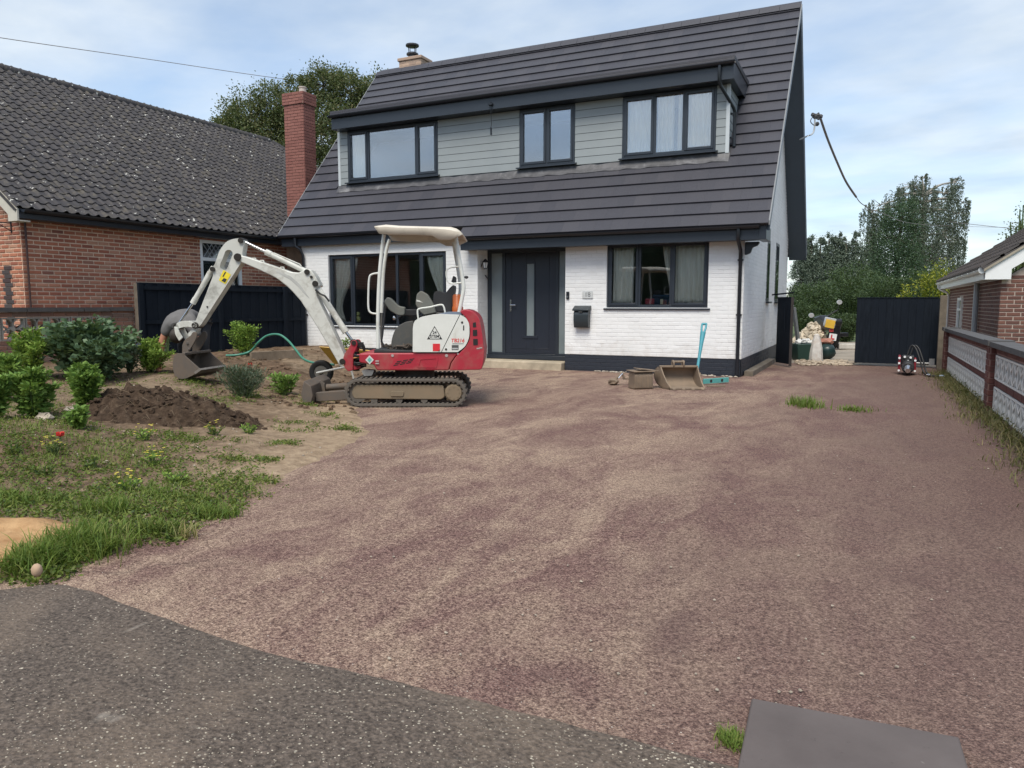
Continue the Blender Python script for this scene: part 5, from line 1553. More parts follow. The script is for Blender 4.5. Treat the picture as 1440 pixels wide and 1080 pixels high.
b = MB(); plate(b, [(436, 541), (450, 535), (456, 540), (458, 556), (448, 561), (438, 553)], 10.1, 10.16); eobj('blade_bracket', b, m_bucket, bevel=.004)

# --- revolving upper: red skirt, white side panels, counterweight
N0, N1 = 9.66, 10.62
sk = MB(); plate(sk, rpoly([(526, 496.5, 6), (645.5, 496.5, 0), (640, 501.5, 0), (634, 510.5, 0), (631, 521, 0), (529, 521, 8), (526, 513, 2), (505, 510, 3), (505, 497, 3)], 2), N0, N1)
eobj('skirt', sk, m_red, bevel=.016, seg=3)
cw = MB(); plate(cw, rpoly([(631.7, 521, 0), (634.7, 510.8, 0), (640.6, 502, 0), (646.2, 496.6, 0), (654, 488.5, 2), (660.5, 478, 8), (661.5, 461, 8), (656, 447, 10), (646.5, 438.5, 2), (652, 434.5, 5), (665, 437.5, 10), (674, 447, 8), (678, 466, 10), (680.2, 487, 4), (681.5, 493, 3), (680, 508, 4), (677.5, 520, 4)], 3), N0 - .015, N1 + .015)
eobj('counterweight', cw, m_red, bevel=.045, seg=4)
en = MB(); plate(en, rpoly([(583, 495), (583, 462, 6), (592, 450, 8), (614, 444, 8), (643, 443, 8), (658, 452, 8), (659, 478, 8), (652, 488, 4), (652, 495)], 3), N0 + .03, N1 - .03)
eobj('engine_housing', en, m_darkgrey)
pn = MB(); plate(pn, rpoly([(580.3, 495.2, 1), (580.5, 461, 3), (582, 452, 5), (592, 445.5, 8), (614, 441.3, 6), (646.2, 442.6, .5), (620.2, 495.2, .5)], 3), N0 - .022, N0 + .029)
p1 = eobj('side_panel', pn, m_cream, bevel=.014, seg=3)
pn = MB(); plate(pn, rpoly([(621.2, 495.2, .5), (647.2, 442.8, .5), (655, 446.5, 6), (660, 455, 6), (660.3, 474, 7), (654.5, 487.5, 8), (643.5, 495.2, .5)], 3), N0 - .022, N0 + .029)
p2 = eobj('side_panel', pn, m_cream, bevel=.012, seg=3)
pn = MB(); plate(pn, rpoly([(580.3, 495.2, 1), (582, 452, 5), (614, 441.3, 6), (655, 446.5, 6), (660, 474, 7), (643.5, 495.2, .5)], 3), N1 - .03, N1 + .02, N0); eobj('side_panel', pn, m_cream, bevel=.012)
bc = MB(); plate(bc, rpoly([(612, 442.5), (629, 438.5), (645, 438.5), (652, 441), (646, 444.5), (616, 444.5)], 1.5), N0 + .02, N1 - .02); eobj('bonnet', bc, m_blue, bevel=.012)
# vents in the counterweight, slots, recess and trims on the skirt
v = MB()
for q in ([(664.8, 454), (669.2, 452.8), (669.8, 460), (665, 460.5)], [(664.8, 464), (671, 463.6), (671.2, 472.3), (665, 472.6)], [(665.2, 476.8), (671.8, 476.4), (672, 485.3), (665.6, 485.6)]):
    plate(v, rpoly(q, .8), N0 - .0185, N0 - .010)
eobj('vent', v, m_hose)
v = MB()
for q in ([(543, 512.5), (556, 509.5), (579, 506.5), (581, 508.5), (558, 512), (544, 514.5)],):
    pass
for k in range(3):
    for i in range(3):
        x0 = 553 + i * 9 + k * 2.2; y0 = 514.8 - i * 1.6 - k * 2.6
        plate(v, [(x0, y0), (x0 + 7, y0 - 1.2), (x0 + 7.6, y0 - 2.6), (x0 + .6, y0 - 1.5)], N0 - .0015, N0 + .01)
eobj('grille_slots', v, m_hose)
v = MB(); po = rpoly([(586.5, 517), (590, 504.5), (616.5, 502.8), (614, 517)], 1.5); pi_ = rpoly([(588.5, 515.8), (591.6, 505.8), (614.3, 504.2), (612.2, 515.8)], 1.2)
a_ = [E2(x, y, N0) for x, y in po]; c_ = [E2(x, y, N0) for x, y in pi_]; n = len(a_)
v.add([(q[0], N0 - XD - .006, q[1]) for q in a_] + [(q[0], N0 - XD - .006, q[1]) for q in c_] + [(q[0], N0 - XD + .005, q[1]) for q in a_] + [(q[0], N0 - XD + .005, q[1]) for q in c_],
      [(i, (i + 1) % n, n + (i + 1) % n, n + i) for i in range(n)] + [(i, 2 * n + i, 2 * n + (i + 1) % n, (i + 1) % n) for i in range(n)] + [(n + i, n + (i + 1) % n, 3 * n + (i + 1) % n, 3 * n + i) for i in range(n)])
eobj('skirt_rib', v, m_red)
v = MB(); ctr = E(519.8, 506, N0 - .002)
v.prism([(-.055, 0), (0, -.06), (.055, 0), (0, .06)], lambda q, t: (ctr.x + q[0], t, ctr.z + q[1]), N0 - XD - .006, N0 - XD - .001); v.mi = 0
eobj('diamond_sticker', v, simple('pale_sticker', (.55, .58, .56), .4))
v = MB(); v.prism([(-.03, 0), (0, -.034), (.03, 0), (0, .034)], lambda q, t: (ctr.x + q[0], t, ctr.z + q[1]), N0 - XD - .008, N0 - XD - .0065); eobj('sticker_mark', v, simple('teal_mark', (.12, .42, .36), .4))
v = MB()
for (x, y, s_) in ((628, 500, .02), (644, 497.5, .012), (552, 500, .018)): c_ = E(x, y, N0); v.cyl((c_.x, N0 - XD - .008, c_.z), (c_.x, N0 - XD + .004, c_.z), s_, n=12)
for (x, y) in ((673, 490), (676, 489), (531, 507.5), (531, 511)): c_ = E(x, y, N0); v.box((c_.x - .025, N0 - XD - .019, c_.z - .008), (c_.x + .02, N0 - XD - .014, c_.z + .008))
eobj('bolt', v, simple('pale_scuffed_metal', (.45, .40, .38), .5, .3))
# markings on the white panels
mk = simple('dark_print', (.03, .032, .035), .5)
FRT = Euler((R(90), 0, 0))
def dec(name, poly, mat, d=.0015, parent=p1):
    v = MB(); plate(v, poly, N0 - .022 - d - .002, N0 - .0225 - d + .0012); return eobj(name, v, mat, parent)
tri = [(611.4, 458.3), (622.2, 477.0), (600.8, 477.0)]
T3 = [Vector(E2(x, y, N0)) for x, y in tri]; cen = sum(T3, Vector((0, 0))) / 3
inn = [cen + (q - cen) * .86 for q in T3]
v = MB(); v.add([(q.x, N0 - XD - .0245, q.y) for q in T3 + inn] + [(q.x, N0 - XD - .0222, q.y) for q in T3 + inn], [(0, 1, 4, 3), (1, 2, 5, 4), (2, 0, 3, 5), (0, 6, 7, 1), (1, 7, 8, 2), (2, 8, 6, 0)])
for q, s1, s2 in ((T3[1], -1, 1), (T3[2], 1, 1)):
    v.add([(q.x, N0 - XD - .0246, q.y), (q.x + s1 * .045, N0 - XD - .0246, q.y), (q.x + s1 * .022, N0 - XD - .0246, q.y + .038)], [(0, 1, 2)])
eobj('warning_triangle', v, mk, p1)
def etext(body, size, px, py, mat, parent, shear=0.0):
    c_ = E(px, py, N0); cu = bpy.data.curves.new('lettering', 'FONT'); cu.body = body; cu.size = size; cu.align_x = 'CENTER'; cu.align_y = 'CENTER'; cu.extrude = .0006; cu.shear = shear; cu.offset = .0012
    cu.materials.append(mat); o = text_mesh('lettering', cu, parent); o.location = (c_.x, N0 - XD - .0235, c_.z); o.rotation_euler = (R(90), 0, 0); return o
etext('24', .052, 611.4, 467.6, mk, p1); etext('STEM', .052, 611.4, 473.0, mk, p1)
etext('TB216', .066, 643.8, 479.0, simple('red_print', (.62, .03, .03), .5), p2, .12)
dec('red_sticker', rpoly([(608.6, 483.3), (618.7, 483.3), (618.7, 493.8), (608.6, 493.8)], .6), simple('red_sticker_print', (.60, .025, .035), .5))
dec('sticker_corner', [(616, 494.0), (618.2, 494.0), (618.2, 491.6)], mk, .003)
dec('dark_label', rpoly([(635.3, 485.2), (644.8, 485.2), (644.8, 492), (635.3, 492)], .3), simple('grey_label', (.07, .075, .075), .5), parent=p2)
dec('label_print', [(636, 489.2), (644, 489.2), (644, 491.2), (636, 491.2)], simple('pale_label_print', (.40, .42, .42), .5), .003, parent=p2)
dec('underline', [(636, 483.1), (652, 483.1), (652, 483.6), (636, 483.6)], mk, parent=p2)
dec('door_pull', rpoly([(651.2, 457.5), (652.8, 457.5), (652.8, 464.6), (651.2, 464.6)], .5), m_hose, parent=p2)
v = MB()
for (x, y) in ((650, 453.3), (627.5, 491)):
    c_ = E(x, y, N0); v.cyl((c_.x, N0 - XD - .028, c_.z), (c_.x, N0 - XD - .02, c_.z), .014, n=12)
eobj('lock', v, m_pin, p2)

# --- floor, consoles, seat, levers
fl = MB(); plate(fl, [(526, 491.5), (580, 493), (580, 496.4), (526, 496.4)], N0 + .02, N1 - .02); eobj('floor_plate', fl, m_blackp, bevel=.006)
db = MB(); g = random.Random(4)
for k in range(42):
    c_ = E(g.uniform(540, 579), g.uniform(487, 492), g.uniform(9.75, 10.3)); a = g.uniform(0, 3.1); l = g.uniform(.03, .10)
    db.tube([(c_.x - l * math.cos(a), c_.y - l * math.sin(a) * .5, c_.z + .01), (c_.x, c_.y, c_.z + g.uniform(0, .04)), (c_.x + l * math.cos(a), c_.y + l * .5 * math.sin(a), c_.z)], g.uniform(.008, .02), 5)
eobj('floor_debris', db, simple('muddy_rope', (.085, .068, .055), .9, var=.4), kind='stuff')
cs = MB(); plate(cs, rpoly([(549.5, 491, 1), (550.5, 477, 6), (556, 461, 10), (570, 452.5, 4), (581, 451, 1), (581, 491, 1)], 3), 9.95, 10.12); eobj('side_console', cs, m_darkgrey, bevel=.012)
cs = MB(); plate(cs, rpoly([(551, 491, 1), (553, 470, 8), (566, 458, 6), (600, 455, 2), (600, 491, 1)], 3), 10.12, 10.5, 10.0); eobj('seat_base', cs, m_darkgrey, bevel=.012)
def arm(D0, D1, dx=0, dy=0, mat=m_greyseat):
    a = MB(); plate(a, rpoly([(539.5 + dx, 424 + dy, 3), (544.5 + dx, 417.5 + dy, 3), (549 + dx, 419.5 + dy, 2), (560.5 + dx, 430.5 + dy, 3), (569.5 + dx, 432 + dy, 2), (569 + dx, 443.5 + dy, 3), (560 + dx, 444 + dy, 4), (548 + dx, 437 + dy, 3), (543 + dx, 430 + dy, 2)], 2), D0, D1, D0); eobj('armrest', a, mat, bevel=.012)
arm(9.95, 10.07)
a = MB(); plate(a, rpoly([(584, 428, 3), (586, 413, 3), (592, 408.8, 2), (601, 414, 2), (609.5, 428, 2), (613, 440, 2), (596, 443.5, 2), (590, 438, 2)], 2), 9.86, 9.99); eobj('armrest', a, m_greyseat, bevel=.012)
a = MB(); plate(a, [(585.5, 421.5), (590, 422.5), (594.5, 425.5), (586, 424)], 9.856, 9.862); eobj('armrest_badge', a, m_cream)
a = MB(); c_ = E(542.5, 428, 10.0); a.lathe([(.02, -.06), (.03, -.03), (.034, .02), (.025, .05), (.01, .06)], 10, c_); a.tube([c_, E(541.5, 437, 10.0), E(538, 470, 10.0), E(536.5, 480, 10.0), E(541, 488, 10.0)], .012, 8)
eobj('control_lever', a, m_blackp, smooth=50)
a = MB(); c_ = E(578, 438, 10.3); a.box((c_.x - .10, c_.y - .15, c_.z - .06), (c_.x + .12, c_.y + .15, c_.z + .03)); a.tube([E(560, 448, 10.2), E(572, 438, 10.2)], .02, 6); eobj('control_pod', a, m_blackp, bevel=.02)
a = MB(); c_ = E(554.5, 447, 10.02); a.blob(c_, (.025, .02, .03), 2, .05); eobj('control_knob', a, m_steel, smooth=60)
st = MB(); plate(st, rpoly([(590, 452, 3), (591, 441, 6), (612, 438, 6), (628, 440, 4), (628, 452, 3)], 3), 9.98, 10.42, 10.0); eobj('seat', st, m_blackp, bevel=.03, seg=3)
st = MB(); plate(st, rpoly([(612, 438, 2), (608.5, 425, 6), (610, 411, 6), (617, 408.5, 5), (626, 413, 4), (633, 404, 3), (638, 400, 3), (638.5, 405, 2), (636, 424, 3), (634, 439, 2)], 3), 10.0, 10.42, 10.0); eobj('backrest', st, m_blackp, bevel=.03, seg=3)
st = MB(); plate(st, rpoly([(634, 396, 1), (637, 387.5, 1.5), (639, 388.5, 1.5), (639.5, 399, 1)], 1), 10.05, 10.35, 10.0); eobj('headrest', st, m_blackp, bevel=.012)

# --- canopy frame
def tubeE(name, pts, r, mat=m_cream, n=10, sm_=5, parent=dig):
    mb = MB(); P = [E(*p) for p in pts]
    mb.tube(smoothpath(P, sm_) if sm_ else P, r, n); return eobj(name, mb, mat, parent, smooth=60)
tubeE('front_post', [(540, 330, 9.75), (537, 352, 9.75), (533.5, 390, 9.75), (531.6, 440, 9.75), (531.4, 490, 9.75)], .024)
tubeE('front_post', [(548, 336.5, 10.5), (543.5, 352, 10.5), (539, 385, 10.5), (536.5, 440, 10.5)], .024)
tubeE('front_post', [(537, 439, 10.5), (536, 470, 10.5), (538, 492, 10.5)], .016, m_darkgrey)
rp = tubeE('rear_post', [(641, 333, 9.80), (643.5, 350, 9.80), (648.5, 380, 9.80), (651.8, 403, 9.80), (650, 418, 9.80), (645.5, 440, 9.80)], .027)
tubeE('rear_post', [(638, 340, 10.5), (640, 353, 10.5), (644.5, 381, 10.5), (647.5, 403, 10.5), (646, 418, 10.5), (642, 440, 10.5)], .027)
tubeE('grab_handle', [(533.8, 384, 9.75), (524, 385.5, 9.75), (519.3, 391, 9.75), (518, 415, 9.75), (518.3, 434, 9.75), (522, 440, 9.75), (530.5, 441.3, 9.75)], .013)
tubeE('grab_handle', [(646.5, 374.5, 9.80), (634, 376.2, 9.80), (628.3, 380, 9.80), (627.8, 388, 9.80), (630.3, 396.3, 9.80), (636, 398.8, 9.80), (650.5, 397.3, 9.80)], .011)
tubeE('grab_handle', [(588.3, 449, 9.72), (587.2, 438, 9.72), (590, 434.2, 9.72), (605, 431.8, 9.72), (619.5, 428.6, 9.72), (624, 431.5, 9.72), (626.5, 442.5, 9.72)], .012)
a = MB(); a.tube([E(651.5, 391, 9.8), E(655, 390, 9.8)], .01, 6); a.blob(E(655.5, 390, 9.8), (.03, .02, .02), 4, .1); eobj('work_lamp', a, m_blackp)
a = MB(); c_ = E(643.5, 432, 9.95); a.lathe([(.075, -.06), (.075, .0), (.066, .012), (.066, .15), (.05, .17)], 16, c_); eobj('beacon', a, simple('amber_beacon', (.42, .10, .02), .3, var=.2), smooth=40)
# canopy: sloped moulded sheet with turned-down sides
cn = MB(); rows = []
top = [(526.5, 317.5), (533, 315.6), (541, 314.6), (560, 316.2), (590, 317), (615, 317.6), (633, 318), (641, 320.2), (646, 323.5), (650.2, 328.3)]
low = [(526.5, 319.5), (533, 328.6), (541, 329.3), (560, 329.8), (590, 330.2), (607, 331.2), (616.5, 336.6), (633, 337.2), (642, 333.6), (650, 330)]
DA, DB = 9.60, 10.66
for t, sec in ((0, 'low'), (.0, 'mid'), (.10, 'top'), (.5, 'crown'), (.90, 'top'), (1.0, 'mid'), (1.0, 'low')):
    D = DA + (DB - DA) * t; row = []
    for (a, b) in zip(top, low):
        A3 = E(a[0], a[1], DA); B3 = E(b[0], b[1], DA)
        if sec == 'low': z = B3.z; x = B3.x
        elif sec == 'mid': z = A3.z * .72 + B3.z * .28; x = A3.x * .9 + B3.x * .1
        else: z = A3.z + (.012 if sec == 'crown' else 0); x = A3.x
        row.append((x, D - XD, z))
    rows.append(row)
cn.grid(rows)
co_ = eobj('canopy', cn, m_canopy, smooth=50)
q = co_.modifiers.new('t', 'SOLIDIFY'); q.thickness = .022; q.offset = -1

# --- swing bracket, boom, stick, rams, bucket
BD0, BD1 = 10.04, 10.24
sw = MB(); plate(sw, rpoly([(484, 517, 3), (482, 505, 4), (484.5, 497, 3), (491.5, 488, 3), (494, 478.5, 3), (500, 478, 3), (503, 484, 3), (500.5, 492, 2), (497, 498, 2), (496.5, 521, 2), (489.5, 522.5, 2)], 2), 10.0, 10.035); plate(sw, rpoly([(484, 517, 3), (482, 505, 4), (484.5, 497, 3), (491.5, 488, 3), (494, 478.5, 3), (500, 478, 3), (503, 484, 3), (500.5, 492, 2), (497, 498, 2), (496.5, 521, 2), (489.5, 522.5, 2)], 2), 10.245, 10.28, 10.0)
plate(sw, [(494, 500), (507, 497.5), (507, 502), (494, 503)], 10.02, 10.26, 10.0); plate(sw, [(494, 515), (507, 512), (507, 519), (495, 521)], 10.02, 10.26, 10.0)
eobj('swing_bracket', sw, m_red, bevel=.008)
sw = MB()
for (x, y, r_) in ((497.5, 482, .032), (481.5, 508.5, .04)): c_ = E(x, y, 10.0); sw.cyl((c_.x, 9.985 - XD, c_.z), (c_.x, 10.30 - XD, c_.z), r_, n=16)
c_ = E(500.5, 509, 10.14); sw.cyl((c_.x, 0, c_.z - .12), (c_.x, 0, c_.z + .14), .05, n=14)
eobj('pivot_pin', sw, m_pin, smooth=40)
hs = MB(); g = random.Random(8)
for k in range(7):
    y0 = 499 + k * 2.6; D = 9.98 + .04 * (k % 4)
    hs.tube(smoothpath([E(498, y0 + g.uniform(-1, 1), D), E(503, y0 + 1.5, D - .02), E(509, y0 + g.uniform(-1, 1), D), E(515, y0, D + .02)], 3), .014, 6)
hs.tube(smoothpath([E(500, 486, 10.1), E(505, 482, 10.1), E(511, 486, 10.1), E(512, 494, 10.1)], 4), .02, 6); c_ = E(507, 485, 10.12); hs.cbox(c_, (.07, .10, .07))
eobj('hoses', hs, m_hose, smooth=60)
hs = MB(); hs.tube([E(497, 503.5, 9.975), E(508, 502, 9.97)], .008, 6); eobj('hose_clip', hs, simple('orange_clip', (.5, .22, .04), .5))
hs = MB(); plate(hs, rpoly([(508, 521), (516, 520), (526, 521), (523, 528), (512, 529)], 1), 9.75, 9.9); eobj('underside_fitting', hs, simple('scuffed_grey_metal', (.3, .3, .29), .5, .4, var=.3))
bm_ = MB(); plate(bm_, rpoly([(336, 358.5, 2), (346, 360.8, 1), (368, 368.5), (395, 377.5), (409, 382.5), (421, 383.5), (427, 379.5, 2), (431.5, 377.8, 2), (437, 379.5, 2), (443.5, 388, 4), (449.8, 402, 2), (445.5, 405, 2), (443.6, 411.5, 4), (448.5, 424, 4), (467, 462), (484.5, 500, 2), (486, 509, 2), (482, 513.4, 3), (476.5, 512.6, 3), (470.5, 502, 3), (447, 461.5), (423, 423.5), (408, 406.5, 8), (389, 391.3, 6), (363, 379), (339, 368.8, 2), (332.5, 363, 3)], 3), BD0, BD1)
boom = eobj('boom', bm_, m_boom, bevel=.012, seg=2)
v = MB(); plate(v, rpoly([(389, 380.3), (409, 388.5), (421, 399), (428, 408.5), (436.5, 421), (428, 413.5), (420.5, 404.5), (408, 393), (388, 382.5)], 3), BD0 - .003, BD0 + .002); eobj('weld_seam', v, simple('boom_shade_paint', (.45, .455, .43), .5), boom)
for (x, y, r_) in ((432, 382.5, .036), (443.5, 399, .04), (438, 389.5, .018), (334.5, 361.8, .045)):
    v = MB(); c_ = E(x, y, BD0); v.cyl((c_.x, BD0 - .02 - XD, c_.z), (c_.x, BD1 + .02 - XD, c_.z), r_, n=16); eobj('boom_pin', v, m_pin, smooth=40)
v = MB()
for (x, y) in ((357.5, 367), (368.5, 370), (397, 379.5)): c_ = E(x, y, 10.14); v.tube([c_ + Vector((-.03, 0, 0)), c_ + Vector((-.02, 0, .035)), c_ + Vector((.02, 0, .035)), c_ + Vector((.03, 0, 0))], .010, 6)
eobj('hose_guide', v, m_boom)
def ram(p_base, p_mid, p_end, D, rb, rr, mat=m_boom, name='boom_ram'):
    b = MB(); a, m_, e = E(*p_base, D), E(*p_mid, D), E(*p_end, D)
    b.cyl(a, m_, rb, n=16); d = (m_ - a).normalized(); b.cyl(m_ - d * .07, m_ + d * .008, rb * 1.14, n=16); b.cyl(a - d * .03, a + d * .04, rb * 1.1, n=16)
    o = eobj(name, b, mat, smooth=40)
    b = MB(); b.cyl(m_, e, rr, n=12); eobj('rod', b, m_rod, o, smooth=40)
    b = MB(); b.cyl(e + Vector((0, -.05, 0)), e + Vector((0, .05, 0)), rr * 1.9, n=14); eobj('rod_eye', b, m_pin, o, smooth=40)
    b = MB(); off = Vector((0, -rb * .5, rb * 1.05)); b.tube([a + off + d * .08, a + off + d * .1 + Vector((0, 0, .02)), m_ + off - d * .12, m_ - d * .06], .009, 6); eobj('ram_pipe', b, mat, o, smooth=50)
    return o
ram((444, 401), (486, 466.5), (497, 481), 10.10, .042, .020)
v = MB(); P_ = [E(x, y, 10.0) for x, y in ((443.5, 407), (450, 413), (457, 416.5), (463, 424))]; v.tube(smoothpath(P_, 4), .013, 6); eobj('boom_hose', v, m_hose, smooth=60)
ram((432, 382.5), (374.5, 354.5), (339.5, 338.2), 10.14, .036, .019, name='stick_ram')
# stick (dipper) with its slotted head
so_ = rpoly([(338.5, 334.4, 3), (343.2, 337.5, 3), (342.4, 344, 3), (340.5, 357, 3), (341.5, 361, 3), (339.5, 368.5, 3), (282.6, 456.5, 2), (279, 460, 2), (274, 457, 2), (275.3, 450.5, 2), (299.5, 388, 2), (299.0, 379, 3), (297.8, 376.4, 2), (301.5, 372.5, 2), (304, 366, 4), (309, 351, 8), (318.5, 339.5, 8), (326.5, 336.2, 4)], 3)
st = MB(); pts = [E2(x, y, 10.06) for x, y in so_]
hole = []
for k in range(24):
    a = 2 * math.pi * k / 24; q = Vector((5.6 * math.cos(a), 5.6 * math.sin(a)))
    ax = Vector((315.5 - 320.8, 372.5 - 358.5)); c_ = Vector((318.2, 365.5)) + ax * (.62 if q.dot(ax) > 0 else -.62); hole.append(E2(c_.x + q.x, c_.y + q.y, 10.06))
bmx = bmesh.new()
def ringface(y_, flip):
    o_ = [bmx.verts.new((p[0], y_, p[1])) for p in pts]; h_ = [bmx.verts.new((p[0], y_, p[1])) for p in hole]
    eo = [bmx.edges.new((o_[i], o_[(i + 1) % len(o_)])) for i in range(len(o_))]; eh = [bmx.edges.new((h_[i], h_[(i + 1) % len(h_)])) for i in range(len(h_))]
    bmesh.ops.triangle_fill(bmx, edges=eo + eh, use_beauty=True); return o_, h_
SA, SB = 10.06 - XD, 10.22 - XD
o1, h1 = ringface(SA, 0); o2, h2 = ringface(SB, 1)
for r1, r2 in ((o1, o2), (h1, h2)):
    for i in range(len(r1)):
        bmx.faces.new((r1[i], r1[(i + 1) % len(r1)], r2[(i + 1) % len(r1)], r2[i]))
bmesh.ops.recalc_face_normals(bmx, faces=bmx.faces)
sme = bpy.data.meshes.new('stick'); bmx.to_mesh(sme); bmx.free(); sme.materials.append(weld('stick_white', (.56, .565, .52), .45, (.075, .06, .045), .50, .74, 5.5))
stick = link_mesh('stick', sme, dig)
for (x, y, r_) in ((338.6, 338.2, .034), (334.6, 361.6, .05), (299, 378.5, .032), (274.5, 457.5, .042), (248.2, 459.5, .036)):
    v = MB(); c_ = E(x, y, 10.05); v.cyl((c_.x, 10.03 - XD, c_.z), (c_.x, 10.25 - XD, c_.z), r_, n=18); eobj('stick_pin', v, m_pin, smooth=40)
v = MB(); plate(v, rpoly([(314.2, 379.5), (324.6, 386), (316.8, 399.5), (307.6, 394)], .8), 10.055, 10.059, 10.055); ys = eobj('warning_sticker', v, m_yel, stick)
v = MB(); plate(v, [(315, 391), (319, 392.6), (316.5, 397.6), (311.5, 394.6)], 10.0525, 10.0545, 10.055)
plate(v, [(316.5, 382), (318, 382.9), (314.2, 389.5), (312.9, 388.8)], 10.0525, 10.0545, 10.055); eobj('sticker_print', v, mk, stick)
v = MB(); c_ = E(291.5, 431.5, 10.055); v.cyl((c_.x, 10.05 - XD, c_.z), (c_.x, 10.07 - XD, c_.z), .012, n=10); eobj('grease_point', v, m_pin, stick)
ram((299, 378.5), (271.5, 426), (249.5, 458.5), 10.14, .034, .018, name='bucket_ram')
v = MB()
for D in (10.03, 10.23):
    plate(v, rpoly([(246, 458, 2), (250, 453, 3), (260, 450.8, 6), (270, 452.3, 4), (277.5, 456, 2), (277, 460.5, 2), (271, 460.5, 2), (261, 459.3, 5), (252.5, 461.5, 3), (249, 463, 2)], 2), D, D + .025, 10.03)
    plate(v, rpoly([(245.8, 459, 1.5), (250.5, 460.5, 1.5), (253.5, 467.5), (258, 474.5, 1), (253, 479.5, 1), (247.5, 470)], 1.5), D - .027, D - .002, 10.03)
eobj('bucket_link', v, m_boom, bevel=.004)
v = MB(); plate(v, rpoly([(270, 462), (277, 461.5), (272, 471), (264, 474), (263, 469)], 1.5), 10.07, 10.21, 10.05); eobj('stick_tip', v, m_boom, bevel=.004)
# digging bucket
BA, BB = 9.86, 10.46
psi = R(9)
pb0 = E(266, 471, 10.14)
def bk(q, v_):
    """bucket profile point (pixel on the near plate) + position across its width"""
    p = E(q[0], q[1], BA); x, y, z = p.x - pb0.x, v_, p.z
    return (pb0.x + x * math.cos(psi) + y * math.sin(psi), y * math.cos(psi) - x * math.sin(psi) * .4, z)
shell = [(263.3, 497.5), (255, 497.5), (250.3, 500.5), (248.4, 508), (248.4, 519), (251, 528), (257.8, 532.2), (265.5, 532.6), (275, 528.4), (288, 521.8)]
shell = [tuple(p)[:2] for p in smoothpath([(x, y, 0) for x, y in shell], 3)]
inner = [(x * .965 + 272 * .035, y * .955 + 505 * .045) for x, y in shell]
b = MB(); poly = shell + inner[::-1]
b.prism(poly, lambda q, t: bk(q, t), BA - XD, BB - XD); bucket = eobj('bucket', b, m_bucket)
bucket.name = 'bucket'
sp_ = [(263.3, 496.8), (267.8, 502), (276.7, 509.4), (287, 518), (288.5, 521.8), (275, 528.8), (265.5, 533), (257.5, 532.7), (250.7, 528.4), (248, 519), (248, 508), (250, 500), (255, 497)]
for s_ in ((BA - XD - .014, BA - XD + .004), (BB - XD - .004, BB - XD + .014)):
    b = MB(); b.prism(sp_, lambda q, t: bk(q, t), *s_); eobj('side_plate', b, m_bucket, bucket, bevel=.003)
b = MB(); b.prism([(287, 517.8), (290, 520.2), (281, 526.2), (279, 523)], lambda q, t: bk(q, t), BA - XD - .018, BB - XD + .018); eobj('cutting_edge', b, simple('scraped_steel', (.20, .18, .16), .5, .3, var=.3), bucket, bevel=.002)
b = MB(); b.prism([(262, 495.4), (266, 495.8), (266, 499), (262, 499.3)], lambda q, t: bk(q, t), BA - XD - .016, BB - XD + .016); eobj('lip', b, m_bucket, bucket, bevel=.003)
b = MB()
for t in (10.00, 10.235):
    b.prism(rpoly([(249.5, 508, 2), (249.7, 485, 4), (254, 477.8, 4), (261, 474, 3), (266, 466.8, 4), (271, 468.5, 3), (271.5, 474.5, 3), (266, 485, 4), (256, 500, 3), (253, 508, 2)], 2), lambda q, s_: bk((q[0] + 2, q[1]), s_), t - XD, t + .03 - XD)
eobj('bucket_ear', b, m_bucket, bucket, bevel=.004)
b = MB(); p_ = bk((260, 483.5), 9.985 - XD); b.cyl(p_, (p_[0], p_[1] + .02, p_[2]), .016, n=10); p_ = bk((262, 492), 9.985 - XD); b.cyl(p_, (p_[0], p_[1] + .02, p_[2]), .012, n=10); eobj('bolt', b, m_steel, bucket)
# ------------------------------------------------------------------ slab, spare buckets and tools on the driveway
m_slab = NT('grey_slab'); v = m_slab.coord('World')
c = m_slab.ramp(m_slab.noise(v, 2.5, 6, .6), [(.3, (.088, .072, .067)), (.7, (.128, .107, .100))])
c = m_slab.mix(m_slab.ramp(m_slab.noise(v, 30, 3), [(.68, 0), (.74, .6)]), c, (.045, .035, .033))
c = m_slab.mix(m_slab.ramp(m_slab.noise(v, 22, 2.5), [(.70, 0), (.74, .5)]), c, (.30, .28, .25))
m_slab.principled(c, .6, 0, .35, m_slab.bump(m_slab.noise(v, 120, 4), .3, .002)); m_slab = m_slab.mat
q = MB(); P0, P1 = onZ(1057, 981, .03), onZ(1349, 1036, .03); d1 = (P1 - P0); dd = Vector((onZ(1037, 1080, .03) - P0)); dd = dd.normalized() * .62
q.add([P0, P1, P1 + dd, P0 + dd] + [p + Vector((0, 0, -.045)) for p in (P0, P1, P1 + dd, P0 + dd)], [(0, 1, 2, 3), (7, 6, 5, 4), (0, 4, 5, 1), (1, 5, 6, 2), (2, 6, 7, 3), (3, 7, 4, 0)])
o = obj('slab', q, m_slab, bevel=.006); tag(rebase(o, (P0 + P1) / 2), 'flat smooth dark grey slab lying on the driveway at its road end', 'slab')

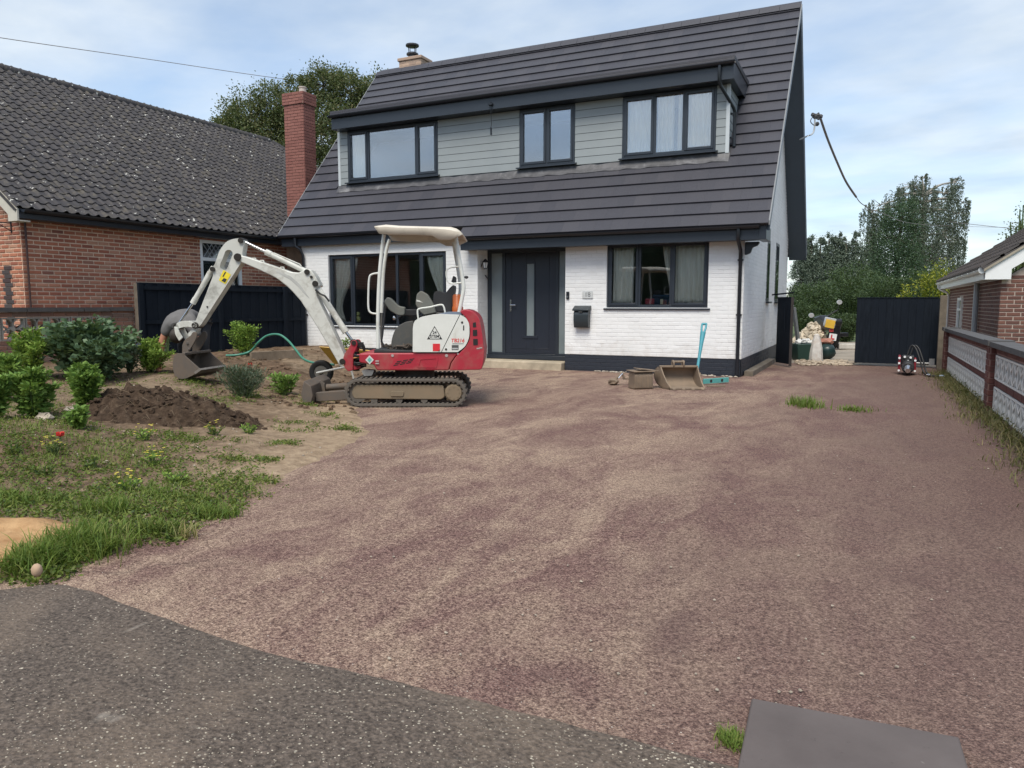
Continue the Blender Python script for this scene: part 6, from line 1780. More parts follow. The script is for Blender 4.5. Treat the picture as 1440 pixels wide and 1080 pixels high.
# wide bucket with teeth
bx = onZ(958, 548); sb = thing('digger_bucket', 'wide rusty grey digger bucket with teeth and hanger standing in front of the white wall', 'bucket', bx, YAW)
def S(px, py, D): u, _, z = hray(px, py); return Vector((u * D - bx.dot(RIGHT), D - bx.dot(FWD), CAM_H + z * D))
Db = bx.dot(FWD)
m_oldb = weld('muddy_bucket_steel', (.19, .145, .105), .75, (.29, .215, .15), .42, .7, 5)
A_ = S(944.5, 546, Db); Bv = S(990, 546, Db); C_ = S(926, 515.5, Db + .35); Dv = S(981, 515.5, Db + .35)
w2 = (Bv.x - A_.x) / 2; cxm = (A_.x + Bv.x) / 2 - .0
prof = [(0, .012), (.12, .0), (.28, .02), (.40, .09), (.45, .18), (.43, .27), (.36, .33), (.30, .345)]
prof = [tuple(p)[:2] for p in smoothpath([(a, b, 0) for a, b in prof], 4)]
inn = [(a * .93 + .012, b * .90 + .022) for a, b in prof]
xL_, xR_ = A_.x - .02, Bv.x + .02
def sk_(t, y): return t - .16 * (y / .4) * (1 if t < cxm else .45)
q = MB(); q.prism(prof + inn[::-1], lambda p, t: (sk_(t, p[0]), p[0], p[1]), xL_, xR_); obj('shell', q, m_oldb, sb, local=True, smooth=40)
q = MB()
sidep = prof + [(.27, .33), (.20, .22), (.10, .10), (0.0, .03)]
for t in (xL_, xR_ - .02): q = MB(); q.prism(sidep, lambda p, s: (sk_(s, p[0]), p[0], p[1]), t, t + .02); obj('side_plate', q, m_oldb, sb, local=True, bevel=.003)
q = MB(); q.bar((xL_, .0, .014), (xR_, .0, .014), .05, .02); obj('cutting_edge', q, m_oldb, sb, local=True)
for k in range(4):
    q = MB(); x = xL_ + .05 + k * (xR_ - xL_ - .10) / 3; q.add([(x - .028, .02, .0), (x + .028, .02, .0), (x + .022, -.055, .0), (x - .022, -.055, .0), (x - .028, .02, .035), (x + .028, .02, .035), (x + .022, -.055, .012), (x - .022, -.055, .012)], [(0, 3, 2, 1), (4, 5, 6, 7), (0, 1, 5, 4), (1, 2, 6, 5), (2, 3, 7, 6), (3, 0, 4, 7)]); obj('tooth', q, m_oldb, sb, local=True)
q = MB(); q.bar((sk_(xL_, .3), .30, .345), (sk_(xR_, .3), .30, .345), .05, .03); obj('lip', q, m_oldb, sb, local=True, bevel=.004)
q = MB()
for t in (cxm - .13, cxm + .03): q.prism(rpoly([(.27, .33), (.25, .40), (.30, .45), (.42, .44), (.46, .30)], .03), lambda p, s: (s, p[0], p[1]), t - .05, t - .03)
q.cyl((cxm - .19, .30, .42), (cxm + .01, .30, .42), .02, n=10); obj('hanger', q, m_oldb, sb, local=True, bevel=.003)
# narrow bucket lying beside it
nbp = onZ(908, 547); nb = thing('digger_bucket', 'small narrow brown grey bucket tipped on its face left of the wide toothed bucket', 'bucket', nbp, YAW + .25)
q = MB(); pr = [(0, 0), (.26, 0), (.26, .05), (.24, .24), (.18, .27), (.03, .26), (.0, .22)]
q.prism(rpoly(pr, .03), lambda p, t: (t, p[0], p[1]), -.19, .13); obj('shell', q, m_oldb, nb, local=True, bevel=.006)
q = MB()
for k in range(6): q.box((-.18 + k * .055, -.012, .02), (-.165 + k * .055, -.001, .21))
obj('rib', q, m_oldb, nb, local=True, bevel=.002)
q = MB(); q.box((-.21, -.02, .271), (.15, .30, .287)); q.M = Matrix.Rotation(.12, 4, 'Y'); q.box((-.15, .02, .30), (.20, .24, .312)); obj('top_plate', q, m_oldb, nb, local=True, bevel=.002)
# hammer and flat bars
hp_ = onZ(868, 541); q = thing('club_tool', 'rusty tool with a bright forked head lying left of the small narrow bucket', 'tool', hp_, YAW)
b = MB(); b.tube([(-.05, 0, .06), (.03, .02, .16), (.08, .03, .20), (.12, .03, .11)], .022, 6); b.blob((-.06, 0, .05), (.09, .07, .055), 3, .25); obj('head', b, m_oldb, q, local=True)
b = MB(); b.tube([(.02, .0, .11), (.06, .01, .16), (.09, .01, .19)], .012, 6); obj('fork', b, m_steel, q, local=True)
b = MB(); b.bar((.10, .04, .10), (.48, .10, .07), .05, .025); b.bar((.2, .1, .15), (.5, .16, .13), .05, .02); obj('handle', b, m_oldb, q, local=True)
# shovel
sp0, sp1 = W(981, 517, 12.35), W(990.5, 455, 12.62)
sh = thing('spade', 'spade with teal handle standing in the wide bucket and leaning on the white wall', 'spade', Vector((sp0.x, sp0.y, .2)))
m_teal = simple('teal_fibreglass', (.065, .30, .36), .4, var=.12)
b = MB(); d = (sp1 - sp0).normalized(); L_ = (sp1 - sp0).length
b.tube([sp0 - d * .10, sp0, sp0 + d * L_ * .3, sp0 + d * L_ * .55, sp0 + d * L_ * .8], [.020, .024, .026, .034, .048], 10); obj('shaft', b, m_teal, sh, smooth=60)
b = MB(); t = sp0 + d * L_ * .8; xx = RIGHT
for s_ in (-1, 1): b.tube([t - d * .02 + xx * .02 * s_, t + d * .08 + xx * .036 * s_, t + d * .15 + xx * .036 * s_], .017, 8)
b.tube([t + d * .15 - xx * .045, t + d * .15 + xx * .045], .019, 8); obj('grip', b, m_teal, sh, smooth=60)
b = MB(); e = sp0 - d * .09; b.add([e + xx * .07, e - xx * .07, e - d * .26 - xx * .055, e - d * .26 + xx * .055] + [p + FWD * .012 for p in (e + xx * .07, e - xx * .07, e - d * .26 - xx * .055, e - d * .26 + xx * .055)], [(0, 1, 2, 3), (7, 6, 5, 4), (0, 4, 5, 1), (1, 5, 6, 2), (2, 6, 7, 3), (3, 7, 4, 0)]); obj('blade', b, m_oldb, sh)
# spirit level and stones by the plinth
lv0, lv1 = onZ(989, 541), onZ(1024, 538.5); lv = thing('spirit_level', 'teal spirit level lying on its edge at the foot of the dark plinth', 'spirit level', (lv0 + lv1) / 2)
b = MB(); dv = (lv1 - lv0).normalized(); b.bar(lv0 + Vector((0, 0, .055)), lv1 + Vector((0, 0, .055)), .03, .085); obj('body', b, simple('teal_level', (.10, .36, .34), .45, var=.15), lv, bevel=.004)
b = MB()
for t in (.28, .72): c_ = lv0 + (lv1 - lv0) * t + Vector((0, 0, .055)); n_ = Vector((dv.y, -dv.x, 0)); b.cyl(c_ + n_ * .017, c_ - n_ * .017, .028, n=14)
obj('vial', b, m_blackp, lv, smooth=40)
b = MB(); p = onZ(1008, 544); b.bar(p + RIGHT * -.16 + Vector((0, 0, .015)), p + RIGHT * .14 + Vector((0, 0, .012)), .04, .02); o = obj('steel_bar', b, m_oldb); tag(rebase(o, p), 'short rusty flat bar on the driveway in front of the spirit level', 'bar')
b = MB(); g = random.Random(5)
for k in range(60):
    x = g.uniform(-4.9, -2.1); b.blob((x, HY - g.uniform(.02, .14), .008), (g.uniform(.012, .05), g.uniform(.012, .03), g.uniform(.008, .02)), k, .3, 6, 4)
o = obj('rubble', b, simple('pale_rubble', (.42, .37, .31), .95, var=.3, scale=30), kind='stuff')

# ------------------------------------------------------------------ red and black machine with hoses by the gate
mc = onZ(1276, 527); rt_ = thing('breaker_tool', 'red and black hydraulic power tool with black hoses lying in front of the gate', 'power tool', mc, YAW - .48)
m_tred = simple('tool_red', (.20, .018, .028), .4)
for x0_, x1_, z1_ in ((-.17, -.125, .36), (.10, .14, .32)): b = MB(); b.box((x0_, -.02, .05), (x1_, .36, z1_)); obj('side_frame', b, m_tred, rt_, local=True, bevel=.015)
b = MB(); b.box((-.10, .05, .10), (.10, .40, .36)); b.cyl((-.0, -.16, .14), (0, .1, .17), .105, .12, 14); obj('body', b, m_blackp, rt_, local=True, bevel=.012)
b = MB(); b.cyl((0, -.30, .10), (0, -.16, .135), .045, .075, 12); obj('chisel', b, m_steel, rt_, local=True, smooth=40)
b = MB()
for (x, y, z) in ((-.15, -.03, .32), (-.15, -.03, .22), (-.06, .03, .34), (.04, .03, .33), (.12, -.01, .28), (.0, .03, .26), (-.15, -.03, .08), (.12, -.03, .08)): b.cyl((x, y - .02, z), (x, y + .03, z), .021, n=8)
obj('bolt', b, m_upvc, rt_, local=True)
b = MB()
for dx in (0, .05): b.tube(smoothpath([(-.02 + dx, .12, .36), (.04 + dx, .14, .55), (.12 + dx, .10, .50), (.20 + dx, .02, .28), (.27 + dx, -.06, .06), (.34 + dx, -.25, .025), (.55 + dx * .5, -.42 - dx, .022)], 6), .016, 7)
obj('hose', b, m_hose, rt_, local=True, smooth=60)
b = MB(); b.tube([(.33, -.22, .03), (.38, -.28, .03)], .026, 8); b.tube([(.52, -.40, .03), (.60, -.43, .03)], .026, 8); obj('coupling', b, m_steel, rt_, local=True)

# ------------------------------------------------------------------ behind the gates: motorcycle, bags, rubble heap, panels
Dm = 22.3
mo = W(1172, 500, Dm); mo.z = 0; moto = thing('motorbike', 'black motorbike with yellow plate and red L plate parked beyond the open gate', 'motorbike', mo, YAW)
def Mo(px, py, D): u, _, z = hray(px, py); return Vector((u * D - mo.dot(RIGHT), D - mo.dot(FWD), CAM_H + z * D))
m_tyre = simple('tyre_rubber', (.018, .018, .018), .8)
def wheel(mb, c, r, w_, ax=(1, 0, 0)):
    ax = Vector(ax); mb.cyl(Vector(c) - ax * w_ / 2, Vector(c) + ax * w_ / 2, r, n=20)
m_bike = simple('bike_black', (.010, .010, .012), .35); c_ = Mo(1175, 489, Dm); b = MB(); wheel(b, (c_.x, c_.y + .2, .30), .30, .13); obj('wheel', b, m_tyre, moto, local=True, bevel=.03)
b = MB(); wheel(b, (c_.x - .05, c_.y + 1.45, .30), .30, .10); obj('wheel', b, m_tyre, moto, local=True, bevel=.03)
b = MB(); p = Mo(1168, 462, Dm); b.prism(rpoly([(-.05, .55), (.5, .55), (1.3, .62), (1.35, .95), (.9, 1.02), (.6, .85), (-.15, .93), (-.2, .8)], .06), lambda q, t: (c_.x + t - .03, q[0], q[1]), -.13, .13); obj('body', b, m_bike, moto, local=True, bevel=.05, seg=3)
b = MB(); b.box((c_.x - .13, -.14, .30), (c_.x + .07, -.08, .80)); b.box((c_.x + .12, .1, .38), (c_.x + .42, .25, .50)); b.tube([(c_.x + .16, .25, .45), (c_.x + .22, 1.0, .35)], .05, 8); obj('mudguard', b, m_bike, moto, local=True, bevel=.02)
def rect(mb, cpx, wpx, hpx, D, th, tilt):
    c0 = Mo(*cpx, D); a = wpx * D / FPX / 2; h_ = hpx * D / FPX / 2
    mb.M = Matrix.Translation(c0) @ Matrix.Rotation(tilt, 4, 'Y'); mb.box((-a, -th, -h_), (a, 0, h_)); mb.M = Matrix.Identity(4)
b = MB(); rect(b, (1167, 455.5), 13, 11.5, Dm - .2, .03, .20); obj('number_plate', b, simple('yellow_plate', (.72, .45, .06), .4), moto, local=True, bevel=.006)
b = MB(); rect(b, (1166, 453.5), 16, 13, Dm - .1, .08, .20); obj('plate_box', b, m_greyp, moto, local=True, bevel=.02)
b = MB(); rect(b, (1171, 474), 10.5, 9.5, Dm - .22, .012, .14); lp = obj('learner_plate', b, m_upvc, moto, local=True)
b = MB(); a = Mo(1171, 474, Dm - .24); b.M = Matrix.Translation((a.x, a.y, a.z)) @ Matrix.Rotation(.14, 4, 'Y'); b.box((-.055, -.006, -.07), (-.02, 0, .07)); b.box((-.0199, -.006, -.07), (.06, 0, -.035)); obj('learner_letter', b, simple('plate_red', (.55, .02, .03), .4), lp, local=True)
b = MB(); p = Mo(1169, 464.5, Dm - .15); b.box((p.x - .07, p.y - .03, p.z - .05), (p.x + .06, p.y, p.z + .04)); obj('tail_light', b, simple('tail_red', (.5, .06, .06), .25), moto, local=True, bevel=.012)
for (mx, my, D) in ((1141, 443.5, Dm + 1.1), (1180.5, 425, Dm + 1.1)):
    b = MB(); p = Mo(mx, my, D); b.M = Matrix.Translation(p) @ Matrix.Rotation(R(90), 4, 'X') @ Matrix.Diagonal((1.2, 1, 1, 1)); b.lathe([(.05, -.02), (.075, 0), (.07, .01)], 14); b.M = Matrix.Identity(4); obj('mirror', b, simple('bright_mirror', (.85, .87, .88), .12, .6), moto, local=True)
b = MB(); h0 = Mo(1152, 452, Dm + 1.2); h1 = Mo(1178, 436, Dm + 1.2); b.tube([h0, (h0 + h1) / 2 + Vector((0, .1, -.02)), h1], .02, 6); b.tube([Mo(1141, 445, Dm + 1.1), h0], .01, 5); b.tube([Mo(1180.5, 427, Dm + 1.1), h1], .01, 5); b.tube([(h0 + h1) / 2, (c_.x - .05, c_.y + 1.4, .4)], .035, 6); obj('handlebar', b, m_blackp, moto, local=True)
b = MB(); b.blob(Mo(1180, 463, Dm), (.035, .04, .035), 3, .05); b.blob(Mo(1157, 468, Dm), (.035, .04, .035), 4, .05); obj('indicator', b, simple('pale_indicator', (.7, .5, .35), .3), moto, local=True)

tb = onZ(1128, 506); q = thing('garden_tub', 'dark green square tub filled with white rubbish beside the leaning grey panels', 'tub', tb, YAW)
b = MB(); b.add([(-.18, -.2, 0), (.16, -.2, 0), (.16, .2, 0), (-.18, .2, 0), (-.22, -.24, .40), (.19, -.24, .40), (.19, .24, .40), (-.22, .24, .40)], [(3, 2, 1, 0), (4, 5, 6, 7), (0, 1, 5, 4), (1, 2, 6, 5), (2, 3, 7, 6), (3, 0, 4, 7)]); obj('tub_body', b, simple('green_plastic', (.015, .045, .035), .5), q, local=True, bevel=.02)
b = MB()
for k in range(7): b.blob((-.15 + k * .05, -.1 + .05 * (k % 3), .43 + .03 * (k % 2)), (.07, .07, .06), k, .3)
obj('rubbish', b, simple('white_rubbish', (.7, .7, .68), .8), q, local=True, kind='stuff')
cp = onZ(1147, 507); b = MB(); b.lathe([(.155, 0), (.16, .06), (.14, .30), (.10, .48), (.075, .55), (.06, .62), (.03, .64)], 9, cp); o = obj('rubble_bag', b, simple('translucent_grubby_white', (.62, .60, .57), .6, var=.15, scale=8, dirt=5, dirtcol=(.40, .30, .22), dirtlo=.45, dirthi=.75), smooth=30)
tag(rebase(o, cp), 'tall grubby white sack standing between the green tub and the dark ball', 'sack')
b = MB(); cp = onZ(1162, 505); b.blob(cp + Vector((0, 0, .19)), (.21, .21, .20), 9, .08, 12, 9); o = obj('rubbish_bag', b, simple('dark_green_bag', (.014, .035, .035), .35), smooth=50); tag(rebase(o, cp), 'round dark green rubbish bag right of the white sack', 'bag')
b = MB(); b.blob(cp + Vector((-.02, .1, .42)), (.20, .15, .09), 19, .25); o = obj('orange_bag', b, simple('faded_orange', (.38, .17, .12), .7)); tag(rebase(o, cp + Vector((-.02, .1, .36))), 'crumpled faded orange bag lying on the dark green rubbish bag', 'bag')
b = MB(); g = random.Random(11); hc = W(1143, 478, 23.2)
for k in range(330):
    a = g.uniform(0, 6.28); r_ = math.sqrt(g.random()); x = r_ * math.cos(a) * .62; y = r_ * math.sin(a) * .9; z = (1 - r_) * .78 * g.uniform(.8, 1.02) + .06
    b.M = Matrix.Translation((hc.x + x, hc.y + y, z)) @ Euler((g.uniform(-1, 1), g.uniform(-1, 1), g.uniform(0, 3))).to_matrix().to_4x4(); s_ = g.uniform(.05, .14); b.cbox((0, 0, 0), (s_ * g.uniform(1, 2.2), s_, s_ * g.uniform(.3, .9)))
b.M = Matrix.Identity(4); b.blob((hc.x, hc.y, .0), (.5, .7, .5), 2, .15)
o = obj('rubble_heap', b, simple('cream_rubble', (.50, .43, .33), .95, var=.35, scale=5), bevel=.008); tag(rebase(o, (hc.x, hc.y, 0)), 'heap of cream broken stone and timber behind the motorbike', 'heap')
b = MB(); p0 = W(1128, 495, 19.6); p1 = W(1119, 432, 19.6)
for k in range(2):
    off = RIGHT * (.05 * k) + FWD * (.1 * k); b.bar(p0 + off - Vector((0, 0, .1)) - RIGHT * .06, p1 + off - RIGHT * .06, .05, .16, FWD)
o = obj('leaning_panels', b, simple('weathered_grey_panel', (.15, .16, .165), .7, var=.2), bevel=.006); tag(rebase(o, Vector((p0.x, p0.y, 0))), 'grey flat panels leaning against the house corner behind the open gate', 'panel')
b = MB(); p0 = onZ(1178, 491); p1 = onZ(1203, 491); b.bar(p0 + Vector((0, 0, .09)), p1 + Vector((.4, 0, .09)), .3, .16); o = obj('stone_edging', b, simple('pale_edging', (.48, .46, .42), .9, var=.2), bevel=.02); tag(rebase(o, (p0 + p1) / 2), 'pale stone edging block in the yard beyond the black gate', 'block')
b = MB(); g = random.Random(21)
for k in range(130): p = onZ(g.uniform(1120, 1200), g.uniform(507, 514)); b.blob(p + Vector((0, 0, .01)), (g.uniform(.02, .09), g.uniform(.02, .09), g.uniform(.01, .035)), k, .3, 6, 4)
obj('rubble', b, simple('crushed_stone', (.40, .33, .25), .95, var=.35, scale=20), kind='stuff')
cd = thing('address_card', 'small white card with the number 27 above the end of the right boundary wall', 'sign', W(1332, 470, 17.3))
b = MB(); p = W(1332, 463.5, 17.3); b.M = Matrix.Translation(p) @ Matrix.Rotation(YAW, 4, 'Z'); b.cbox((0, 0, 0), (.115, .012, .13)); obj('card', b, m_upvc, cd)
panel_text('digits', '27', .075, p - FWD * .0075, Euler((R(90), 0, YAW)), m_greyp, cd)
b = MB(); b.tube([p + FWD * .02 + Vector((0, 0, -.05)), p + FWD * .02 + Vector((0, 0, -.18))], .008, 6); obj('stake', b, m_greyp, cd)

# ------------------------------------------------------------------ overhead lines
gbx = onX(1117, 225, HX1 + .02); lb = onX(1139, 186, HX1 + .3)
br = thing('service_bracket', 'grey steel bracket with cable connectors on the white gable under the roof verge', 'bracket', gbx)
T_ = W(1146, 168, 17.5); bse = onX(1117, 222, HX1); K_ = onX(1119, 201, HX1 + .12)
b = MB(); b.tube(smoothpath([bse, K_, W(1133, 192.5, 17.4), W(1144, 186, 17.5), T_ + Vector((0, 0, .05))], 5), .018, 8); obj('arm', b, m_greyp, br, smooth=60)
b = MB(); g = random.Random(3)
for k in range(9): b.blob(T_ + RIGHT * g.uniform(-.06, .14) + Vector((0, 0, g.uniform(.03, .12))), (.05, .05, .045), k, .3, 6, 5)
b.tube(smoothpath([T_ + RIGHT * -.02 + Vector((0, 0, .1)), T_ + RIGHT * -.10 + Vector((0, 0, -.03)), T_ + RIGHT * -.03 + Vector((0, 0, -.12)), T_ + RIGHT * .06 + Vector((0, 0, -.14))], 5), .01, 6); b.blob(T_ + RIGHT * .06 + Vector((0, 0, -.10)), (.05, .05, .05), 7, .2)
obj('connectors', b, simple('dark_insulator', (.07, .07, .075), .5), br)
cabm = simple('grey_cable', (.21, .185, .18), .6)
S0 = T_ + RIGHT * .12 + Vector((0, 0, .04)); q = [S0, W(1164, 196, 18.2), W(1178, 230, 19.2), W(1190, 256, 20.2), W(1204, 277, 21.2)]
b = MB(); b.tube(smoothpath(q, 6), .028, 8); b.tube(smoothpath([q[-1], W(1214, 288, 22.5), W(1240, 300, 27), W(1300, 316, 40), W(1420, 320, 60)], 6), .012, 6)
o = obj('service_cable', b, cabm, smooth=60); tag(rebase(o, S0), 'thick grey cable sagging from the gable bracket towards the birch tree', 'cable')
b = MB(); b.tube(smoothpath([W(-160, 26, 22), W(0, 53, 26), W(200, 82, 31), W(415, 113, 38), W(560, 126, 46)], 8), .013, 5); o = obj('overhead_wire', b, cabm); tag(rebase(o, W(200, 82, 31)), 'thin overhead wire crossing the sky above the left bungalow', 'wire')
b = MB(); b.tube(smoothpath([W(1335, 312, 38), W(1400, 319, 33), W(1500, 330, 28)], 6), .012, 5); o = obj('overhead_wire', b, cabm); tag(rebase(o, W(1400, 319, 33)), 'thin overhead wire above the brown bungalow right of the birch', 'wire')

# ------------------------------------------------------------------ wheelbarrow behind the digger boom
Dw = 11.6
wc = W(452, 523, Dw); wb0 = Vector((wc.x, wc.y, wc.z - .19)); wbr = thing('wheelbarrow', 'old wheelbarrow with pneumatic tyre, yellow tray and pale tube frame behind the digger boom', 'wheelbarrow', wb0, YAW)
def Wb(px, py, D=Dw): u, _, z = hray(px, py); return Vector((u * D - wb0.dot(RIGHT), D - wb0.dot(FWD), CAM_H + z * D - wb0.z))
b = MB(); n = 28; c_ = Wb(452, 523); rows = []
for i in range(n + 1):
    a = 2 * math.pi * i / n; row = []
    for (rr, vv) in ((.105, -.035), (.13, -.05), (.17, -.05), (.187, -.03), (.19, 0), (.187, .03), (.17, .05), (.13, .05), (.105, .035), (.105, -.035)): row.append((c_.x + rr * math.cos(a), c_.y + vv, c_.z + rr * math.sin(a)))
    rows.append(row)
b.grid(rows); wh = obj('wheel', b, m_tyre, wbr, local=True, smooth=40)
b = MB(); b.cyl((c_.x, c_.y - .03, c_.z), (c_.x, c_.y + .03, c_.z), .108, n=22); b.cyl((c_.x, c_.y - .06, c_.z), (c_.x, c_.y + .06, c_.z), .03, n=12); obj('rim', b, simple('grey_rim', (.20, .19, .17), .5, .4, var=.3), wh, local=True, smooth=40)
b = MB()
for D in (Dw - .10, Dw + .16):
    b.tube([Wb(445, 524.5, D), Wb(482, 516.8, D), Wb(560, 498, D)], .017, 8); b.tube([Wb(456, 490, D), Wb(467, 502, D), Wb(483, 517, D)], .015, 8); b.tube([Wb(493, 517, D), Wb(498, 535, D)], .016, 8)
obj('frame', b, simple('pale_tube', (.60, .60, .57), .4, var=.1), wbr, local=True, smooth=60)
b = MB(); lo = [Wb(470, 512, Dw - .1), Wb(500, 512, Dw - .1), Wb(500, 512, Dw + .25), Wb(470, 512, Dw + .25)]; hi = [Wb(449, 488, Dw - .28), Wb(528, 494, Dw - .28), Wb(528, 494, Dw + .42), Wb(449, 488, Dw + .42)]
b.add(lo + hi, [(3, 2, 1, 0), (0, 1, 5, 4), (1, 2, 6, 5), (2, 3, 7, 6), (3, 0, 4, 7)]); o = obj('tray', b, weld('yellow_tray', (.58, .34, .05), .5, (.30, .22, .12), .5, .75), wbr, local=True); so = o.modifiers.new('t', 'SOLIDIFY'); so.thickness = .012

# ------------------------------------------------------------------ green garden hose
hs = [(318, 500, 13.2), (335, 499, 13.2), (352, 494, 13.3), (364, 481, 13.2), (376, 472, 13.2), (392, 470.5, 13.1), (405, 479, 13.0), (416, 492, 12.8), (426, 504, 12.6), (438, 509.5, 12.4), (452, 511, 12.3), (470, 513, 12.2)]
b = MB(); b.tube(smoothpath([W(*p) for p in hs], 6), .020, 8); o = obj('garden_hose', b, simple('green_hose', (.05, .21, .145), .4), smooth=60); tag(rebase(o, W(*hs[5])), 'green garden hose looping up beside the black fence', 'hose')

# ------------------------------------------------------------------ person bending over behind the bucket
def skin_body(name, joints, edges, mat, parent, sub=2):
    me = bpy.data.meshes.new(name); me.from_pydata([j[0] for j in joints], edges, [])
    o = bpy.data.objects.new(name, me); COL.objects.link(o); o.parent = parent; me.materials.append(mat)
    s = o.modifiers.new('skin', 'SKIN'); s.use_smooth_shade = True
    if not me.skin_vertices: me.skin_vertices.new()
    for i, j in enumerate(joints):
        r_ = j[1]; me.skin_vertices[0].data[i].radius = (r_, r_) if not isinstance(r_, tuple) else r_
    me.skin_vertices[0].data[0].use_root = True
    if sub: q = o.modifiers.new('sub', 'SUBSURF'); q.levels = sub; q.render_levels = sub
    FRAME[o.name] = FRAME[parent.name]; return o
Dp = 11.35
pg = W(266, 520, Dp); pg.z = gh(pg.x, pg.y)
per = thing('person', 'person in a grey t-shirt and dark trousers bending forward behind the digger bucket', 'person', pg, YAW)
def Pp(px, py, dv=0.0): u, _, z = hray(px, py); D = Dp + dv; return Vector((u * D - pg.dot(RIGHT), D - pg.dot(FWD), CAM_H + z * D - pg.z))
m_skin = simple('tanned_skin', (.42, .19, .12), .55, var=.08)
m_shirt = simple('grey_tshirt', (.125, .12, .118), .85, var=.15, scale=8, bump=.3, bscale=30)
m_short = simple('dark_shorts', (.02, .022, .027), .85, var=.2)
hipz = .62
# continuous body: bent at the hips, back towards the camera side, left arm hanging to the left
J = [((.02, .22, .80), (.14, .12)), ((.0, .10, .88), (.13, .10)), ((-.02, -.04, .88), (.13, .09)), ((-.03, -.16, .80), (.12, .08)), ((-.03, -.24, .70), (.06, .06)), ((-.03, -.30, .60), (.085, .10)), ((-.03, -.33, .50), (.07, .085)),
     ((-.22, -.16, .74), (.055, .055)), ((-.31, -.17, .52), (.055, .055)), ((-.34, -.20, .28), (.042, .042)), ((-.33, -.23, .18), (.036, .028)), ((.16, -.17, .74), (.055, .055)), ((.24, -.20, .50), (.055, .055)), ((.22, -.28, .28), (.042, .042)), ((.20, -.31, .19), (.036, .028)),
     ((-.10, .24, .74), (.10, .10)), ((-.13, .12, .42), (.075, .075)), ((-.13, .22, .08), (.05, .05)), ((-.13, .12, .04), (.045, .04)), ((-.14, .02, .03), (.035, .03)), ((.14, .24, .74), (.10, .10)), ((.18, .12, .42), (.075, .075)), ((.18, .22, .08), (.05, .05)), ((.18, .12, .04), (.045, .04)), ((.18, .02, .03), (.035, .03))]
Ed = [(0, 1), (1, 2), (2, 3), (3, 4), (4, 5), (5, 6), (3, 7), (7, 8), (8, 9), (9, 10), (3, 11), (11, 12), (12, 13), (13, 14), (0, 15), (15, 16), (16, 17), (17, 18), (18, 19), (0, 20), (20, 21), (21, 22), (22, 23), (23, 24)]
skin_body('body', J, Ed, m_skin, per)
JS = [((.02, .22, .80), (.165, .145)), ((.0, .10, .885), (.172, .137)), ((-.02, -.04, .885), (.19, .137)), ((-.03, -.155, .81), (.18, .127)), ((-.03, -.21, .74), (.10, .10)), ((-.22, -.16, .74), (.10, .10)), ((-.285, -.165, .57), (.085, .085)), ((.16, -.17, .74), (.10, .10)), ((.225, -.19, .56), (.082, .082))]
skin_body('tshirt', JS, [(0, 1), (1, 2), (2, 3), (3, 4), (3, 5), (5, 6), (3, 7), (7, 8)], m_shirt, per)
JT = [((.02, .235, .78), (.175, .155)), ((-.10, .24, .72), (.125, .125)), ((-.13, .12, .42), (.10, .10)), ((.14, .24, .72), (.125, .125)), ((.18, .12, .42), (.10, .10)), ((-.13, .21, .12), (.075, .075)), ((.18, .21, .12), (.075, .075))]
skin_body('trousers', JT, [(0, 1), (1, 2), (0, 3), (3, 4), (2, 5), (4, 6)], m_short, per)
b = MB(); b.blob((-.03, -.305, .60), (.10, .115, .115), 5, .04, 12, 9); obj('hair', b, simple('dark_hair', (.03, .022, .018), .7), per, local=True, smooth=60)
for s_, hx in ((-1, (-.33, -.235, .17)), (1, (.20, -.315, .18))):
    for k in range(4):
        JF = [(hx, .011), ((hx[0] + (k - 1.5) * .019, hx[1] - .02, hx[2] - .055), .0095), ((hx[0] + (k - 1.5) * .02, hx[1] - .045, hx[2] - .085), .009), ((hx[0] + (k - 1.5) * .019, hx[1] - .05, hx[2] - .112 + .01 * abs(k - 1.5)), .0085)]
        skin_body('finger', JF, [(0, 1), (1, 2), (2, 3)], m_skin, per, 1)
    skin_body('thumb', [((hx[0], hx[1], hx[2]), .012), ((hx[0] - s_ * .03, hx[1] - .03, hx[2] - .03), .011), ((hx[0] - s_ * .035, hx[1] - .05, hx[2] - .06), .009)], [(0, 1), (1, 2)], m_skin, per, 1)
for x in (-.135, .18):
    b = MB(); b.prism(rpoly([(-.10, 0), (.26, 0), (.27, .06), (.20, .10), (.12, .13), (.0, .09), (-.09, .06)], .03), lambda q, t: (x + t, .17 - q[0], q[1] - .005), -.05, .05); obj('shoe', b, m_blackp, per, local=True, bevel=.015)

# ------------------------------------------------------------------ stones
eg = on_garden(50, 806); eg = W(51, 806, 3.0)
gp = onZ(52, 806, .06); b = MB(); b.blob((gp.x, gp.y, .075), (.024, .024, .032), 2, .04, 14, 10); o = obj('stone', b, simple('buff_stone', (.44, .31, .21), .8, var=.12, scale=20), smooth=70); tag(rebase(o, (gp.x, gp.y, .04)), 'smooth egg shaped buff stone standing in the grass clump by the road', 'stone')
m_flint = simple('pale_flint', (.36, .31, .25), .85, var=.3, scale=20)
b = MB(); g = random.Random(31)
for k in range(420):
    px, py = g.uniform(0, 520), g.uniform(520, 800); 
    if g.random() < .5: px, py = g.uniform(60, 450), g.uniform(560, 740)
    p = onZ(px, py, .12)
    if gdist(p.x, p.y) < 0.02: continue
    s_ = g.uniform(.004, .015) * (1.6 if k % 23 == 0 else 1); b.blob((p.x, p.y, gh(p.x, p.y) + s_ * .3), (s_, s_ * g.uniform(.6, 1), s_ * .6), k, .3, 6, 4)
obj('pebbles', b, m_flint, kind='stuff')
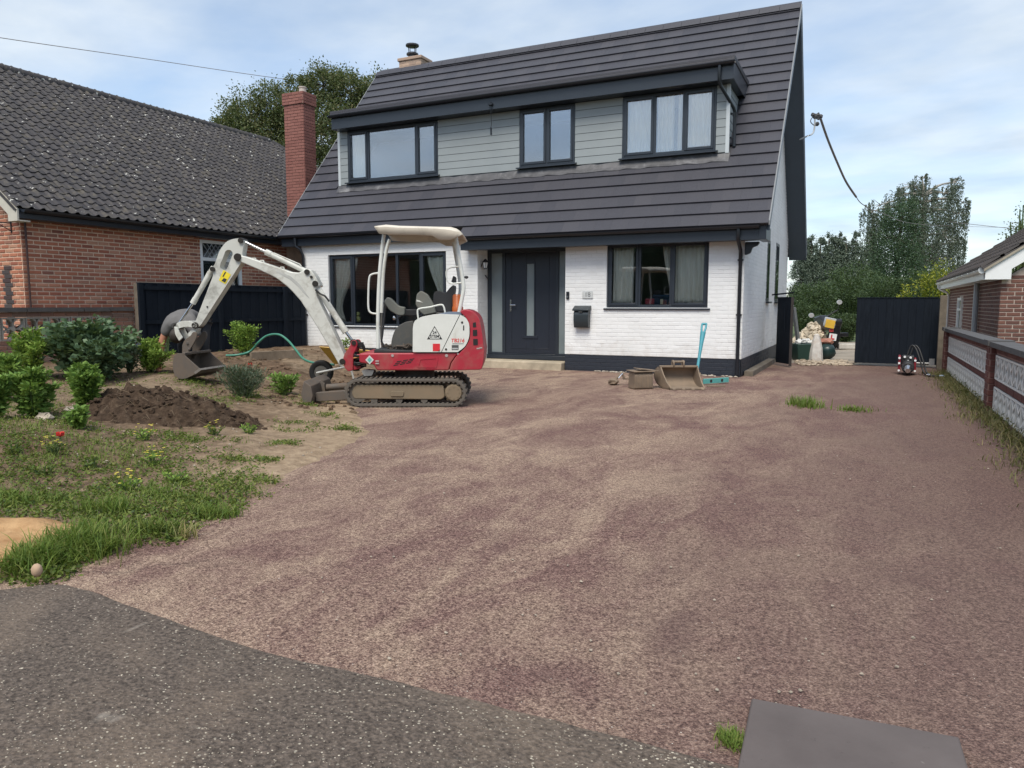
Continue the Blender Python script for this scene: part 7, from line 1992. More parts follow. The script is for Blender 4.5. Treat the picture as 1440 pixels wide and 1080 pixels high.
for (px, py, s_, lb) in ((62, 590, .10, 'flat cream stone on bare earth left of the dark soil heap'), (98, 578, .07, 'small cream stone below the second leafy bush')):
    p = on_garden(px, py); b = MB(); b.blob(p + Vector((0, 0, s_ * .2)), (s_, s_ * .7, s_ * .45), 4, .25); o = obj('stone', b, m_flint); tag(rebase(o, p), lb, 'stone')
# ------------------------------------------------------------------ foliage
def leaf_mat(name, cols, transl=.3, rough=.55):
    m = NT(name)
    at = m.n('ShaderNodeAttribute', attribute_name='rnd'); oi = m.n('ShaderNodeObjectInfo')
    c = m.ramp(m.math('FRACT', m.math('ADD', at.outputs['Fac'], m.math('MULTIPLY', oi.outputs['Random'], 0.0))), [(i / (len(cols) - 1), c) for i, c in enumerate(cols)])
    p = m.n('ShaderNodeBsdfPrincipled'); m.l(c, p.inputs['Base Color']); p.inputs['Roughness'].default_value = rough; p.inputs['Specular IOR Level'].default_value = .3
    t = m.n('ShaderNodeBsdfTranslucent'); m.l(m.mix(.5, c, (.16, .22, .03)), t.inputs['Color'])
    mx = m.n('ShaderNodeMixShader'); mx.inputs[0].default_value = transl; m.l(p.outputs[0], mx.inputs[1]); m.l(t.outputs[0], mx.inputs[2]); m.l(mx.outputs[0], m.out.inputs['Surface'])
    return m.mat
m_bark = simple('bark', (.10, .08, .06), .95, var=.3, scale=9, bump=.6, bscale=25)
m_birchbark = simple('birch_bark', (.30, .28, .25), .9, var=.4, scale=5)
m_stem = simple('green_stem', (.07, .11, .035), .8, var=.2)
m_leaf_dark = leaf_mat('dark_leaf', [(.055, .10, .052), (.085, .15, .075), (.13, .20, .105)], .2)
m_leaf_mid = leaf_mat('mid_leaf', [(.10, .19, .04), (.17, .29, .06), (.26, .39, .09)])
m_leaf_bright = leaf_mat('bright_leaf', [(.13, .23, .04), (.21, .34, .06), (.32, .44, .09)])
m_leaf_tree = leaf_mat('tree_leaf', [(.06, .085, .038), (.095, .125, .055), (.14, .165, .075), (.18, .16, .07)])
m_leaf_birch = leaf_mat('birch_leaf', [(.085, .108, .085), (.12, .148, .115), (.165, .195, .15)])  # greyed tones, the distance haze is put into the leaf colour
m_leaf_ivy = leaf_mat('ivy_leaf', [(.030, .060, .033), (.048, .09, .045), (.07, .115, .055)], .15)
m_leaf_conifer = leaf_mat('conifer_leaf', [(.085, .115, .09), (.12, .158, .12), (.165, .20, .15)], .1)  # used on the far poplars, paler and greyer with haze painted in
m_leaf_far = leaf_mat('far_leaf', [(.040, .068, .034), (.062, .10, .046), (.095, .14, .062)], .25)
m_leaf_yellow = leaf_mat('yellow_leaf', [(.12, .17, .02), (.25, .28, .03), (.40, .38, .06)])
m_leaf_grey = leaf_mat('grey_green_leaf', [(.06, .09, .06), (.10, .14, .09), (.15, .18, .12)], .2)
m_grass = leaf_mat('grass_blade', [(.085, .15, .025), (.13, .21, .035), (.19, .25, .05), (.30, .29, .10)], .35)
m_grass_dry = leaf_mat('dry_grass', [(.30, .25, .10), (.42, .36, .17), (.14, .18, .05)], .3)
m_weed = leaf_mat('weed_leaf', [(.07, .12, .025), (.12, .18, .03), (.20, .23, .05), (.05, .085, .03)], .3)

def unit(v):
    return v / np.maximum(np.linalg.norm(v, axis=1, keepdims=True), 1e-9)
def leaves_np(P, A, size, aspect=.5, fold=.15, g=None):
    """P base points, A axis dirs; one folded quad per leaf"""
    g = g or rng; n = len(P); A = unit(A)
    S = unit(np.cross(A, g.normal(size=(n, 3)))); N = np.cross(A, S)
    s = (size * g.uniform(.65, 1.25, n))[:, None]
    V = np.stack([P, P + A * s * .45 + S * s * aspect * .5 + N * s * fold, P + A * s, P + A * s * .45 - S * s * aspect * .5 + N * s * fold], 1).reshape(-1, 3)
    F = np.arange(4 * n).reshape(n, 4)
    return V, F
def blades_np(P, h, lean, w, g=None):
    """grass blades: three quads each"""
    g = g or rng; n = len(P)
    a = g.uniform(0, 2 * np.pi, n); d = np.stack([np.cos(a), np.sin(a), np.zeros(n)], 1); s = np.stack([-np.sin(a), np.cos(a), np.zeros(n)], 1)
    Vs = []
    for t, wt, ln in ((0, 1, 0), (.4, .85, .16), (.75, .55, .52), (1.0, .08, 1.0)):
        c = P + d * (h * lean * ln)[:, None] + np.array([0, 0, 1]) * (h * t * (1 - .35 * lean * t))[:, None]
        Vs += [c - s * (w * wt / 2)[:, None], c + s * (w * wt / 2)[:, None]]
    V = np.stack(Vs, 1).reshape(-1, 3); b = (np.arange(n) * 8)[:, None]
    F = np.concatenate([b + np.array([[0, 1, 3, 2]]), b + np.array([[2, 3, 5, 4]]), b + np.array([[4, 5, 7, 6]])], 1).reshape(-1, 4)
    return V, F
def join_np(parts):
    V = []; F = []; Rr = []; o = 0
    for v, f in parts:
        V.append(v); F.append(f + o); o += len(v)
    return np.concatenate(V), np.concatenate(F)

# ---- trees: tapered trunk, limbs to clumps, leaf sprays in each clump
def tree(name, label, base, top, clumps, leafmat, leaf=.16, n=9000, group=None, bark=None, r0=.22, droop=0.0, sprays=26, up=0.0, cat='tree', spray_r=.38, trunk_show=True):
    base = Vector(base); t = thing(name, label, cat, base, 0, group)
    g = np.random.default_rng(abs(hash(label)) % 2 ** 31 if False else sum(map(ord, label)))
    b = MB(); top = Vector(top); mid = (base + top) / 2 + Vector((g.normal() * .15, g.normal() * .15, 0))
    tp = smoothpath([base, mid, top], 6); b.tube(tp, [r0 * (1 - .75 * i / (len(tp) - 1)) for i in range(len(tp))], 8)
    vol = np.array([c[1][0] * c[1][1] * c[1][2] for c in clumps]) ** .67; vol = vol / vol.sum()
    parts = []
    for (c, r), f in zip(clumps, vol):
        c = Vector(c); s0 = tp[min(len(tp) - 1, max(2, int(len(tp) * min(1, max(.25, (c.z - r[2] * .6 - base.z) / max(.1, top.z - base.z))))))]
        if trunk_show: b.tube(smoothpath([s0, s0.lerp(c, .5) + Vector((0, 0, .1 * (c - s0).length)), c], 4), [r0 * .4 * (1 - .8 * i / 8) for i in range(9)], 5)
        ns = max(5, int(sprays * len(clumps) * f)); nl = max(40, int(n * f / ns))
        q = unit(g.normal(size=(ns, 3))) * (g.uniform(.25, 1.0, ns) ** .45)[:, None]
        q = np.array(c) + q * np.array(r)
        for k in range(ns):
            if k % 3 == 0 and trunk_show: b.tube([c, c.lerp(Vector(q[k]), .6), Vector(q[k])], [r0 * .09, r0 * .06, r0 * .03], 4)
            sr = spray_r * min(r) * g.uniform(.6, 1.3)
            P = g.normal(size=(nl, 3)) * sr * .55
            if droop: P[:, 2] = -np.abs(g.exponential(sr * droop, nl)); P[:, :2] *= .34
            if up: P[:, 2] = np.abs(P[:, 2]) * up; P[:, :2] *= .55
            A = g.normal(size=(nl, 3)) + P / max(sr, .01) * .7
            if droop: A[:, 2] -= 1.6
            parts.append(leaves_np(q[k] + P, A, leaf, .62, .12, g))
    obj('trunk', b, bark or m_bark, t, smooth=60)
    V, F = join_np(parts); V = V - np.array(base)
    me = np_mesh('crown', V, F, leafmat, g.random(len(F)))
    link_mesh('crown', me, t); return t
def Cl(px, py, D, rx, rz, ry=None):
    """crown clump seen at a photo pixel, radii given in photo pixels"""
    s = D / FPX; return (W(px, py, D), (rx * s, (ry or rx) * s, rz * s))
D = 36
c = [Cl(322, 178, D, 24, 20), Cl(350, 165, D, 34, 30), (Cl(390, 150, D, 34, 30)), Cl(425, 128, D + 1, 26, 26), Cl(455, 120, D + 1, 30, 24), Cl(490, 128, D + 2, 34, 28), Cl(530, 140, D + 2, 30, 30), Cl(380, 195, D, 50, 30), Cl(450, 185, D + 1, 60, 45), Cl(345, 205, D, 30, 20), Cl(430, 240, D + 1, 60, 40), Cl(505, 180, D + 2, 40, 40)]
bb = W(440, 440, D + 1); bb.z = 0
tree('broadleaf_tree', 'large green broadleaf tree behind the red chimney between the two left houses', bb, W(440, 190, D + 1), c, m_leaf_tree, .11, 88000, r0=.35, sprays=44)
D = 46
c = [Cl(1297, 252, D, 13, 9), Cl(1283, 262, D, 18, 12), Cl(1262, 276, D, 18, 14), Cl(1312, 268, D, 12, 12), Cl(1340, 256, D, 14, 10), Cl(1328, 272, D, 18, 14), Cl(1354, 284, D, 10, 14), Cl(1345, 300, D, 16, 20), Cl(1238, 288, D, 16, 12), Cl(1222, 298, D, 10, 14), Cl(1300, 295, D, 30, 26), Cl(1240, 315, D, 18, 20), Cl(1325, 330, D, 20, 26), Cl(1350, 345, D, 10, 22), Cl(1285, 330, D, 24, 30), Cl(1222, 335, D, 8, 22), Cl(1310, 365, D, 30, 30), Cl(1342, 385, D, 14, 20)]
bb = W(1297, 440, D); bb.z = 0
tree('birch_tree', 'tall weeping birch tree with hanging branches behind the closed black gate', bb, W(1299, 275, D), c, m_leaf_birch, .10, 52000, r0=.28, droop=3.4, sprays=34, bark=m_birchbark, spray_r=.55)
D = 43
c = [Cl(1270, 300, D, 24, 26), Cl(1262, 335, D, 30, 34), Cl(1268, 372, D, 34, 36), Cl(1250, 400, D, 30, 30)]
bb = W(1267, 440, D); bb.z = 0
tree('ivy_covered_tree', 'dense dark ivy clad tree trunk standing in front of the weeping birch', bb, W(1268, 310, D), c, m_leaf_ivy, .10, 19000, r0=.25, sprays=34, spray_r=.5)
D = 62; k = 0
prow = [(1128, 335), (1141, 328), (1154, 334), (1166, 326), (1178, 330), (1190, 333), (1203, 329), (1216, 340), (1229, 338)]
plab = ['feathery dark poplar half hidden by the white house verge', 'second feathery poplar from the white house in the row beyond the garden', 'shorter feathery poplar, third from the white house in the far row', 'tallest feathery poplar, fourth from the white house in the far row', 'feathery poplar in the middle of the far row, fifth from the white house', 'feathery poplar, sixth from the white house in the far row', 'feathery poplar, seventh in the far row, under the end of the thick cable', 'poplar at the left edge of the weeping birch crown', 'poplar mostly hidden behind the weeping birch']
for (px, py) in prow:
    c = [Cl(px, py + 16, D, 6, 16), Cl(px + 2, py + 36, D, 10, 22), Cl(px - 2, py + 62, D, 14, 28), Cl(px, py + 90, D, 16, 26)]
    bb = W(px, 445, D); bb.z = 0
    tree('poplar_tree', plab[k], bb, W(px, py + 10, D), c, m_leaf_conifer, .13, 13000, 'poplars in a row beyond the garden', r0=.2, sprays=26, up=1.3, spray_r=.6); k += 1
def bush(name, label, base, rx, ry, h, mat, n=1500, leaf=.06, aspect=.5, group=None, cat='bush', stems=9, upright=.55, base_open=.2, flowers=None, seed=None, parent_local=True):
    base = Vector(base); t = thing(name, label, cat, base, 0, group); g = np.random.default_rng(seed if seed is not None else sum(map(ord, label)))
    b = MB(); P = []; A = []
    for k in range(stems):
        a = 2 * math.pi * k / stems + g.uniform(-.4, .4); rr = g.uniform(.25, .95)
        e = Vector((rx * rr * math.cos(a), ry * rr * math.sin(a), h * (1 - .45 * rr * rr) * g.uniform(.85, 1.08)))
        p = smoothpath([(e.x * .15, e.y * .15, -.05), (e.x * .6, e.y * .6, e.z * .55), e], 5); b.tube(p, [.010 * (1 - .7 * i / (len(p) - 1)) * max(1, h * 1.4) for i in range(len(p))], 5)
        m_ = n // stems; tt = g.uniform(base_open, 1.0, m_); pts = np.array([tuple(q) for q in p]); i = np.minimum((tt * (len(pts) - 1)).astype(int), len(pts) - 2); fr_ = tt * (len(pts) - 1) - i
        q = pts[i] * (1 - fr_[:, None]) + pts[i + 1] * fr_[:, None]
        an = g.uniform(0, 2 * np.pi, m_); out = np.stack([np.cos(an), np.sin(an), np.full(m_, upright) + g.normal(size=m_) * .35], 1)
        spread = g.uniform(0, .30, m_) * min(rx, h)
        P.append(q + out * spread[:, None] * np.array([1, 1, .5])); A.append(out)
    obj('stems', b, m_stem, t, local=True)
    P = np.concatenate(P); P[:, 2] = np.maximum(P[:, 2], .01)
    V, F = leaves_np(P, np.concatenate(A), leaf, aspect, .12, g)
    link_mesh('foliage', np_mesh('foliage', V, F, mat, g.random(len(F))), t)
    if flowers:
        fc, fn, fs = flowers; b = MB()
        for k in range(fn):
            a = g.uniform(0, 6.28); rr = math.sqrt(g.random()) * .9; z = h * (1.0 - .35 * rr) + g.uniform(.0, .08); x, y = rx * rr * math.cos(a), ry * rr * math.sin(a)
            for p_ in range(5): aa = p_ * 1.257; b.add([(x, y, z), (x + fs * math.cos(aa - .5), y + fs * math.sin(aa - .5), z + fs * .35), (x + fs * 1.2 * math.cos(aa), y + fs * 1.2 * math.sin(aa), z + fs * .2), (x + fs * math.cos(aa + .5), y + fs * math.sin(aa + .5), z + fs * .35)], [(0, 1, 2, 3)])
        obj('flowers', b, fc, t, local=True)
    return t
# greenery beyond the gates
def far_bush(label, px, py_top, py_base, wpx, D, mat, n, leaf=.13, name='shrub', **k):
    b_ = W(px, py_base, D); z0 = W(px, 429, D).z; s = D / FPX; b_.z = 0
    h = W(px, py_top, D).z
    return bush(name, label, b_, wpx / 2 * s, wpx / 2 * s * .8, h, mat, int(n * 2.2), leaf * .62, .6, stems=30, base_open=.1, **k)
far_bush('broad dark green shrub behind the open gate and the motorbike mirrors', 1140, 398, 470, 90, 33, m_leaf_far, 4200, .16)
far_bush('tall dark shrub between the far poplars and the closed black gate', 1195, 372, 470, 100, 38, m_leaf_far, 5200, .17)
far_bush('dark green shrub rising behind the middle of the closed black gate', 1243, 382, 470, 80, 35, m_leaf_far, 4200, .15)
far_bush('large dark shrub behind the closed gate below the yellow leaved branches', 1300, 380, 470, 90, 34, m_leaf_far, 5200, .15)
far_bush('yellow green leafy shrub beside the brown bungalow roof', 1316, 368, 470, 66, 30, m_leaf_yellow, 2300, .15)
far_bush('small yellow leaved shrub peeping over the top of the closed black gate', 1272, 402, 470, 34, 25, m_leaf_yellow, 1200, .15)
far_bush('rough grassy bramble bank right of the motorbike', 1187, 442, 495, 55, 27, m_leaf_far, 3000, .12)
far_bush('brown green overgrown shrub left of the motorbike mirrors', 1131, 425, 490, 45, 29, m_leaf_far, 2200, .12)
far_bush('loose airy shrub rising behind the roof of the brown bungalow', 1432, 282, 470, 60, 30, m_leaf_tree, 2600, .13)
# plants in the garden, nearest the bungalow first
def gbush(label, px, py, wpx, hpx, mat, n=1400, leaf=.06, name='leafy_bush', group=None, **k):
    p = on_garden(px, py); D = p.dot(FWD); s = D / FPX
    return bush(name, label, p, wpx / 2 * s, wpx / 2 * s * .85, hpx * s, mat, n, leaf, group=group, **k)
GB = 'bright leafy bushes in the left garden'
gbush('bright bush right of the orange poppies, by the left edge of the garden', 12, 562, 60, 70, m_leaf_mid, 2600, .058, group=GB)
gbush('broad mass of dark heart shaped leaves in front of the pierced block wall', 128, 536, 150, 84, m_leaf_dark, 4200, .085, name='dark_leafy_plant', aspect=.8, stems=20, upright=.3)
gbush('bright leafy bush, leftmost of the two on the bare bank', 47, 588, 66, 72, m_leaf_mid, 2800, .06, group=GB, upright=.35)
gbush('bright leafy bush between the bare bank and the dark soil heap', 122, 577, 62, 62, m_leaf_mid, 2500, .058, group=GB, upright=.35)
gbush('leafy bush at the left edge between the orange poppy and the bare bank', -6, 590, 50, 66, m_leaf_mid, 2000, .06, group=GB)
gbush('pale green bush at the left end of the block wall under the pink poppy', 45, 528, 60, 62, m_leaf_bright, 2000, .06, group=GB)
gbush('small dark green bush below the leafy bush at the foot of the soil heap', 112, 603, 30, 30, m_leaf_mid, 450, .06, group=GB)
gbush('light green bush beside the bending person', 212, 524, 56, 44, m_leaf_bright, 2600, .05, group=GB)
gbush('green bush in front of the black fence beside the hose', 344, 500, 52, 46, m_leaf_bright, 2200, .055, group=GB)
m_blue_fl = simple('blue_petal', (.20, .25, .50), .7, var=.3); m_red_fl = simple('red_petal', (.62, .035, .03), .6, var=.2); m_orange_fl = simple('orange_petal', (.70, .20, .05), .6); m_pink_fl = simple('pink_petal', (.68, .32, .34), .6); m_yel_fl = simple('yellow_petal', (.70, .60, .08), .6); m_white_fl = simple('white_petal', (.75, .74, .70), .6)
gbush('hazy blue flowering plant between the dark leaves and the light bush', 182, 524, 44, 48, m_leaf_grey, 1200, .045, name='blue_flower_plant', cat='plant', flowers=(m_blue_fl, 60, .018))
gbush('wispy plant with pale blue flowers beside the bending person', 236, 500, 24, 34, m_leaf_grey, 250, .035, name='blue_flower_plant', cat='plant', flowers=(m_white_fl, 14, .02))
gbush('spiky grey green plant in front of the digger bucket', 342, 560, 74, 44, m_leaf_grey, 2200, .06, name='lavender_plant', cat='plant', aspect=.2, upright=1.1, stems=16)
gbush('dark green weeds at the right end of the dug bank', 398, 556, 60, 28, m_leaf_mid, 900, .05, name='weed_plant', cat='plant')
gbush('green sprig behind the red digger bracket', 487, 494, 14, 20, m_leaf_bright, 120, .06, name='sprig', cat='plant', stems=4)
gbush('fern fronds hanging at the left end of the block wall', 4, 455, 44, 34, m_leaf_dark, 700, .10, name='fern', cat='plant', aspect=.25, upright=.2)
for (px, py, c_, lb) in ((352, 523, m_red_fl, 'red poppy in front of the digger bucket tip'), (395, 540, m_red_fl, 'small red poppy on the bank behind the dozer blade'), (86, 632, m_red_fl, 'red poppy flower in the rough grass below the soil heap'), (20, 492, m_pink_fl, 'bright pink poppy at the left end of the block wall'), (3, 506, m_orange_fl, 'orange poppy at the left edge of the garden')):
    p = on_garden(px, py); t = thing('poppy', lb, 'flower', p, 0); b = MB(); h = .10 if px > 80 else .22
    b.tube([(0, 0, -.02), (.01, .0, h * .5), (0, .0, h)], .005, 5); obj('stalk', b, m_stem, t, local=True); b = MB()
    for k in range(6): a = k * 1.047; f_ = .032; b.grid([[(0, 0, h), (0, 0, h)], [(f_ * math.cos(a - .6), f_ * math.sin(a - .6), h + .015), (f_ * math.cos(a + .6), f_ * math.sin(a + .6), h + .018)], [(f_ * 1.1 * math.cos(a - .4), f_ * 1.1 * math.sin(a - .4), h + .042), (f_ * 1.1 * math.cos(a + .4), f_ * 1.1 * math.sin(a + .4), h + .04)]])
    obj('petals', b, c_, t, local=True)

# ---- dug soil heap
hpos = on_garden(232, 585); hs = hpos.dot(FWD) / FPX
HA, HB = 1.2, .70
def heap_z(u, v):
    r = math.hypot(u / HA, v / HB) + .16 * nz3(u + 3, v, 1.7) ; k = 1 - sm(r, .15, 1.08)
    n_ = .5 * nz3(u, v, 4.5, 1) + .32 * nz3(u, v, 11, 2) + .2 * nz3(u, v, 26, 4)
    return .27 * k ** 1.1 + (.18 * n_ * sm(k, 0, .35)) - .035
V = []; F = []; nu, nv_ = 150, 90
for j in range(nv_):
    for i in range(nu):
        u = -HA * 1.2 + 2.4 * HA * i / (nu - 1); v = -HB * 1.2 + 2.4 * HB * j / (nv_ - 1); p = hpos + RIGHT * u + FWD * v
        V.append((p.x - hpos.x, p.y - hpos.y, gh(p.x, p.y) - hpos.z + heap_z(u, v)))
for j in range(nv_ - 1):
    for i in range(nu - 1): F.append((j * nu + i, j * nu + i + 1, (j + 1) * nu + i + 1, (j + 1) * nu + i))
t = thing('soil_heap', 'low heap of dark freshly dug soil in front of the digger bucket', 'heap', hpos)
link_mesh('soil', np_mesh('soil', V, F, m_darksoil, smooth=True), t)
b = MB(); g = random.Random(17)
for k in range(520):
    a = g.uniform(0, 6.28); r_ = g.random() ** .6 * 1.12; u, v = HA * r_ * math.cos(a), HB * r_ * math.sin(a); p = hpos + RIGHT * u + FWD * v; s_ = g.uniform(.008, .035)
    b.blob((p.x, p.y, gh(p.x, p.y) + heap_z(u, v) + s_ * .2), (s_, s_ * g.uniform(.6, 1.1), s_ * .7), k, .35, 6, 4)
obj('clods', b, m_darksoil, t, kind='stuff')
b = MB()
for k in range(110):
    a = g.uniform(0, 6.28); r_ = g.random() ** .6; u, v = HA * r_ * math.cos(a), HB * r_ * math.sin(a); p = hpos + RIGHT * u + FWD * v; z = gh(p.x, p.y) + heap_z(u, v); l = g.uniform(.03, .11); a2 = g.uniform(0, 6.28)
    b.tube([(p.x - l * math.cos(a2), p.y - l * math.sin(a2), z + .0), (p.x, p.y, z + g.uniform(.015, .05)), (p.x + l * math.cos(a2), p.y + l * math.sin(a2), z)], .0022, 3, False)
obj('roots', b, simple('dry_roots', (.15, .11, .07), .9, var=.4), t, kind='stuff')
b = MB()
for k in range(500):
    px, py = g.uniform(280, 560), g.uniform(495, 570)
    p = onZ(px, py, .1); p.z = gh(p.x, p.y)
    if gdist(p.x, p.y) < .1 or p.y > 13: continue
    s_ = g.uniform(.01, .05); b.blob((p.x, p.y, p.z + s_ * .2), (s_, s_, s_ * .6), k, .35, 6, 4)
obj('soil_clods', b, m_soil, kind='stuff')

# ---- grass, weeds and straw: patches as seen in the garden
def patch_density(x, y):
    return .5 + .5 * nz3(x, y, .85, 9) + .35 * nz3(x, y, 2.4, 4)
gp_ = []; wp = []
g = np.random.default_rng(5)
tries = 0
while len(gp_) < 15000 and tries < 90000:
    tries += 1
    px, py = g.uniform(-60, 520), (585 + 215 * g.random() ** .8) if g.random() < .85 else g.uniform(505, 600)
    p = onZ(px, py, .12)
    if p.y < 2.0 or p.x < -13: continue
    d = gdist(p.x, p.y)
    if d < .05: continue
    k = patch_density(p.x, p.y) + .16 * sm(300 - px, 0, 250) - .40 * sm(px, 270, 420) - .22 * (1 - sm(d, 0, .5)) - .04
    if math.hypot((p.x - hpos.x - 0) / 1.25, (p.y - hpos.y) / .9) < .95: continue
    if math.hypot((p.x - on_sand[0]) / .48, (p.y - on_sand[1]) / .40) < 1.0: continue
    if k > .62 + .52 * g.random() + .10 * sm(3.6 - p.y, 0, 1): gp_.append((p.x, p.y, gh(p.x, p.y) - .005))
    elif k > .30 and g.random() < .10: wp.append((p.x, p.y, gh(p.x, p.y)))
for k in range(60):                                            # scattered weed patches on the bare strip and the bank
    px, py = g.uniform(240, 520), g.uniform(540, 730); p = onZ(px, py, .1)
    if gdist(p.x, p.y) < .12 or math.hypot((p.x - hpos.x) / 1.1, (p.y - hpos.y) / .7) < .9: continue
    sx_ = g.uniform(.05, .17)
    for i in range(int(g.uniform(25, 90))):
        x, y = p.x + g.normal() * sx_, p.y + g.normal() * sx_ * .6
        if gdist(x, y) > .02: (gp_ if g.random() < .6 else wp).append((x, y, gh(x, y) - .004))
P = np.array(gp_); V, F = blades_np(P, g.uniform(.025, .095, len(P)), g.uniform(.2, 1.2, len(P)), g.uniform(.003, .007, len(P)), g)
cl = np.array([.5 + .5 * nz3(x, y, 1.7, 7) for x, y, _ in gp_]); rr = np.clip(.26 + .62 * cl + g.normal(size=len(P)) * .15, 0, 1)
link_mesh('grass', np_mesh('grass', V, F, m_grass, np.repeat(rr, 3)), kind='stuff')
W_ = np.array(wp); nl = 7; Pw = np.repeat(W_, nl, 0) + g.normal(size=(len(W_) * nl, 3)) * np.array([.03, .03, .008]) + np.array([0, 0, .014]); a = g.uniform(0, 6.28, len(Pw))
V, F = leaves_np(Pw, np.stack([np.cos(a), np.sin(a), g.uniform(.1, .8, len(Pw))], 1), .028, .45, .12, g)
link_mesh('low_weeds', np_mesh('low_weeds', V, F, m_weed, g.random(len(F))), kind='stuff')
def tuft(label, px, py, wpx, hgt, n, mat, lean=.9, dpx=None, width=.007, name='grass_tuft', group=None, flat=True):
    p = on_garden(px, py) if flat else onZ(px, py); s = p.dot(FWD) / FPX; g = np.random.default_rng(int(px * 7 + py))
    Q = g.normal(size=(n, 2)) * np.array([wpx * s * .25, (dpx or wpx * .5) * s * .25]); P = np.zeros((n, 3))
    for i, (u, v) in enumerate(Q):
        q = p + RIGHT * u + FWD * v; P[i] = (q.x, q.y, (gh(q.x, q.y) if flat and gdist(q.x, q.y) > 0 else 0.0) - .005)
    V, F = blades_np(P, hgt * g.uniform(.45, 1.15, n), g.uniform(.15, lean, n), width * g.uniform(.6, 1.2, n), g)
    t = thing(name, label, 'grass', p, 0, group); link_mesh('blades', np_mesh('blades', V - np.array(p), F, mat, np.repeat(np.clip(g.normal(.45, .25, n), 0, 1), 3)), t, 'stuff'); return t
tuft('lush bright green grass clump beside the orange sand by the road', 118, 776, 110, .15, 1500, m_grass, 1.1, 110, .008)
tuft('grass clump around the egg shaped stone by the road', 52, 796, 80, .13, 800, m_grass, 1.2, 80, .008)
tuft('green grass clump on the edge of the driveway right of the straw stems', 300, 728, 70, .10, 500, m_grass, 1.2, 40)
tuft('weedy grass clump left of the straw stems on the garden edge', 225, 752, 80, .10, 420, m_weed, 1.2, 40)
tuft('straw coloured dry grass stems on the garden edge', 262, 762, 34, .16, 46, m_grass_dry, 1.0, 20, .006)
tuft('loose tall grass in the middle of the garden front', 150, 720, 80, .13, 260, m_grass, .9, 60)
tuft('rough grass on the left edge of the garden above the sand', 25, 705, 110, .09, 480, m_grass, 1.1, 80)
tuft('grass tuft on the driveway, larger of the two by the right wall', 1133, 571, 42, .16, 260, m_grass, 1.2, 60, .012, flat=False)
tuft('low grass tuft on the driveway, smaller one nearer the right wall', 1200, 577, 46, .09, 170, m_grass, 1.3, 40, .011, flat=False)
tuft('green weed tuft against the left edge of the grey slab', 1029, 1042, 34, .035, 420, m_grass, 1.2, 50, .004, flat=False)
tuft('small weed growing at the foot of the dark plinth below the letterbox', 828, 519, 22, .13, 40, m_weed, 1.2, 14, .012, flat=False)
for k, (px, py) in enumerate(((204, 620), (300, 612), (180, 690), (75, 640), (215, 655), (130, 660), (350, 610), (60, 668), (245, 680), (20, 640))):
    p = on_garden(px, py); bush('yellow_weed', ['yellow flowered weed at the foot of the soil heap', 'pale yellow weed at the right foot of the soil heap', 'yellow green weed among the tall grass in the garden front', 'yellow green weed left of the red poppy', 'low yellow weed below the middle of the soil heap', 'yellow green weed right of the red poppy', 'low weed on the bare strip right of the soil heap', 'low leafy weed near the left edge of the rough grass', 'low leafy weed on bare soil above the straw stems', 'leafy weed near the left edge below the bushes'][k], p, .11, .10, .085, [m_leaf_bright, m_weed][k % 2], 110, .03, cat='weed', stems=6, flowers=(m_yel_fl, 14, .010) if k < 5 else None)
for k, (px, py) in enumerate(((175, 300), )):
    pass
# weeds along the foot of the right wall
P = []; g = np.random.default_rng(77)
for k in range(5200):
    y = g.uniform(5.2, 16.6); q = .5 + .5 * nz3(1.0, y, 1.3, 3) + .25 * nz3(2.0, y, 3.7, 3)
    wdt = .10 + .26 * max(0, q); x = 1.44 - abs(g.normal()) * wdt * .8
    if g.random() < .30 + q * .8: P.append((x, y, 0.0))
P = np.array(P); n = len(P); V, F = blades_np(P, g.uniform(.03, .20, n) * np.clip(1.2 - (1.44 - P[:, 0]) * 1.6, .25, 1), g.uniform(.3, 1.3, n), g.uniform(.004, .010, n), g)
link_mesh('wall_weeds', np_mesh('wall_weeds', V, F, leaf_mat('olive_grass', [(.085, .095, .03), (.14, .14, .05), (.26, .21, .10), (.10, .11, .035), (.30, .24, .13)], .3), np.repeat(g.random(n), 3)), kind='stuff')
o_ = np.abs(g.normal(size=1000)) * .12; P = np.stack([1.42 - o_, g.uniform(5.2, 16.6, 1000), .01 + g.uniform(0, .12, 1000) * np.clip(1 - o_ / .15, 0, 1)], 1); a = g.uniform(0, 6.28, 1000)
V, F = leaves_np(P, np.stack([np.cos(a), np.sin(a), g.uniform(-.1, .9, 1000)], 1), .045, .4, .12, g)
link_mesh('wall_weed_leaves', np_mesh('wall_weed_leaves', V, F, leaf_mat('olive_leaf', [(.08, .10, .03), (.13, .15, .045), (.20, .18, .08)], .3), g.random(len(F))), kind='stuff')
# twigs sticking out by the gate post
b = MB(); p = W(1312, 497, 17.4); b.tube([W(1300, 485, 17.4), W(1308, 490, 17.4), W(1318, 494, 17.4)], .012, 5); b.tube([W(1303, 482, 17.4), W(1309, 488, 17.4)], .008, 5)
o = obj('dry_branch', b, m_bark); tag(rebase(o, p), 'thin dry branch caught at the foot of the gate post', 'branch')

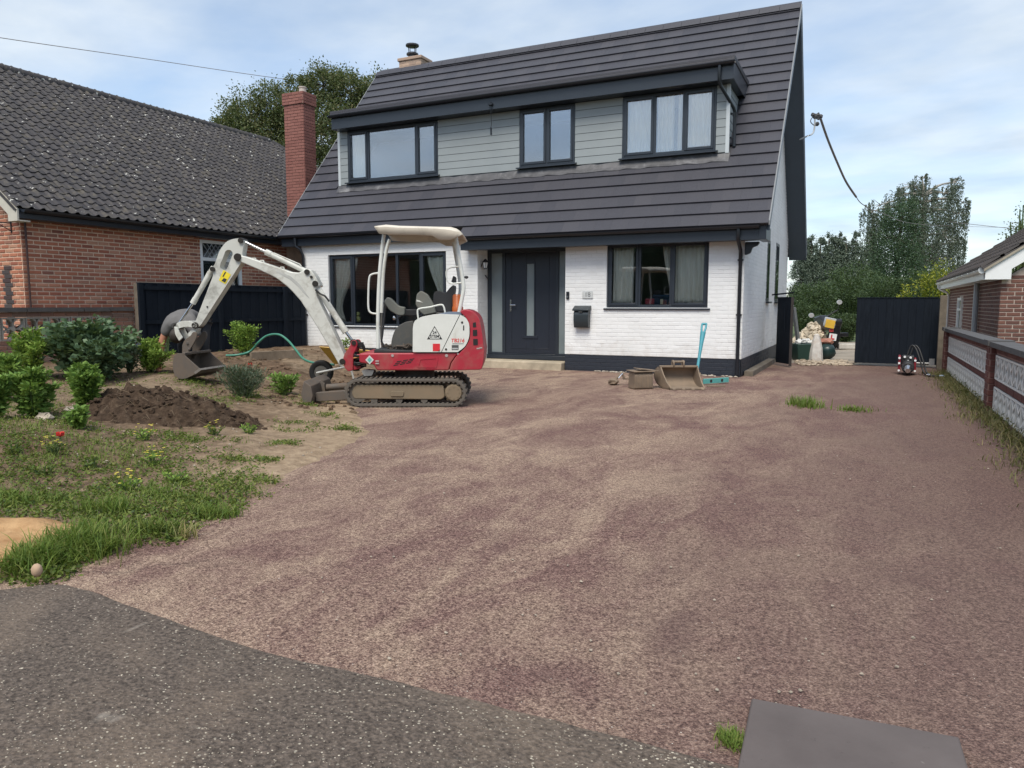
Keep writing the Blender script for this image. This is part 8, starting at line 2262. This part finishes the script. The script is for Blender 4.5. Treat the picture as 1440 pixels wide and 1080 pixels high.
# ---- loose grit on the driveway and white chippings rolled into the road
def chips(name, pts, smin, smax, mat, seed, flat=.35):
    g = np.random.default_rng(seed); n = len(pts); P = np.array(pts); s = g.uniform(smin, smax, n) * g.uniform(.6, 1.2, n); a = g.uniform(0, 6.28, n)
    ring = []
    for k in range(5):
        t = a + k * 1.2566; r = s * g.uniform(.6, 1.15, n); ring.append(P + np.stack([r * np.cos(t), r * np.sin(t) * .8, np.zeros(n)], 1))
    topv = P + np.stack([s * g.normal(size=n) * .2, s * g.normal(size=n) * .2, s * flat], 1)
    V = np.stack(ring + [topv], 1).reshape(-1, 3); b_ = (np.arange(n) * 6)[:, None]
    F = np.concatenate([b_ + np.array([[k, (k + 1) % 5, 5]]) for k in range(5)], 1).reshape(-1, 3)
    link_mesh(name, np_mesh(name, V, F, mat, np.repeat(g.random(n), 5)), kind='stuff')
m_chip = NT('pale_chipping'); m_chip.principled(m_chip.ramp(m_chip.rnd(), [(0, (.17, .145, .115)), (.5, (.38, .335, .26)), (1, (.55, .495, .40))]), .85); m_chip = m_chip.mat
m_grit = NT('dark_grit'); m_grit.principled(m_grit.ramp(m_grit.rnd(), [(0, (.05, .036, .034)), (.5, (.17, .12, .11)), (.8, (.30, .23, .20)), (1, (.55, .50, .44))]), .9); m_grit = m_grit.mat
g = random.Random(99); pts = []
for k in range(9000):
    px, py = g.uniform(-30, 1100), g.uniform(812, 1090); p = onZ(px, py)
    if p.y < road_edge(p.x) - .01: pts.append((p.x, p.y, .003))
chips('road_chippings', pts[:4700], .003, .0078, m_chip, 3, .3)
pts = []
for k in range(15000):
    y = 2.1 + 6.5 * g.random() ** 1.6; x = g.uniform(edge_x(y) + .02, 1.4)
    if y > road_edge(x) + .01 and seen((x, y, 0)): pts.append((x, y, drive_z(x, y) - .001))
chips('driveway_grit', pts, .002, .0055, m_grit, 4, .5)
b = MB()
for k in range(90):
    px, py = g.uniform(450, 1420), g.uniform(540, 1000); p = onZ(px, py)
    if p.y < 2.2 or gdist(p.x, p.y) > 0 or p.x > 1.4: continue
    s_ = g.uniform(.003, .0085); b.blob((p.x, p.y, s_ * .3), (s_, s_ * .8, s_ * .6), k, .3, 6, 4)
obj('loose_stones', b, m_flint, kind='stuff')

# ---- unseen planting added across the road to darken the ground floor window reflections
rows = []
for j in range(9):
    row = []
    for i in range(90):
        x = -34 + 62 * i / 89; t = j / 8; top = 5.6 + 1.3 * nz3(x, 1, .22) + .6 * nz3(x, 2, .9)
        row.append((x, -15 - 1.6 * math.sin(math.pi * min(1, t * .75)) * -1 + .5 * nz3(x, t * 6, .9, 3), top * t))
    rows.append(row)
b = MB(); b.grid(rows); b.grid([[(p[0], -17.5, p[2]) for p in r_] for r_ in rows][::-1]); o = obj('unseen_treeline', b, simple('unseen_planting', (.035, .05, .025), .95, var=.6, scale=1.5, bump=1, bscale=4), smooth=60, kind='stuff')
